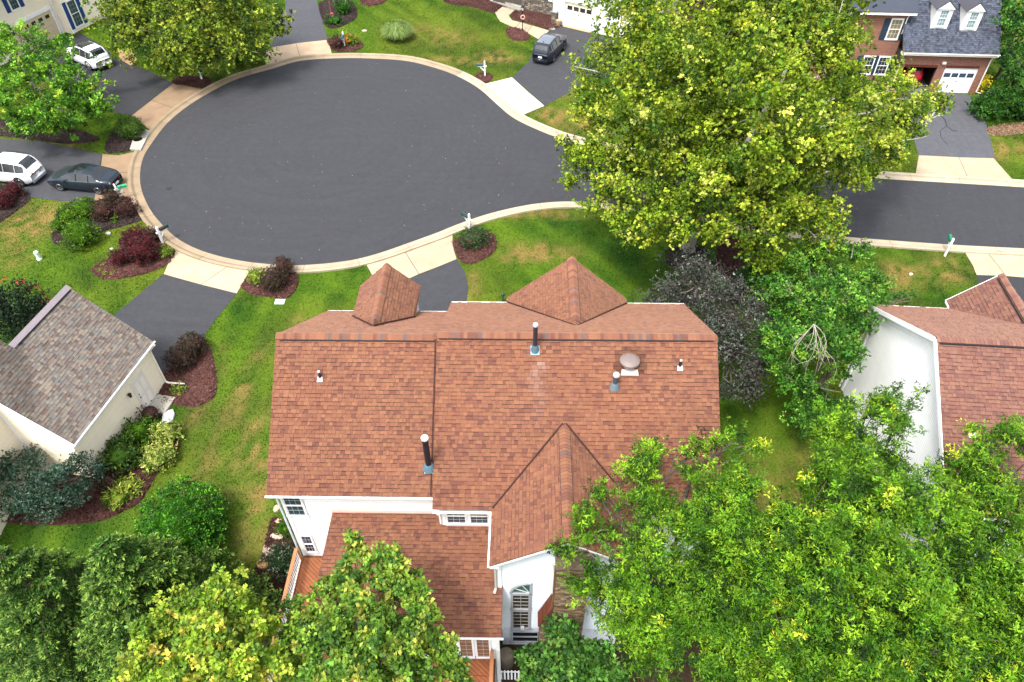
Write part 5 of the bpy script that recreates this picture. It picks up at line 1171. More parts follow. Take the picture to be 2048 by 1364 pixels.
    for sx_ in (wb/2, -wb/2):
        for sg in (1, -1):
            y = sg*(Wd/2-.11); w_ = MB((.012, .012, .013)); w_.lathe([(tyre*.6, -.10), (tyre*.97, -.10), (tyre, -.06), (tyre, .06), (tyre*.97, .10), (tyre*.6, .10)], 22, (sx_, y, tyre), axis='Y'); wo = obj('wheel', w_, 'rubber', root, smooth_=False)
            rm = MB(S(150, 155, 160)); ye = y+sg*.103
            for k in range(5):
                a = 2*math.pi*k/5+.3
                for da in (-.16, .16): rm.bar((sx_, ye, tyre), (sx_+math.cos(a+da)*tyre*.66, ye, tyre+math.sin(a+da)*tyre*.66), .05, .02, up=(0, 1, 0))
            rm.tube([(sx_+math.cos(a)*tyre*.64, ye, tyre+math.sin(a)*tyre*.64) for a in np.linspace(0, 2*math.pi, 19)], .022, 5, cap=False); obj('rim', rm, 'metal', wo)
            ac = MB(arch or (.015, .015, .015)); a_ = np.linspace(0, math.pi, 12); yo = sg*(hw(sx_)*1.0+.006); R1 = tyre*1.18
            ac.face([(sx_+math.cos(t)*R1, yo, tyre+math.sin(t)*R1) for t in a_]) if not arch else [ac.face([(sx_+math.cos(t0)*R1*1.15, yo+sg*.01, tyre+math.sin(t0)*R1*1.15), (sx_+math.cos(t1)*R1*1.15, yo+sg*.01, tyre+math.sin(t1)*R1*1.15), (sx_+math.cos(t1)*R1*.9, yo+sg*.012, tyre+math.sin(t1)*R1*.9), (sx_+math.cos(t0)*R1*.9, yo+sg*.012, tyre+math.sin(t0)*R1*.9)]) for t0, t1 in zip(a_[:-1], a_[1:])]
            obj('wheel_arch', ac, 'rubber', root)
    return root
def park(root, rear_px, front_px, side, Wd, wb, z=0.012):
    a, b = G(*rear_px), G(*front_px); d = norm2(b-a); mid = (a+b)[:2]/2; left = np.array([-d[1], d[0]]); c = mid-left*(Wd/2-.05) if side == 'left' else mid+left*(Wd/2-.05)
    root.location = (float(c[0]), float(c[1]), z); root.rotation_euler = (0, 0, math.atan2(d[1], d[0])); WORLD[root.name] = Vector((0, 0, 0)); return root
DGREY = (.010, .017, .026); WHT_C = (.74, .75, .78)
sedan_top = [(-2.38, .78), (-2.30, 1.0), (-1.75, 1.06), (-1.05, 1.38), (-.5, 1.45), (.1, 1.44), (.62, 1.32), (1.25, .98), (2.0, .82), (2.32, .66), (2.38, .58)]
sedan_belt = [(-2.38, .76), (-1.9, .98), (-1.0, .95), (.8, .90), (1.4, .93), (2.38, .64)]
c1 = car_proto('dark_sedan', 'dark blue-grey saloon car parked across the left driveway apron', 4.76, 1.84, 1.45, DGREY, sedan_top, sedan_belt, [-1.55, -.95, -.05, 1.02], wb=2.85, sunroof=(-.55, .35), tyre=.34)
park(c1, (204, 390), (120, 382), 'left', 1.84, 2.85)
suv_top = [(-2.32, .86), (-2.28, 1.12), (-1.98, 1.58), (-1.7, 1.68), (-.6, 1.73), (.25, 1.69), (.55, 1.60), (1.15, 1.16), (1.9, 1.06), (2.24, .92), (2.32, .7)]
suv_belt = [(-2.32, .84), (-2.1, 1.12), (-1.0, 1.10), (1.0, 1.04), (1.5, 1.06), (2.32, .76)]
c2 = car_proto('white_suv', 'white sport utility car with dark windows cut by the left frame edge', 4.64, 1.85, 1.70, WHT_C, suv_top, suv_belt, [-2.05, -1.45, -.55, .35, 1.0], wb=2.83, tyre=.36, rails=True)
park(c2, (56, 375), (-38, 364), 'left', 1.85, 2.83)
c3 = car_proto('white_suv', 'white sport utility car with black roof and dark bumper under the maple', 4.6, 1.86, 1.69, WHT_C, suv_top, suv_belt, [-1.95, -1.35, -.50, .35, 1.0], wb=2.69, tyre=.37, sunroof=(-.75, .45), rails=True, cladding=(.03, .03, .035), arch=(.03, .03, .035))
park(c3, (194, 147), (136, 120), 'left', 1.86, 2.69)
c4 = car_proto('dark_suv', 'dark blue-black sport utility car parked nose-in by the front path', 4.6, 1.86, 1.69, (.012, .018, .030), suv_top, suv_belt, [-2.0, -1.4, -.50, .35, 1.0], roofc=(.12, .14, .17), wb=2.66, tyre=.36, sunroof=(-.1, .40), tail='tall', rails=False)
park(c4, (1104, 128), (1131, 97), 'right', 1.86, 2.66)
fin = MB((.02, .02, .02)); fin.prism([(-1.62, -.03, 1.70), (-1.42, -.03, 1.70), (-1.42, .03, 1.70), (-1.62, .03, 1.70)], [(-1.62, -.01, 1.80), (-1.58, -.01, 1.80), (-1.58, .01, 1.80), (-1.62, .01, 1.80)]); obj('antenna', fin, 'plastic', c4)
c5 = car_proto('red_car', 'red car standing inside the open brick garage', 4.4, 1.80, 1.5, S(150, 16, 30), suv_top, suv_belt, [-1.9, -1.2, -.4, .35, 1.0], wb=2.6, tyre=.34)
lc = (L0+L1)/2; cc_ = F4.at(lc, .03, -2.75); c5.location = cc_; c5.rotation_euler = (0, 0, math.atan2(-F4.n[1], -F4.n[0])); WORLD[c5.name] = Vector((0, 0, 0))

# ================================================================== MAILBOXES
def mailbox(name, label, u, v, top=None, rot=0, col=S(24, 48, 44), flag=False):
    """white post with arm and brace; green box pointing at the road"""
    p = G(u, v); r = thing(name, label, 'mailbox', (0, 0, 0), 'kerbside mailboxes on white posts')
    mb = MB(WHITE); mb.box((-.055, -.055, -.1), (.055, .055, 1.30)); mb.prism([(-.055, -.055, 1.30), (.055, -.055, 1.30), (.055, .055, 1.30), (-.055, .055, 1.30)], [(-.01, -.01, 1.38), (.01, -.01, 1.38), (.01, .01, 1.38), (-.01, .01, 1.38)]); obj('post', mb, 'paint', r)
    mb = MB(WHITE); mb.box((-.04, -.16, .87), (.04, .62, .95)); mb.bar((0, .05, .50), (0, .42, .87), .06, .06, up=(1, 0, 0)); obj('arm', mb, 'paint', r)
    mb = MB(shade(col, 1.3)); n = 8; ring = [(.10*math.cos(math.pi*k/n), 1.06+.10*math.sin(math.pi*k/n)) for k in range(n+1)]; prof = [(.10, .95)]+ring[0:]+[(-.10, .95)]
    mb.prism([(x, .12, z) for x, z in prof], [(x, .68, z) for x, z in prof]); bx_ = obj('box', mb, 'plastic', r)
    mb = MB(shade(col, 1.8)); mb.prism([(x*1.04, .681, .95+(z-.95)*1.03) for x, z in prof], [(x*1.04, .70, .95+(z-.95)*1.03) for x, z in prof]); obj('door', mb, 'plastic', bx_)
    mb = MB(S(160, 30, 30)); mb.box((.105, .28, 1.02), (.115, .31, 1.14)); mb.box((.105, .28, 1.14), (.115, .38, 1.18)); obj('flag', mb, 'plastic', bx_)
    r.location = (float(p[0]), float(p[1]), float(p[2])); q = np.array(CC)-p[:2]; a = math.atan2(q[1], q[0])-math.pi/2
    if rot is not None: a = rot if abs(rot) > 1e-6 else a
    r.rotation_euler = (0, 0, a); WORLD[r.name] = Vector((0, 0, 0)); return r
mailbox('mailbox', 'dark mailbox on white post beside the big red barberries', 327, 488)
mailbox('mailbox', 'bright green mailbox above the brown shrubs by the dark saloon car', 243, 402, col=S(20, 130, 84))
mailbox('mailbox', 'dark mailbox behind the rose bush across from our drive', 940, 462)
mailbox('mailbox', 'green mailbox on tall white post beside the straight road, right', 1889, 512, rot=R_(-14), col=S(20, 104, 72))
mailbox('mailbox', 'dark green mailbox on its own mulch circle by the pale drive apron', 970, 153, rot=R_(90), col=S(36, 64, 66))
mailbox('mailbox', 'dark mailbox among orange flowers at the top of the circle', 690, 93, rot=R_(180), col=S(30, 70, 74))
mailbox('mailbox', 'dark green mailbox in shade under the upper-left tree', 404, 160, rot=R_(215), col=S(16, 40, 34))

# ================================================================== SMALL THINGS
def stone_thing(u, v, rx, ry, h, col, label, name='stepping_stone', cat='stepping stone', group=None, flat=True, rot=0, mat='stone'):
    p = G(u, v); k = random.randint(7, 9); ring = []
    for i in range(k):
        a = 2*math.pi*i/k+rot; r = 1+random.uniform(-.16, .14); ring.append((p[0]+rx*r*math.cos(a), p[1]+ry*r*math.sin(a)))
    z = float(p[2]); mb = MB(shade(col, .62)); mb.prism([(x, y, z-.06) for x, y in ring], [(x, y, z+h*.7) for x, y in ring])
    inn = [(p[0]+(x-p[0])*.82, p[1]+(y-p[1])*.82) for x, y in ring]; mb.prism([(x, y, z+h*.7+.0005) for x, y in ring], [(x, y, z+h) for x, y in inn])
    o = obj(name, mb, mat); tag(o, label, cat, group); return o
g_ = 'stepping stones along the side of the white house'
for u, v, rx, ry, c, l in [(553,1018,.16,.20,S(226,190,160),'small peach stone highest up the side of the white house'),(557,1043,.17,.14,S(232,200,170),'small pale stone second from the top of the side path'),
    (556,1070,.36,.26,S(222,206,184),'large pale angular stone beside the white house corner'),(540,1099,.30,.30,S(214,184,170),'pinkish flat stone left of the round holly'),
    (527,1127,.28,.26,S(214,168,112),'orange-brown stone left of the round holly, lower'),(508,1160,.34,.22,S(228,206,186),'pale mottled stone lowest in the side path')]: stone_thing(u, v, rx, ry, .09, c, l, group=g_)
g_ = 'stepping stones beside the far garage'
for u, v, rx, ry, l in [(1108,38,.36,.24,'stepping stone nearest the far garage pillar'),(1101,46,.42,.28,'large white stepping stone in the far bed'),(1096,53,.36,.22,'beige stepping stone between the far bed and the path end'),(1104,58,.36,.2,'grey-white stepping stone by the dark car bonnet'),(1111,52,.2,.18,'small stepping stone beside the flower pot'),(1082,12,.3,.15,'stone lying below the far stone wall'),(1116,28,.25,.14,'stone lying at the foot of the far pillar'),(981,11,.26,.2,'square stepping stone in the bed left of the porch'),(982,20,.24,.2,'round stepping stone in the bed left of the porch')]:
    stone_thing(u, v, rx, ry, .08, S(214, 208, 194), l, group=g_)
stone_thing(217, 468, .20, .14, .10, S(216, 222, 206), 'pale flat valve cover in the lawn right of the green bush', 'valve_cover', 'ground cover', mat='concrete')
stone_thing(224, 499, .12, .10, .08, S(216, 222, 206), 'small pale valve cover near the small red bush', 'valve_cover', 'ground cover', mat='concrete')
stone_thing(729, 62, .26, .18, .08, S(228, 206, 176), 'round cream stone in the far lawn near the plume grass', 'garden_stone', 'stone')
stone_thing(1821, 549, .12, .1, .08, S(236, 228, 210), 'small white stone in the striped right lawn', 'garden_stone', 'stone')
stone_thing(318, 518, .16, .10, .10, S(176, 128, 110), 'small brown stone in the red barberry bed', 'garden_stone', 'stone')
stone_thing(337, 836, .28, .5, .16, S(236, 234, 236), 'white splash block beside the cream garage door step', 'splash_block', 'splash block', mat='concrete', rot=.5)
stone_thing(1662, 176, .5, .45, .5, S(200, 160, 136), 'tan boulder glimpsed through the giant tree', 'boulder', 'boulder')
# meter lid with ribs
p = G(560, 604); ml = thing('meter_lid', 'pale grey-blue utility lid in the lawn below the small bed', 'utility lid', p); mb = MB(S(205, 222, 224)); mb.box((p[0]-.28, p[1]-.20, -.02), (p[0]+.28, p[1]+.20, .05)); obj('frame', mb, 'plastic', ml)
for i in range(6): mb = MB(S(186, 206, 210)); mb.box((p[0]-.25+i*.085, p[1]-.17, .05), (p[0]-.25+i*.085+.05, p[1]+.17, .062)); obj('rib', mb, 'plastic', ml)
# utility pedestal
p = G(80, 519); mb = MB(S(206, 222, 208)); mb.lathe([(.16, 0), (.16, .10), (.13, .12), (.13, .48), (.145, .50), (.145, .58), (.10, .62), (.01, .63)], 14, (p[0], p[1], 0)); tag(obj('utility_pedestal', mb, 'plastic', smooth_=False), 'pale green cylindrical utility post in the left lawn', 'utility post')
# storm drain
poly = g2([(292,262),(302,265),(292,285),(283,303),(261,302),(266,285),(274,268)]); paved.append(poly); sd = bpy.data.objects.new('storm_inlet', None); COL.objects.link(sd); p = G(277, 282); sd.location = tuple(p); WORLD[sd.name] = Vector(p); tag(sd, 'concrete storm drain slab with round rusty manhole lid by the kerb', 'storm drain')
mb = MB(shade(S(190, 188, 176), .62)); mb.prism([(x, y, .0) for x, y in poly][::-1], [(x, y, .15) for x, y in poly][::-1]); obj('top_slab', mb, 'concrete', sd)
mb = MB(shade(S(96, 70, 58), .6)); mb.lathe([(.33, .145), (.33, .165), (.30, .17), (.30, .162), (.01, .164)], 20, (p[0], p[1], 0)); obj('manhole_lid', mb, 'metal', sd)
# manhole in the road
p = G(338, 377); mb = MB(S(70, 66, 64)); mb.lathe([(.20, .0), (.20, .014), (.17, .018), (.01, .018)], 16, (p[0], p[1], 0)); tag(obj('iron_cover', mb, 'metal'), 'small round iron cover in the asphalt circle, left side', 'valve lid')
# concrete door step
q = [W3(*t, 0) for t in ((1.05, .22), (2.15, .22), (2.15, -.75), (1.05, -.75))]; mb = MB(shade(S(206, 200, 184), .62)); mb.prism([(a, b, -.1) for a, b, c in q][::-1], [(a, b, .12) for a, b, c in q][::-1]); tag(obj('door_step', mb, 'concrete'), 'concrete step at the side door of the cream garage', 'step')
# lamp post with wreath
p = G(1045, 62); x, y = p[:2]; lp = thing('lamp_post', 'black lamp post with glass lantern and wreath in its mulch circle', 'lamp post', p)
mb = MB((.02, .02, .022)); mb.lathe([(.07, 0), (.07, .2), (.04, .25), (.035, 1.75), (.06, 1.78), (.02, 1.85)], 10, (x, y, 0)); obj('pole', mb, 'metal', lp)
mb = MB((.02, .02, .022)); mb.lathe([(.03, 1.83), (.10, 1.86), (.10, 1.88)], 6, (x, y, 0)); mb.lathe([(.17, 2.17), (.13, 2.24), (.04, 2.33), (.01, 2.40)], 6, (x, y, 0))
for k in range(6): a = math.pi/3*k; mb.bar((x+.09*math.cos(a), y+.09*math.sin(a), 1.87), (x+.15*math.cos(a), y+.15*math.sin(a), 2.18), .015, .015)
la = obj('lantern', mb, 'metal', lp); mb = MB((.75, .75, .7)); mb.lathe([(.08, 1.885), (.135, 2.165)], 6, (x, y, 0)); obj('pane', mb, 'glass', la)
mb = MB(S(190, 150, 140)); mb.tube([(x+.02+.17*math.cos(a), y-.07, 1.30+.17*math.sin(a)) for a in np.linspace(0, 2*math.pi, 17)], .06, 6, cap=False); obj('wreath', mb, 'stone', lp)
# flower pot by the far garage
p = G(1117, 52); x, y = p[:2]; fp = thing('flower_pot', 'tan urn planted with pink and white flowers by the far garage', 'flower pot', p)
mb = MB(shade(S(206, 176, 140), .6)); mb.lathe([(.15, 0), (.24, .30), (.27, .52), (.30, .55), (.24, .56), (.02, .52)], 12, (x, y, 0)); obj('pot', mb, 'stone', fp)
# garden flag
p = G(664, 36); x, y = p[:2]; gf = thing('garden_flag', 'small pink garden flag on a brown post at the top', 'garden flag', p)
mb = MB(S(110, 78, 60)); mb.box((x-.05, y-.05, 0), (x+.05, y+.05, 1.6)); obj('post', mb, 'wood', gf); mb = MB(S(226, 90, 140)); mb.box((x-.05, y-.085, .15), (x+.22, y-.06, .55)); obj('banner', mb, 'paint', gf)
# rain barrel and picket panel behind the house
p = P(1012, 1310, -1.3); x, y = p[:2]; rb = thing('rain_barrel', 'round grey-brown lidded barrel beside the basement window', 'barrel', (x, y, -2.2))
mb = MB(shade(S(128, 116, 100), .6)); mb.lathe([(.28, -2.2), (.33, -1.9), (.33, -1.5), (.30, -1.3), (.31, -1.28), (.31, -1.24), (.05, -1.22)], 20, (x, y, 0)); obj('drum', mb, 'plastic', rb); mb = MB(shade(S(146, 132, 112), .6)); mb.lathe([(.26, -1.239), (.26, -1.215), (.08, -1.20), (.08, -1.17), (.01, -1.17)], 16, (x, y, 0)); obj('lid', mb, 'plastic', rb)
pf = P(1000, 1340, -1.2); pk = thing('picket_fence', 'short white picket fence panel below the deck corner', 'fence', (pf[0], pf[1], -2.2))
mb = MB(WHITE); mb.box((pf[0], pf[1]+.02, -1.5), (pf[0]+.75, pf[1]+.05, -1.44)); obj('rail', mb, 'paint', pk)
for i in range(6): a = pf[0]+i*.14; mb = MB(WHITE); mb.prism([(a, pf[1], -2.2), (a+.08, pf[1], -2.2), (a+.08, pf[1]+.018, -2.2), (a, pf[1]+.018, -2.2)], [(a+.01, pf[1], -1.28), (a+.07, pf[1], -1.28), (a+.07, pf[1]+.018, -1.28), (a+.01, pf[1]+.018, -1.28)]); obj('picket', mb, 'paint', pk)
# small white yard light by the front gable
p = G(1006, 604); mb = MB(S(70, 90, 100)); mb.lathe([(.03, 0), (.03, .5), (.12, .52), (.10, .62), (.02, .70)], 8, (p[0], p[1], 0)); tag(obj('yard_light', mb, 'metal'), 'small grey yard light just beyond the large front gable', 'yard light')
# litter of pale leaves and specks on the asphalt
v_ = []; c_ = []
for i in range(210):
    a = random.uniform(0, 6.28); r = 13.7*math.sqrt(random.random()); x, y = CC[0]+r*math.cos(a), CC[1]+r*math.sin(a)
    if i % 4 == 0: x = random.uniform(-2, 34); y = random.uniform(18.5, 25)
    if not in_poly(np.array([x]), np.array([y]), road_poly)[0]: continue
    l = random.uniform(.012, .034); t = random.uniform(0, 6.28); dx, dy = math.cos(t)*l, math.sin(t)*l
    v_.append([(x-dx, y-dy, .012), (x+dy*.6, y-dx*.6, .016), (x+dx, y+dy, .014), (x-dy*.6, y+dx*.6, .022)]); c_.append(random.choice([S(220, 214, 196), S(190, 180, 150), S(150, 130, 90), S(230, 230, 225)]))
obj('leaf_litter', quad_mesh('leaf_litter', np.array(v_), np.array(c_)*.7), 'paint', kind='stuff')
# ================================================================== PLANTS
def unit(a): return a/np.maximum(1e-9, np.linalg.norm(a, axis=-1, keepdims=True))
def sphere_dirs(n): return unit(rng.normal(size=(n, 3)))
def bump_noise(d, seed, k=7, amp=.25, f=2.6):
    r = np.random.default_rng(seed); q = unit(r.normal(size=(k, 3))); ph = r.uniform(0, 6.28, k); s = 0
    for i in range(k): s = s+np.sin(f*(d @ q[i])*2.2+ph[i])
    return 1+amp*s/math.sqrt(k)
def leaf_quads(base, dirv, size, aspect=.45, fold=.18, lobed=False):
    """a diamond leaf from base along dirv; returns (N,4,3)"""
    n = len(base); rnd = unit(rng.normal(size=(n, 3))+np.array([0, 0, .9])); side = unit(np.cross(dirv, rnd)); nor = np.cross(side, dirv)
    L = size[:, None]; W = (size*aspect)[:, None]
    mid = base+dirv*L*.52; tip = base+dirv*L-nor*L*.12
    return np.stack([base, mid+side*W+nor*W*fold, tip, mid-side*W+nor*W*fold], 1)
def crown_mesh(name, lobes, pal, leaf=.13, aspect=.42, dens=1.0, clump=.42, per=26, whorl=5, tip=None, tipfrac=0, spread=1.0, fill=.3, up=.35, spike=0.0, seed=1, amp=.20, bough=0):
    """lobes: (x,y,z,rx,ry,rz). leaves stand in whorls round twig tips, twigs in clumps over each lobe's uneven surface"""
    B = []; Dv = []; Sz = []; Cl = []; pal = [(np.array(c), w_) for c, w_ in pal]; pw = np.array([w_ for _, w_ in pal], float); pw /= pw.sum(); pc = np.array([c for c, _ in pal])
    for li, (x, y, z, rx, ry, rz) in enumerate(lobes):
        c = np.array([x, y, z]); R3 = np.array([rx, ry, rz]); area = 4*math.pi*((rx*ry)**1.6/3+(rx*rz)**1.6/3+(ry*rz)**1.6/3)**(1/1.6)
        nc = max(4, int(area*dens/(clump*clump*1.6))); d = sphere_dirs(nc*2); d = d[(d[:, 2] > -.75) | (rng.random(len(d)) < .3)][:nc]; n_ = len(d); br_ = 1.0
        if bough:               # twigs gather on boughs, with hollows in between
            kb = max(9, int(area/(bough*bough*2.3))); bd = sphere_dirs(kb); bd[:, 2] += .15; bd = unit(bd); wh = rng.integers(0, kb, n_); sgm = .62/math.sqrt(kb)*1.9
            dev = rng.normal(size=(n_, 3))*sgm*.62; d = unit(bd[wh]+dev); dv = (dev**2).sum(1)/(sgm*sgm); br_ = rng.uniform(.92, 1.16, kb)[wh]-.18*np.clip(dv, 0, 2)
        rr = br_*bump_noise(d, seed*31+li, amp=amp)*np.where(rng.random(n_) < fill, rng.uniform(.45, .85, n_), rng.uniform(.88, 1.08, n_))
        cc = c+d*R3*rr[:, None]; tone = rng.normal(.97, .24, n_).clip(.5, 1.6); istip = (rng.random(n_) < tipfrac) & (rr > .85) & (d[:, 2] > -.1); csel = rng.choice(len(pc), n_, p=pw)
        nw = max(2, per//whorl); out = unit(d*np.array([1, 1, .7])+np.array([0, 0, up]))
        # twig tips
        off = rng.normal(size=(n_, nw, 3))*np.array([1, 1, .75])*clump*.55*spread
        if spike: off = off*.55+out[:, None, :]*(rng.uniform(-.2, 1, (n_, nw, 1))*spike)
        tb = (cc[:, None, :]+off).reshape(-1, 3); td = unit(np.repeat(out, nw, 0)+rng.normal(size=(n_*nw, 3))*.55)
        ld = unit(np.repeat(td, whorl, 0)*.55+rng.normal(size=(len(tb)*whorl, 3))*.8); bb = np.repeat(tb, whorl, 0)+rng.normal(size=(len(tb)*whorl, 3))*leaf*.25
        B.append(bb); Dv.append(ld); Sz.append(leaf*rng.uniform(.65, 1.25, len(bb)))
        colr = pc[csel]*tone[:, None]; 
        if tip is not None: colr = np.where(istip[:, None], np.array(tip)*rng.uniform(.75, 1.15, (n_, 1)), colr)
        lc_ = np.repeat(colr, nw*whorl, 0)*rng.normal(1, .16, (len(bb), 1)).clip(.55, 1.6); lc_[:, 0] *= rng.normal(1, .08, len(bb)).clip(.7, 1.3); Cl.append(lc_)
    B = np.concatenate(B); return quad_mesh(name, leaf_quads(B, np.concatenate(Dv), np.concatenate(Sz), aspect), np.concatenate(Cl)), len(B)
LEAFN = {}
def limb(mb, a, b, r0, r1, col, bend=.12, n=5, k=7):
    a = np.array(a, float); b = np.array(b, float); L = np.linalg.norm(b-a); o = rng.normal(size=3)*bend*L; o[2] = abs(o[2])*.6
    pts = [a+(b-a)*t+o*math.sin(math.pi*t) for t in np.linspace(0, 1, n)]; mb.tube([tuple(p) for p in pts], [r0+(r1-r0)*t for t in np.linspace(0, 1, n)], k, col, cap=False); return pts
def tree(name, label, base, lobes_px, pal, bark, trunk_r=.25, mat='leaf', group=None, fork=None, zs=.8, cat='tree', twigs=3, bare=0, **k):
    """lobes_px: (u, v, z, r) - a leaf mass of radius r centred on the sight line through u,v at height z"""
    lobes = []
    for u, v, z, r in lobes_px: p = P(u, v, z); lobes.append((p[0], p[1], z, r, r, r*zs))
    bx_, by_, bz_ = base; root = thing(name, label, cat, (bx_, by_, bz_), group)
    k.setdefault('bough', .75); me, n = crown_mesh('crown', lobes, pal, seed=len(LEAFN)+3, **k); LEAFN[label] = n; obj('crown', me, mat, root)
    mb = MB(bark); cx, cy = np.mean([l[0] for l in lobes]), np.mean([l[1] for l in lobes]); zf = fork or np.mean([l[2] for l in lobes])*.35
    fk = np.array([bx_+(cx-bx_)*.12, by_+(cy-by_)*.12, bz_+(zf-bz_)])
    limb(mb, (bx_, by_, bz_-.1), fk, trunk_r, trunk_r*.75, bark, .03, 6, 10)
    mb.tube([(bx_, by_, bz_-.15), (bx_, by_, bz_+.18)], [trunk_r*1.7, trunk_r*1.02], 10, bark, cap=False)
    for (x, y, z, rx, ry, rz) in lobes:
        m = np.array([x, y, z-rz*.15]); h = fk+(m-fk)*rng.uniform(.0, .12); pts = limb(mb, h, m, trunk_r*rng.uniform(.30, .5), .035, bark, .09, 7, 6)
        for t in range(twigs):
            s_ = pts[rng.integers(2, 6)]; e_ = np.array([x, y, z])+sphere_dirs(1)[0]*np.array([rx, ry, rz])*.85; limb(mb, s_, e_, .035, .010, shade(bark, 1.25), .1, 5, 4)
    for t in range(bare):
        l = lobes[t % len(lobes)]; c = np.array(l[:3]); d = sphere_dirs(1)[0]; d[2] = abs(d[2]); e_ = c+d*np.array(l[3:])*.86; limb(mb, c+d*np.array(l[3:])*.3, e_, .03, .008, shade(bark, 1.9), .15, 6, 4)
    obj('trunk', mb, 'bark', root); return root
YG = [(np.array(S(148, 176, 38))*.62, 4), (np.array(S(118, 154, 36))*.57, 4), (np.array(S(188, 204, 62))*.68, 2.6), (np.array(S(86, 124, 34))*.52, 2.2), (np.array(S(210, 220, 100))*.72, .9)]
# great sycamore
syc = [(1290,70,12,3.4),(1400,30,13.5,3.5),(1530,20,14,3.6),(1660,10,12,3.0),(1225,150,9.5,2.6),(1340,165,12,3.4),(1470,150,13,3.5),(1600,150,12,3.2),(1690,50,10,1.5),(1735,170,9,1.9),(1815,190,7.5,1.5),(1865,205,6.6,1.1),(1800,260,7,1.8),(1720,290,8,2.2),
 (1600,270,10,2.8),(1480,270,11,3.0),(1350,260,10,2.8),(1240,240,8,2.0),(1175,330,6.5,1.7),(1150,340,5.8,1.0),(1240,345,7,1.8),(1290,390,7.2,2.0),(1270,440,6,1.3),(1330,440,6.5,1.4),(1380,365,8,2.2),(1490,370,8.5,2.4),(1580,400,7.5,2.2),(1540,450,6.8,1.8),(1620,450,6.4,1.6),(1650,500,5.6,.9),(1220,400,6,1.2),(1410,440,7,1.5),(1700,350,6,1.3),(1770,310,6,1.2),(1320,110,11,2.6),(1560,80,13,2.6),(1520,505,5.5,.9),(1440,330,9,2.0),(1250,300,7.6,1.9)]
b = G(1375, 500)
tree('sycamore_tree', 'giant yellow-green sycamore spreading over the street, upper right', (b[0], b[1], 0), syc, YG, shade(S(196, 190, 176), .5), trunk_r=.42, bough=1.25, leaf=.15, aspect=.46, dens=.72, clump=.44, per=45, whorl=5, fork=4.5, twigs=3, bare=6, spread=1.05, fill=.25)
so_ = bpy.data.objects['sycamore_tree']; mb = MB(shade(S(206, 200, 186), .55))
for path, r0 in (([(1450,365,8.2),(1500,275,10.9),(1540,200,12.5),(1560,170,12.9)], .14), ([(1560,170,12.9),(1585,115,13.2),(1645,55,12.9)], .09), ([(1590,300,9.6),(1630,262,10.4),(1690,235,10.0),(1740,225,9.2)], .08), ([(1375,480,3.0),(1395,400,7.0),(1450,365,8.5)], .20)):
    w_ = [P(*q) for q in path]; mb.tube([tuple(q) for q in catmull(w_, 4, closed=False)], list(np.linspace(r0, r0*.6, len(catmull(w_, 4, closed=False)))), 7, cap=False)
obj('bough', mb, 'bark', so_)
# willow oaks
WO = [(np.array(S(114, 166, 34))*.64, 5), (np.array(S(88, 142, 30))*.55, 4), (np.array(S(152, 196, 46))*.72, 3), (np.array(S(58, 102, 30))*.42, 2.2)]
TIP = np.array(S(216, 228, 64))*.78
woA = [(1287,915,8,.52),(1280,975,8,.88),(1310,1045,8,.85),(1185,1065,7.2,.62),(1195,990,7.6,.35),(1150,1100,6.8,.42),(1400,895,8.6,.50),(1418,950,8.5,.75),(1488,890,8.2,.42),(1470,990,8.5,.85),(1400,1085,8.8,1.05),(1250,1140,7,.9),(1205,1200,6.2,.75),(1165,1180,5.8,.4),(1320,1180,8,1.5),(1460,1110,9,1.5),(1380,1290,8,1.6),(1275,1270,6.5,.95),(1480,1220,9,1.5)]
woB = [(1550,1060,8.2,.6),(1600,1090,9.6,1.0),(1660,960,9.3,.95),(1680,880,9,.8),(1735,815,8.8,.62),(1800,820,8.6,.62),(1765,880,9,.85),(1745,930,9,.8),(1650,845,8.8,.5),(1700,1020,10,1.2),(1790,1070,10.2,1.5),(1700,1130,10.5,1.6),(1590,1200,10,1.6),(1760,1230,10.3,1.6),(1640,1310,9.6,1.5),(1530,1320,9,1.4),(1790,1330,9.8,1.4)]
woC = [(1885,1030,8.7,.85),(1945,960,9,.85),(1980,890,8.8,.55),(2045,890,8.8,.8),(2010,1010,9,1.5),(1890,1110,9.6,1.5),(1960,1180,9.6,1.6),(2050,1240,9.3,1.5),(1880,1290,9.6,1.5),(1990,1330,9.2,1.5),(1905,950,8.6,.45)]
kw = dict(leaf=.125, aspect=.17, dens=1.25, bough=.62, clump=.32, per=70, whorl=7, tip=TIP, tipfrac=.05, spread=1.1, spike=.45, fill=.3, up=.6)
def yard(x, y): return float(ground_z(x, y))
pA, pB, pC = P(1330, 1200, 3), P(1690, 1180, 3), P(1990, 1200, 3)
og = 'willow oaks massed along the lower right'
tree('willow_oak', 'willow oak leaning over the right end of the brown roof, bare twigs inside', (pA[0]+.2, pA[1]+.3, -2.2), woA, WO, shade(S(128, 116, 104), .5), trunk_r=.16, bare=4, **kw)
tree('willow_oak', 'willow oak with yellow shoots in front of the white gable wall', (pB[0], pB[1]+.3, -2.2), woB, WO, shade(S(120, 110, 98), .5), trunk_r=.18, bare=3, **kw)
tree('willow_oak', 'willow oak filling the lower right corner', (pC[0], pC[1]+.3, -2.2), woC, WO, shade(S(120, 110, 98), .5), trunk_r=.26, bare=2, **kw)
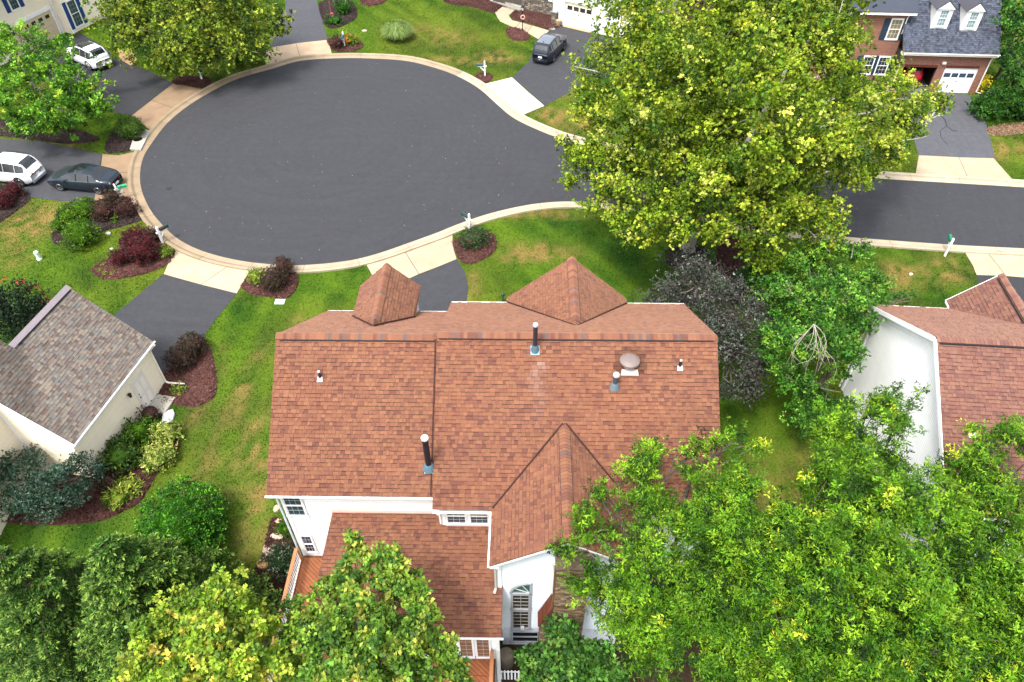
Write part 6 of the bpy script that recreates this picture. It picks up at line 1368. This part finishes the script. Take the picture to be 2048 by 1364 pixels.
# oaks bottom centre
OK = [(np.array(S(122, 168, 58))*.62, 5), (np.array(S(152, 188, 64))*.66, 4), (np.array(S(90, 136, 52))*.55, 3), (np.array(S(190, 202, 84))*.68, 2)]
OY = [(np.array(S(160, 196, 58))*.66, 5), (np.array(S(190, 210, 74))*.70, 4), (np.array(S(130, 170, 58))*.62, 3.5), (np.array(S(224, 206, 80))*.7, .9)]
ko = dict(leaf=.15, aspect=.34, dens=1.35, bough=.5, clump=.30, per=48, whorl=6, spread=1.0, fill=.3, up=.6, spike=.2)
p = P(420, 1290, 3); tree('oak_tree', 'yellow-tinged oak at the bottom, left of the deck', (p[0], p[1]+.3, -2.2), [(345,1220,6,.65),(310,1300,5.5,.75),(385,1215,6.6,.55),(445,1205,7,.75),(510,1245,6.6,.65),(400,1320,7.4,1.1),(500,1330,7,.95),(300,1365,6,.8),(458,1165,6.8,.32)], OY, shade(S(128, 120, 108), .5), trunk_r=.2, **ko)
p = P(740, 1280, 3); tree('oak_tree', 'bright green oak over the red sunroom roof and deck', (p[0], p[1]+.2, -2.2), [(722,1092,7,.33),(785,1120,7,.38),(710,1150,7,.55),(780,1175,7.2,.68),(655,1190,6.4,.42),(640,1245,6.4,.6),(720,1245,7.6,.95),(815,1240,7.2,.75),(855,1305,7.2,.78),(760,1320,8,1.1),(660,1320,7.2,.9),(592,1275,5.8,.42),(590,1340,6,.6),(890,1355,7,.55),(575,1215,5.6,.28)], OK, shade(S(120, 112, 100), .5), trunk_r=.2, **ko)
p = P(1130, 1345, 0); tree('oak_sapling', 'low green oak sapling at the bottom beside the basement window', (p[0], p[1]+.2, -2.2), [(1110,1290,2.6,.75),(1170,1310,2.8,.8),(1065,1330,2.2,.65),(1130,1350,3,.95),(1205,1350,2.6,.7)], [(np.array(S(96, 150, 56))*.6, 5), (np.array(S(70, 120, 46))*.5, 4), (np.array(S(140, 184, 80))*.65, 1.5)], shade(S(110, 100, 90), .5), trunk_r=.1, **dict(ko, leaf=.17))
# upper left trees
p = G(470, 120); tree('maple_tree', 'olive-green tree shading the mailbox at the upper left of the circle', (p[0], p[1], 0), [(235,40,4.5,2.4),(300,15,5,3.0),(395,25,5.5,3.3),(480,30,5,2.9),(540,45,4.2,1.9),(365,85,4,2.5),(285,85,3.6,2.2),(440,95,3.4,2.2),(500,85,3.6,1.8),(325,120,2.6,1.3),(400,122,2.4,1.4),(255,-20,5,2.6),(345,-20,6,3),(450,-15,6,3)], [(np.array(S(148, 172, 46))*.64, 4), (np.array(S(112, 142, 40))*.58, 4), (np.array(S(184, 198, 68))*.68, 2.4), (np.array(S(66, 96, 32))*.45, 2)], shade(S(150, 140, 126), .5), trunk_r=.28, leaf=.21, aspect=.46, dens=.62, clump=.55, per=30, whorl=5, fill=.25, bare=4)
p = G(120, 240); tree('maple_tree', 'bright green maple between the two left driveways', (p[0], p[1], 0), [(40,95,4,2.0),(110,112,4.2,2.0),(60,160,4.2,2.3),(145,168,4.0,2.0),(190,200,3.2,1.4),(120,212,3.6,1.9),(30,212,3.2,1.9),(80,245,2.6,1.6),(-20,140,4,2.3),(165,232,2.4,1.1),(20,70,3.6,1.3),(120,256,2.0,1.0)], [(np.array(S(110, 166, 40))*.6, 5), (np.array(S(76, 136, 36))*.52, 3), (np.array(S(150, 204, 60))*.70, 2.4), (np.array(S(176, 200, 60))*.66, .6)], shade(S(150, 140, 126), .5), trunk_r=.16, leaf=.19, aspect=.34, dens=.62, clump=.45, per=36, whorl=5, fill=.3, bare=5, spike=.25)
# between the houses
p = G(1480, 720); tree('purple_plum', 'grey-purple plum tree beyond the right end of the brown roof', (p[0], p[1], 0), [(1345,590,4.4,1.3),(1310,610,3.5,.8),(1400,570,5,1.5),(1370,530,3.4,1.0),(1345,520,2.6,.7),(1450,600,5.3,1.5),(1420,540,4.2,.9),(1500,640,5,1.3),(1470,700,4.4,1.2),(1510,720,4,1.0),(1465,770,3.4,.8),(1500,790,2.8,.7),(1440,660,4.8,1.1)], [(np.array(S(112, 120, 106))*.52, 5), (np.array(S(110, 96, 98))*.50, 3.5), (np.array(S(150, 160, 146))*.56, 2.2), (np.array(S(80, 100, 68))*.48, 4), (np.array(S(88, 70, 78))*.44, 2)], shade(S(120, 110, 104), .5), trunk_r=.14, leaf=.105, aspect=.34, dens=.85, clump=.36, per=36, whorl=4, fill=.4, bare=14, spread=1.2, twigs=6)
p = G(1640, 790); tree('ornamental_tree', 'mid-green tree with a drooping bare branch between the two brown roofs', (p[0], p[1]-.3, 0), [(1560,545,4.5,1.2),(1620,530,5,1.4),(1700,530,4.6,1.4),(1745,555,3.8,.8),(1580,610,5.6,1.5),(1660,610,6,1.7),(1720,620,5,1.1),(1570,690,5.6,1.2),(1640,690,5.8,1.4),(1690,700,5,1.1),(1570,750,4.4,.9),(1640,770,3.8,1.1),(1620,830,2.6,.9),(1660,820,2.8,.9)], [(np.array(S(92, 154, 46))*.58, 5), (np.array(S(68, 126, 40))*.50, 4), (np.array(S(134, 190, 70))*.66, 2.4), (np.array(S(150, 196, 60))*.64, .8)], shade(S(150, 140, 126), .5), trunk_r=.15, leaf=.125, aspect=.36, dens=1.25, clump=.38, per=38, whorl=5, fill=.3, bare=5, spike=.2)
# its dead drooping branch
mb = MB(shade(S(176, 166, 152), .7)); a = P(1628, 648, 7.3)
for e in ((1585,690,6.4),(1592,728,5.6),(1607,735,5.6),(1636,742,5.8),(1640,720,6.2),(1657,720,6.3),(1612,700,6.4)):
    q = P(*e); pts = limb(mb, a, q, .020, .006, None, .13, 7, 5)
    for t in range(4): limb(mb, pts[rng.integers(2, 6)], pts[rng.integers(3, 7)]+rng.normal(size=3)*.28+np.array([0, 0, -.2]), .012, .004, None, .1, 4, 4)
obj('dead_branch', mb, 'bark', bpy.data.objects['ornamental_tree'])
p = G(1800, 600); tree('low_shrub', 'low spreading green branches poking up beyond the white gable rake', (19.5, 7.2, 0), [(1790,596,1.2,.5),(1820,592,1.2,.45),(1750,600,1.4,.5)], [(np.array(S(70, 134, 48))*.55, 4), (np.array(S(100, 160, 60))*.6, 2)], shade(S(130, 120, 104), .5), trunk_r=.05, cat='shrub', leaf=.11, aspect=.34, dens=.7, clump=.3, per=26, whorl=4)
# trees and hedge at the right edge
DG = [(np.array(S(72, 130, 34))*.52, 5), (np.array(S(44, 96, 32))*.45, 4), (np.array(S(92, 154, 48))*.58, 2)]
for lab, lb in (('dark green tree behind the brick house at the right frame edge', [(2030,60,5,2.2),(2060,130,4.5,2.0),(2070,20,5.5,2.4),(2010,20,4,1.5)]), ('glossy green shrubbery between the brick house and the frame edge', [(2015,110,2.6,1.3),(2040,160,2.2,1.2),(2005,75,2.6,1.0)])):
    q = P(lb[0][0], lb[0][1], 2); tree('broadleaf_tree' if 'dark' in lab else 'large_shrub', lab, (q[0], q[1], 0), lb, DG, shade(S(110, 100, 88), .5), trunk_r=.16, leaf=.20, aspect=.4, dens=.55, clump=.5, per=28, whorl=5, cat='tree' if 'dark' in lab else 'shrub')

# ---------------- shrubs
def shrub(name, label, u, v, rx, rz, pal, leaf=.06, aspect=.42, dens=1.0, ry=None, mat='leaf', group=None, cat='shrub', lumps=0, tip=None, tipfrac=0, clump=.16, per=16, fill=.10, dz_=0, spike=0, stems=True, amp=.09):
    """v is where its middle shows; the mass stands on the ground"""
    p = G(u, v); h = rz; 
    for _ in range(6):          # move the foot so that the middle of the mass lies on the sight line
        q = P(u, v, float(ground_z(p[0], p[1]))+h+dz_); p = np.array([q[0], q[1], 0])
    gz_ = float(ground_z(p[0], p[1])); ry = ry or rx; lobes = [(p[0], p[1], gz_+h+dz_, rx, ry, rz)]
    for i in range(lumps): a = 6.28*i/lumps+.7; lobes.append((p[0]+rx*.55*math.cos(a), p[1]+ry*.55*math.sin(a), gz_+h*.9+dz_+random.uniform(-.1, .2)*h, rx*.55, ry*.55, rz*.65))
    r = thing(name, label, cat, (p[0], p[1], gz_), group)
    me, n = crown_mesh('foliage', lobes, pal, leaf=leaf, aspect=aspect, dens=dens, clump=clump, per=per, whorl=4, fill=fill, tip=tip, tipfrac=tipfrac, seed=len(LEAFN)+11, spread=1.0, spike=spike, amp=amp, up=.1, bough=0); LEAFN[label] = n; obj('foliage', me, mat, r)
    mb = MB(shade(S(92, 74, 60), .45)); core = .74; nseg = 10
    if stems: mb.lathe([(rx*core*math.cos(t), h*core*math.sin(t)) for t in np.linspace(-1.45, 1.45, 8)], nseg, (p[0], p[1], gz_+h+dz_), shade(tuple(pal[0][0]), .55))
    for i in range(6):
        a = 6.28*i/6; mb.tube([(p[0]+.05*math.cos(a), p[1]+.05*math.sin(a), gz_-.05), (p[0]+rx*.45*math.cos(a), p[1]+ry*.45*math.sin(a), gz_+h*.8+dz_)], [.025, .015], 5, cap=False)
    obj('stems', mb, 'bark', r); return r
BOX = [(np.array(S(100, 150, 28))*.50, 5), (np.array(S(74, 122, 24))*.42, 3), (np.array(S(140, 182, 44))*.58, 2)]
BAR = [(np.array(S(116, 80, 72))*.44, 5), (np.array(S(92, 70, 60))*.40, 4), (np.array(S(140, 88, 80))*.48, 2.4), (np.array(S(96, 92, 60))*.42, 2)]
RED = [(np.array(S(116, 48, 54))*.44, 5), (np.array(S(92, 52, 50))*.38, 4), (np.array(S(140, 60, 68))*.48, 2)]
BRN = [(np.array(S(104, 82, 68))*.46, 5), (np.array(S(84, 70, 56))*.42, 4), (np.array(S(112, 82, 74))*.5, 2), (np.array(S(84, 88, 52))*.42, 1.5)]
YSH = [(np.array(S(150, 176, 60))*.62, 4), (np.array(S(190, 200, 84))*.66, 3), (np.array(S(104, 144, 46))*.55, 3)]
k_ = dict(leaf=.065, clump=.13, per=16, dens=1.0)
shrub('clipped_bush', 'largest clipped green bush, nearest the camera in the left bed', 159, 468, 1.02, .80, BOX, lumps=0, **k_)
shrub('clipped_bush', 'smooth green bush behind the largest one in the left bed', 136, 432, .70, .62, BOX, **k_)
shrub('clipped_bush', 'green bush beside the driveway edge and brown barberries', 166, 418, .85, .62, BOX, **k_)
shrub('clipped_bush', 'small green mound joined to the left bed bushes', 118, 450, .42, .4, BOX, **k_)
bg_ = 'barberry shrubs round the left mailboxes'
shrub('barberry_shrub', 'round reddish-brown barberry left of the green mailbox bed', 206, 422, .64, .60, BAR, group=bg_, **k_)
shrub('barberry_shrub', 'reddish-brown barberry nearest the kerb below the green mailbox', 250, 416, .68, .55, BAR, group=bg_, **k_)
shrub('barberry_shrub', 'dark brown barberry touching the saloon car and green mailbox', 224, 394, .60, .50, BRN, group=bg_, **k_)
shrub('barberry_shrub', 'big wine-red barberry in the bed beside the dark mailbox', 285, 500, .92, .78, RED, group=bg_, **k_)
shrub('barberry_shrub', 'wine-red barberry mound behind the biggest red one', 270, 477, .82, .62, RED, group=bg_, **k_)
shrub('barberry_shrub', 'small round wine-red barberry left of the biggest one', 237, 515, .50, .48, RED, group=bg_, **k_)
shrub('barberry_shrub', 'dark thin barberry right behind the dark mailbox post', 303, 470, .42, .55, BRN, group=bg_, **k_)
shrub('gold_shrub', 'small yellow-green shrub at the foot of the dark mailbox', 331, 503, .42, .34, YSH, **k_)
shrub('barberry_shrub', 'brown barberry in the small bed right of the pale apron', 548, 557, .76, .66, BRN, **k_)
shrub('barberry_shrub', 'reddish barberry nearest the kerb in the small bed', 567, 533, .55, .55, BAR, **k_)
shrub('gold_shrub', 'yellow-green shrub left of the brown barberries in the small bed', 514, 552, .48, .5, YSH, **k_)
shrub('barberry_shrub', 'brown barberry nearer the drive end above the cream garage bed', 385, 690, .66, .62, BRN, **k_)
shrub('barberry_shrub', 'wide brown barberry by the cream garage bed', 362, 714, .74, .62, BRN, **k_)
shrub('barberry_shrub', 'red barberry at the left frame edge by the driveway, upper', 25, 381, .60, .5, RED, **k_)
shrub('barberry_shrub', 'red barberry at the left frame edge by the driveway, lower', 6, 400, .62, .55, RED, **k_)
shrub('barberry_shrub', 'thin purple barberry at the corner of the garage door step', 300, 826, .52, .46, BAR, leaf=.06, clump=.18, per=14, dens=.7)
shrub('hydrangea', 'round green hydrangea against the cream garage wall, upper', 276, 864, .72, .60, BOX, leaf=.10, clump=.2, per=18, dens=.85, lumps=3)
shrub('hydrangea', 'dark green hydrangea against the cream garage wall, lower', 240, 910, .86, .62, [(np.array(S(80, 122, 36))*.48, 5), (np.array(S(58, 96, 30))*.42, 3), (np.array(S(124, 148, 52))*.55, 2)], leaf=.10, clump=.2, per=18, dens=.85, lumps=4)
VAR = [(np.array(S(206, 214, 110))*.68, 4), (np.array(S(160, 186, 66))*.62, 3), (np.array(S(98, 140, 48))*.52, 3)]
shrub('variegated_shrub', 'yellow variegated shrub in the garage bed, upper end', 330, 868, .62, .48, VAR, leaf=.10, aspect=.3, clump=.2, per=20, lumps=3)
shrub('variegated_shrub', 'yellow variegated shrub in the garage bed, lower end', 314, 914, .68, .48, VAR, leaf=.10, aspect=.3, clump=.2, per=20, lumps=3)
shrub('daylily_clump', 'light green strappy daylily clump below the hydrangeas', 256, 972, .46, .26, YSH, leaf=.24, aspect=.10, clump=.2, per=24, cat='plant')
shrub('daylily_clump', 'second strappy daylily clump nearer the bluish bush', 236, 996, .44, .24, YSH, leaf=.22, aspect=.10, clump=.2, per=24, cat='plant')
shrub('barberry_shrub', 'brown shrub half hidden right of the bluish bush', 216, 965, .42, .42, BRN, **k_)
LAU = [(np.array(S(74, 146, 22))*.50, 5), (np.array(S(54, 116, 20))*.42, 4), (np.array(S(112, 182, 36))*.58, 2.6)]
shrub('laurel_bush', 'large domed bright green laurel in the lower left lawn', 362, 1048, 1.62, 1.45, LAU, ry=1.95, leaf=.08, aspect=.4, clump=.15, per=20, dens=1.0, mat='leaf_waxy', fill=.1, lumps=0)
shrub('holly_bush', 'round dark holly with pale-edged leaves against the deck corner', 563, 1122, .70, .76, [(np.array(S(44, 74, 40))*.5, 5), (np.array(S(70, 98, 56))*.5, 2), (np.array(S(166, 172, 140))*.55, 2)], leaf=.05, aspect=.4, clump=.13, per=20, mat='leaf_waxy')
shrub('small_evergreen', 'small green bush behind the pale stone at the house corner', 571, 1058, .30, .4, BOX, **k_)
shrub('rose_bush', 'rose bush with small red blooms in the bed across from our drive', 948, 476, .92, .45, [(np.array(S(82, 104, 62))*.5, 5), (np.array(S(60, 84, 50))*.45, 3), (np.array(S(118, 136, 92))*.55, 1.4)], leaf=.07, clump=.2, per=18, lumps=4, tip=np.array(S(200, 52, 60))*.6, tipfrac=.03, cat='bush')
shrub('clipped_bush', 'rounded olive-green bush by the storm drain and tan apron', 260, 256, .95, .75, [(np.array(S(96, 132, 44))*.52, 5), (np.array(S(70, 104, 36))*.45, 3)], **k_)
shrub('barberry_shrub', 'brown-red shrub left of the mailbox at the top of the circle', 674, 84, .62, .55, BAR, leaf=.1, clump=.22, per=14)
shrub('flower_clump', 'orange and yellow flowering clump at the top of the circle', 703, 80, .55, .4, [(np.array(S(110, 150, 50))*.55, 4), (np.array(S(90, 130, 44))*.5, 2)], leaf=.12, clump=.22, per=16, tip=np.array(S(236, 150, 30))*.75, tipfrac=.4, cat='flowers', dens=1.2)
shrub('flower_clump', 'yellow-green lily leaves behind the top mailbox', 686, 68, .5, .34, YSH, leaf=.18, aspect=.12, clump=.22, per=18, cat='plant')
shrub('garden_shrub', 'dark green shrub beside the pink garden flag', 684, 14, .85, .6, DG, leaf=.13, clump=.28, per=16)
shrub('garden_shrub', 'low groundcover shrub below the pink garden flag', 668, 40, .75, .35, DG, leaf=.12, clump=.28, per=16)
shrub('clipped_bush', 'light green bush at the left end of the top apron', 515, 115, .62, .5, BOX, leaf=.1, clump=.22, per=14)
shrub('clipped_bush', 'dark green bush in shade left of the top apron', 480, 118, .62, .5, DG, leaf=.1, clump=.22, per=14)
shrub('garden_shrub', 'deep green rounded shrub before the brick house windows', 1775, 125, 1.0, .9, DG, leaf=.14, clump=.3, per=16)
shrub('gold_shrub', 'bright yellow shrub at the corner of the brick garage', 1963, 168, .5, .65, [(np.array(S(226, 206, 40))*.75, 4), (np.array(S(190, 180, 40))*.7, 2)], leaf=.12, clump=.24, per=16)
for i, (u, v, l) in enumerate([(1985, 210, 'left end of the hedge beside the right driveway'), (2018, 204, 'middle bush of the hedge beside the right driveway'), (2050, 208, 'hedge bush at the right frame edge')]):
    shrub('hedge_bush', l, u, v, 1.25, .95, DG, leaf=.15, clump=.3, per=18, mat='leaf_waxy', lumps=3, group='hedge bushes by the right driveway')
shrub('crape_myrtle', 'dark crape myrtle with coral blooms at the left frame edge', 28, 622, 1.5, 1.7, [(np.array(S(44, 70, 44))*.45, 5), (np.array(S(60, 92, 52))*.48, 3), (np.array(S(34, 50, 38))*.4, 2)], leaf=.11, clump=.28, per=22, lumps=4, tip=np.array(S(220, 96, 90))*.65, tipfrac=.05, dens=.8, fill=.3, stems=False)
BLU = [(np.array(S(84, 120, 92))*.5, 5), (np.array(S(60, 94, 70))*.42, 4), (np.array(S(118, 150, 132))*.55, 2)]
p = G(90, 970); tree('bluish_bush', 'blue-green bushy small tree against the cream wall at left', (P(100,960,1)[0], P(100,960,1)[1], -1.6), [(45,935,2.0,.95),(110,965,2.2,1.0),(30,1000,1.6,.9),(165,925,1.8,.55),(185,945,1.2,.5),(90,1015,1.6,.85),(150,990,1.4,.7),(-20,960,2,1)], BLU, shade(S(110, 100, 90), .5), trunk_r=.08, cat='shrub', bough=.5, leaf=.085, aspect=.36, dens=1.5, clump=.26, per=26, whorl=5, fill=.3)
for u, v, l in [(199,540,'left lower'), (209,530,'left upper'), (209,547,'second lower'), (227,546,'right lower')]:
    shrub('seedling', 'tiny green seedling in the red barberry bed, '+l+' one', u, v, .13, .10, YSH, leaf=.06, clump=.08, per=10, cat='plant', stems=False)
shrub('seedling', 'small green plant at the downspout outlet by the cream garage', 358, 778, .34, .16, YSH, leaf=.09, clump=.14, per=14, cat='plant', stems=False)
shrub('seedling', 'small green sprout in the dark bed by the driveway mailbox', 229, 439, .2, .18, BOX, leaf=.09, clump=.14, per=12, cat='plant', stems=False)

# grasses: fountain grass and tall blades
def grass_clump(name, label, u, v, r, h, n, cols):
    p = G(u, v); rt = thing(name, label, 'ornamental grass', p); a = rng.uniform(0, 6.28, n); e = rng.beta(1.6, 1.3, n)*r; d = np.stack([np.cos(a), np.sin(a), np.zeros(n)], 1); b = p+d*rng.uniform(0, .22, n)[:, None]*r
    w_ = rng.uniform(.012, .022, n)[:, None]; sd = np.stack([-np.sin(a), np.cos(a), np.zeros(n)], 1); hh = h*rng.uniform(.75, 1.1, n)*(1-.35*(e/r)**2)
    m1 = b+d*(e*.30)[:, None]+np.array([0, 0, 1])*hh[:, None]*.72; m2 = b+d*(e*.72)[:, None]+np.array([0, 0, 1])*hh[:, None]; t = b+d*(e*1.15)[:, None]+np.array([0, 0, 1])*(hh*rng.uniform(.55, .95, n))[:, None]
    V = np.concatenate([np.stack([b-sd*w_, b+sd*w_, m1+sd*w_, m1-sd*w_], 1), np.stack([m1-sd*w_, m1+sd*w_, m2+sd*w_*.7, m2-sd*w_*.7], 1), np.stack([m2-sd*w_*.7, m2+sd*w_*.7, t+sd*.002, t-sd*.002], 1)])
    cl = np.array(cols)[rng.integers(0, len(cols), n)]*rng.uniform(.8, 1.2, (n, 1)); obj('blades', quad_mesh('blades', V, np.concatenate([cl, cl, cl])), 'leaf', rt)
grass_clump('fountain_grass', 'big light green fountain grass mound near the top kerb', 797, 78, 1.35, 1.55, 5200, [np.array(S(150, 180, 90))*.62, np.array(S(110, 148, 60))*.55, np.array(S(178, 198, 120))*.66])
grass_clump('tall_grass', 'dark tall ornamental grass between the plum and the green tree', 1497, 575, .85, 1.5, 2600, [np.array(S(64, 118, 46))*.5, np.array(S(90, 146, 62))*.55])
# marginal strip bed left of the sycamore trunk
# spruce
def spruce(name, label, base, H_, R0_, cols, n_br=150, seed=5):
    rg = np.random.default_rng(seed); bx_, by_, bz_ = base; rt = thing(name, label, 'tree', base); V = []; C_ = []; mb = MB(shade(S(104, 86, 70), .5)); mb.tube([(bx_, by_, bz_-.1), (bx_, by_, bz_+H_*.5), (bx_, by_, bz_+H_)], [.22, .13, .02], 8, cap=False)
    for i in range(n_br):
        f = rg.random()**1.25; z = bz_+H_*(.06+.93*f); Lb = R0_*(1-f)**.85*rg.uniform(.75, 1.12)+.18; a = rg.uniform(0, 6.28); dr = np.array([math.cos(a), math.sin(a), 0]); rise = .35*f-.10
        n = int(10+Lb*15); t = rg.uniform(.18, 1, n)**.8; axis = np.array([bx_, by_, z])+dr*(t*Lb)[:, None]+np.array([0, 0, 1])*((rise*t-.30*t*t+.12*t**4)*Lb)[:, None]
        if i % 3 == 0: mb.tube([tuple(np.array([bx_, by_, z])+dr*q*Lb+np.array([0, 0, 1])*(rise*q-.30*q*q+.12*q**4)*Lb) for q in (0, .35, .7, 1)], [.03, .022, .014, .006], 4, cap=False)
        sg = np.where(rg.random(n) < .5, 1, -1)[:, None]; sd = np.array([-dr[1], dr[0], 0]); tw = unit(sd*sg*rg.uniform(.4, 1.1, (n, 1))+dr*rg.uniform(.3, 1.0, (n, 1))+np.array([0, 0, 1])*rg.uniform(-.45, .15, (n, 1))); tl = (.34*Lb**.5*(1.15-t)+.12)*rg.uniform(.7, 1.2, n)
        m = 7; s_ = rg.uniform(0, 1, (n, m)); nb = (axis[:, None, :]+tw[:, None, :]*(s_*tl[:, None])[:, :, None]-np.array([0, 0, 1])*(s_**2*tl[:, None]*.25)[:, :, None]).reshape(-1, 3)
        nd = unit(np.repeat(tw, m, 0)*.8+rg.normal(size=(n*m, 3))*.55+np.array([0, 0, .15])); V.append(leaf_quads(nb, nd, rg.uniform(.10, .20, n*m), .17, .1))
        tone = rg.normal(1, .16)*np.repeat(rg.normal(1, .14, n), m); tipc = (s_.ravel()*np.repeat(t, m) > .55)[:, None]; c = np.where(tipc, cols[1], cols[0]); C_.append(c*tone[:, None].clip(.5, 1.7)*rg.uniform(.8, 1.2, (n*m, 1)))
    V = np.concatenate(V); LEAFN[label] = len(V); obj('crown', quad_mesh('crown', V, np.concatenate(C_)), 'needle', rt); obj('trunk', mb, 'bark', rt); return rt
sp = P(200, 1075, 7.8); spruce('spruce_tree', 'dark green spruce filling the lower left corner', (sp[0], sp[1], -2.0), 9.5, 4.3, [np.array(S(70, 108, 38))*.72, np.array(S(132, 162, 66))*.76], 400)
sp2 = P(15, 1045, 7.4); spruce('spruce_tree', 'second spruce peeking in at the very bottom left', (sp2[0]-.4, sp2[1]-.6, -2.2), 8.6, 3.6, [np.array(S(66, 102, 36))*.7, np.array(S(124, 154, 62))*.74], 230, 9)

# ---------------- grass blades over the lawns in view
def lawn_blades(n):
    us = rng.uniform(-30, 2078, n*2); vs2 = rng.uniform(-30, 1390, n*2)
    # even spread over the ground: sample in plan
    x = rng.uniform(-46, 42, n); y = rng.uniform(-9, 62, n); keep = np.ones(n, bool)
    q = np.stack([x, y, ground_z(x, y)], 1)-CAM; w_ = q @ _fw; u = 1024+F_PX*(q @ _r)/w_; v = 682+F_PX*(q @ _d)/w_; keep &= (u > -20) & (u < 2068) & (v > -20) & (v < 1384)
    for pg in paved:
        a = np.array(pg); m = keep & (x > a[:, 0].min()) & (x < a[:, 0].max()) & (y > a[:, 1].min()) & (y < a[:, 1].max()); idx = np.where(m)[0]
        if len(idx): keep[idx[in_poly(x[idx], y[idx], pg)]] = False
    for bx0, by0, bx1, by1 in ((-6.9, -9, 9.3, 5.1), (18.4, -6, 31, 5)): keep &= ~((x > bx0) & (x < bx1) & (y > by0) & (y < by1))
    x = x[keep]; y = y[keep]; k = len(x); z = ground_z(x, y); a = rng.uniform(0, 6.28, k); h = rng.uniform(.04, .09, k); wd = rng.uniform(.022, .045, k); b = np.stack([x, y, z-.005], 1); s = np.stack([np.cos(a), np.sin(a), 0*a], 1)*wd[:, None]
    t = b+np.stack([rng.normal(0, .035, k), rng.normal(0, .035, k), h], 1); c = lawn_col(x, y)*rng.normal(1.08, .22, (k, 1)).clip(.6, 2)
    st = rng.random(k) < .03; c[st] = STRAW*.9
    obj('grass_blades', quad_mesh('grass_blades', np.stack([b-s, b+s, t], 1), c, 3), 'grass', kind='stuff'); return k
nb = lawn_blades(900000)
tot = 0
for o in COL.objects:
    if o.type == 'MESH': tot += sum(len(p.vertices)-2 for p in o.data.polygons) if len(o.data.polygons) < 5000 else 2*len(o.data.polygons)
print('blades', nb, 'leaves', sum(LEAFN.values()), 'approx tris', tot, 'objects', len(COL.objects))
print({k: v for k, v in LEAFN.items() if v > 30000})
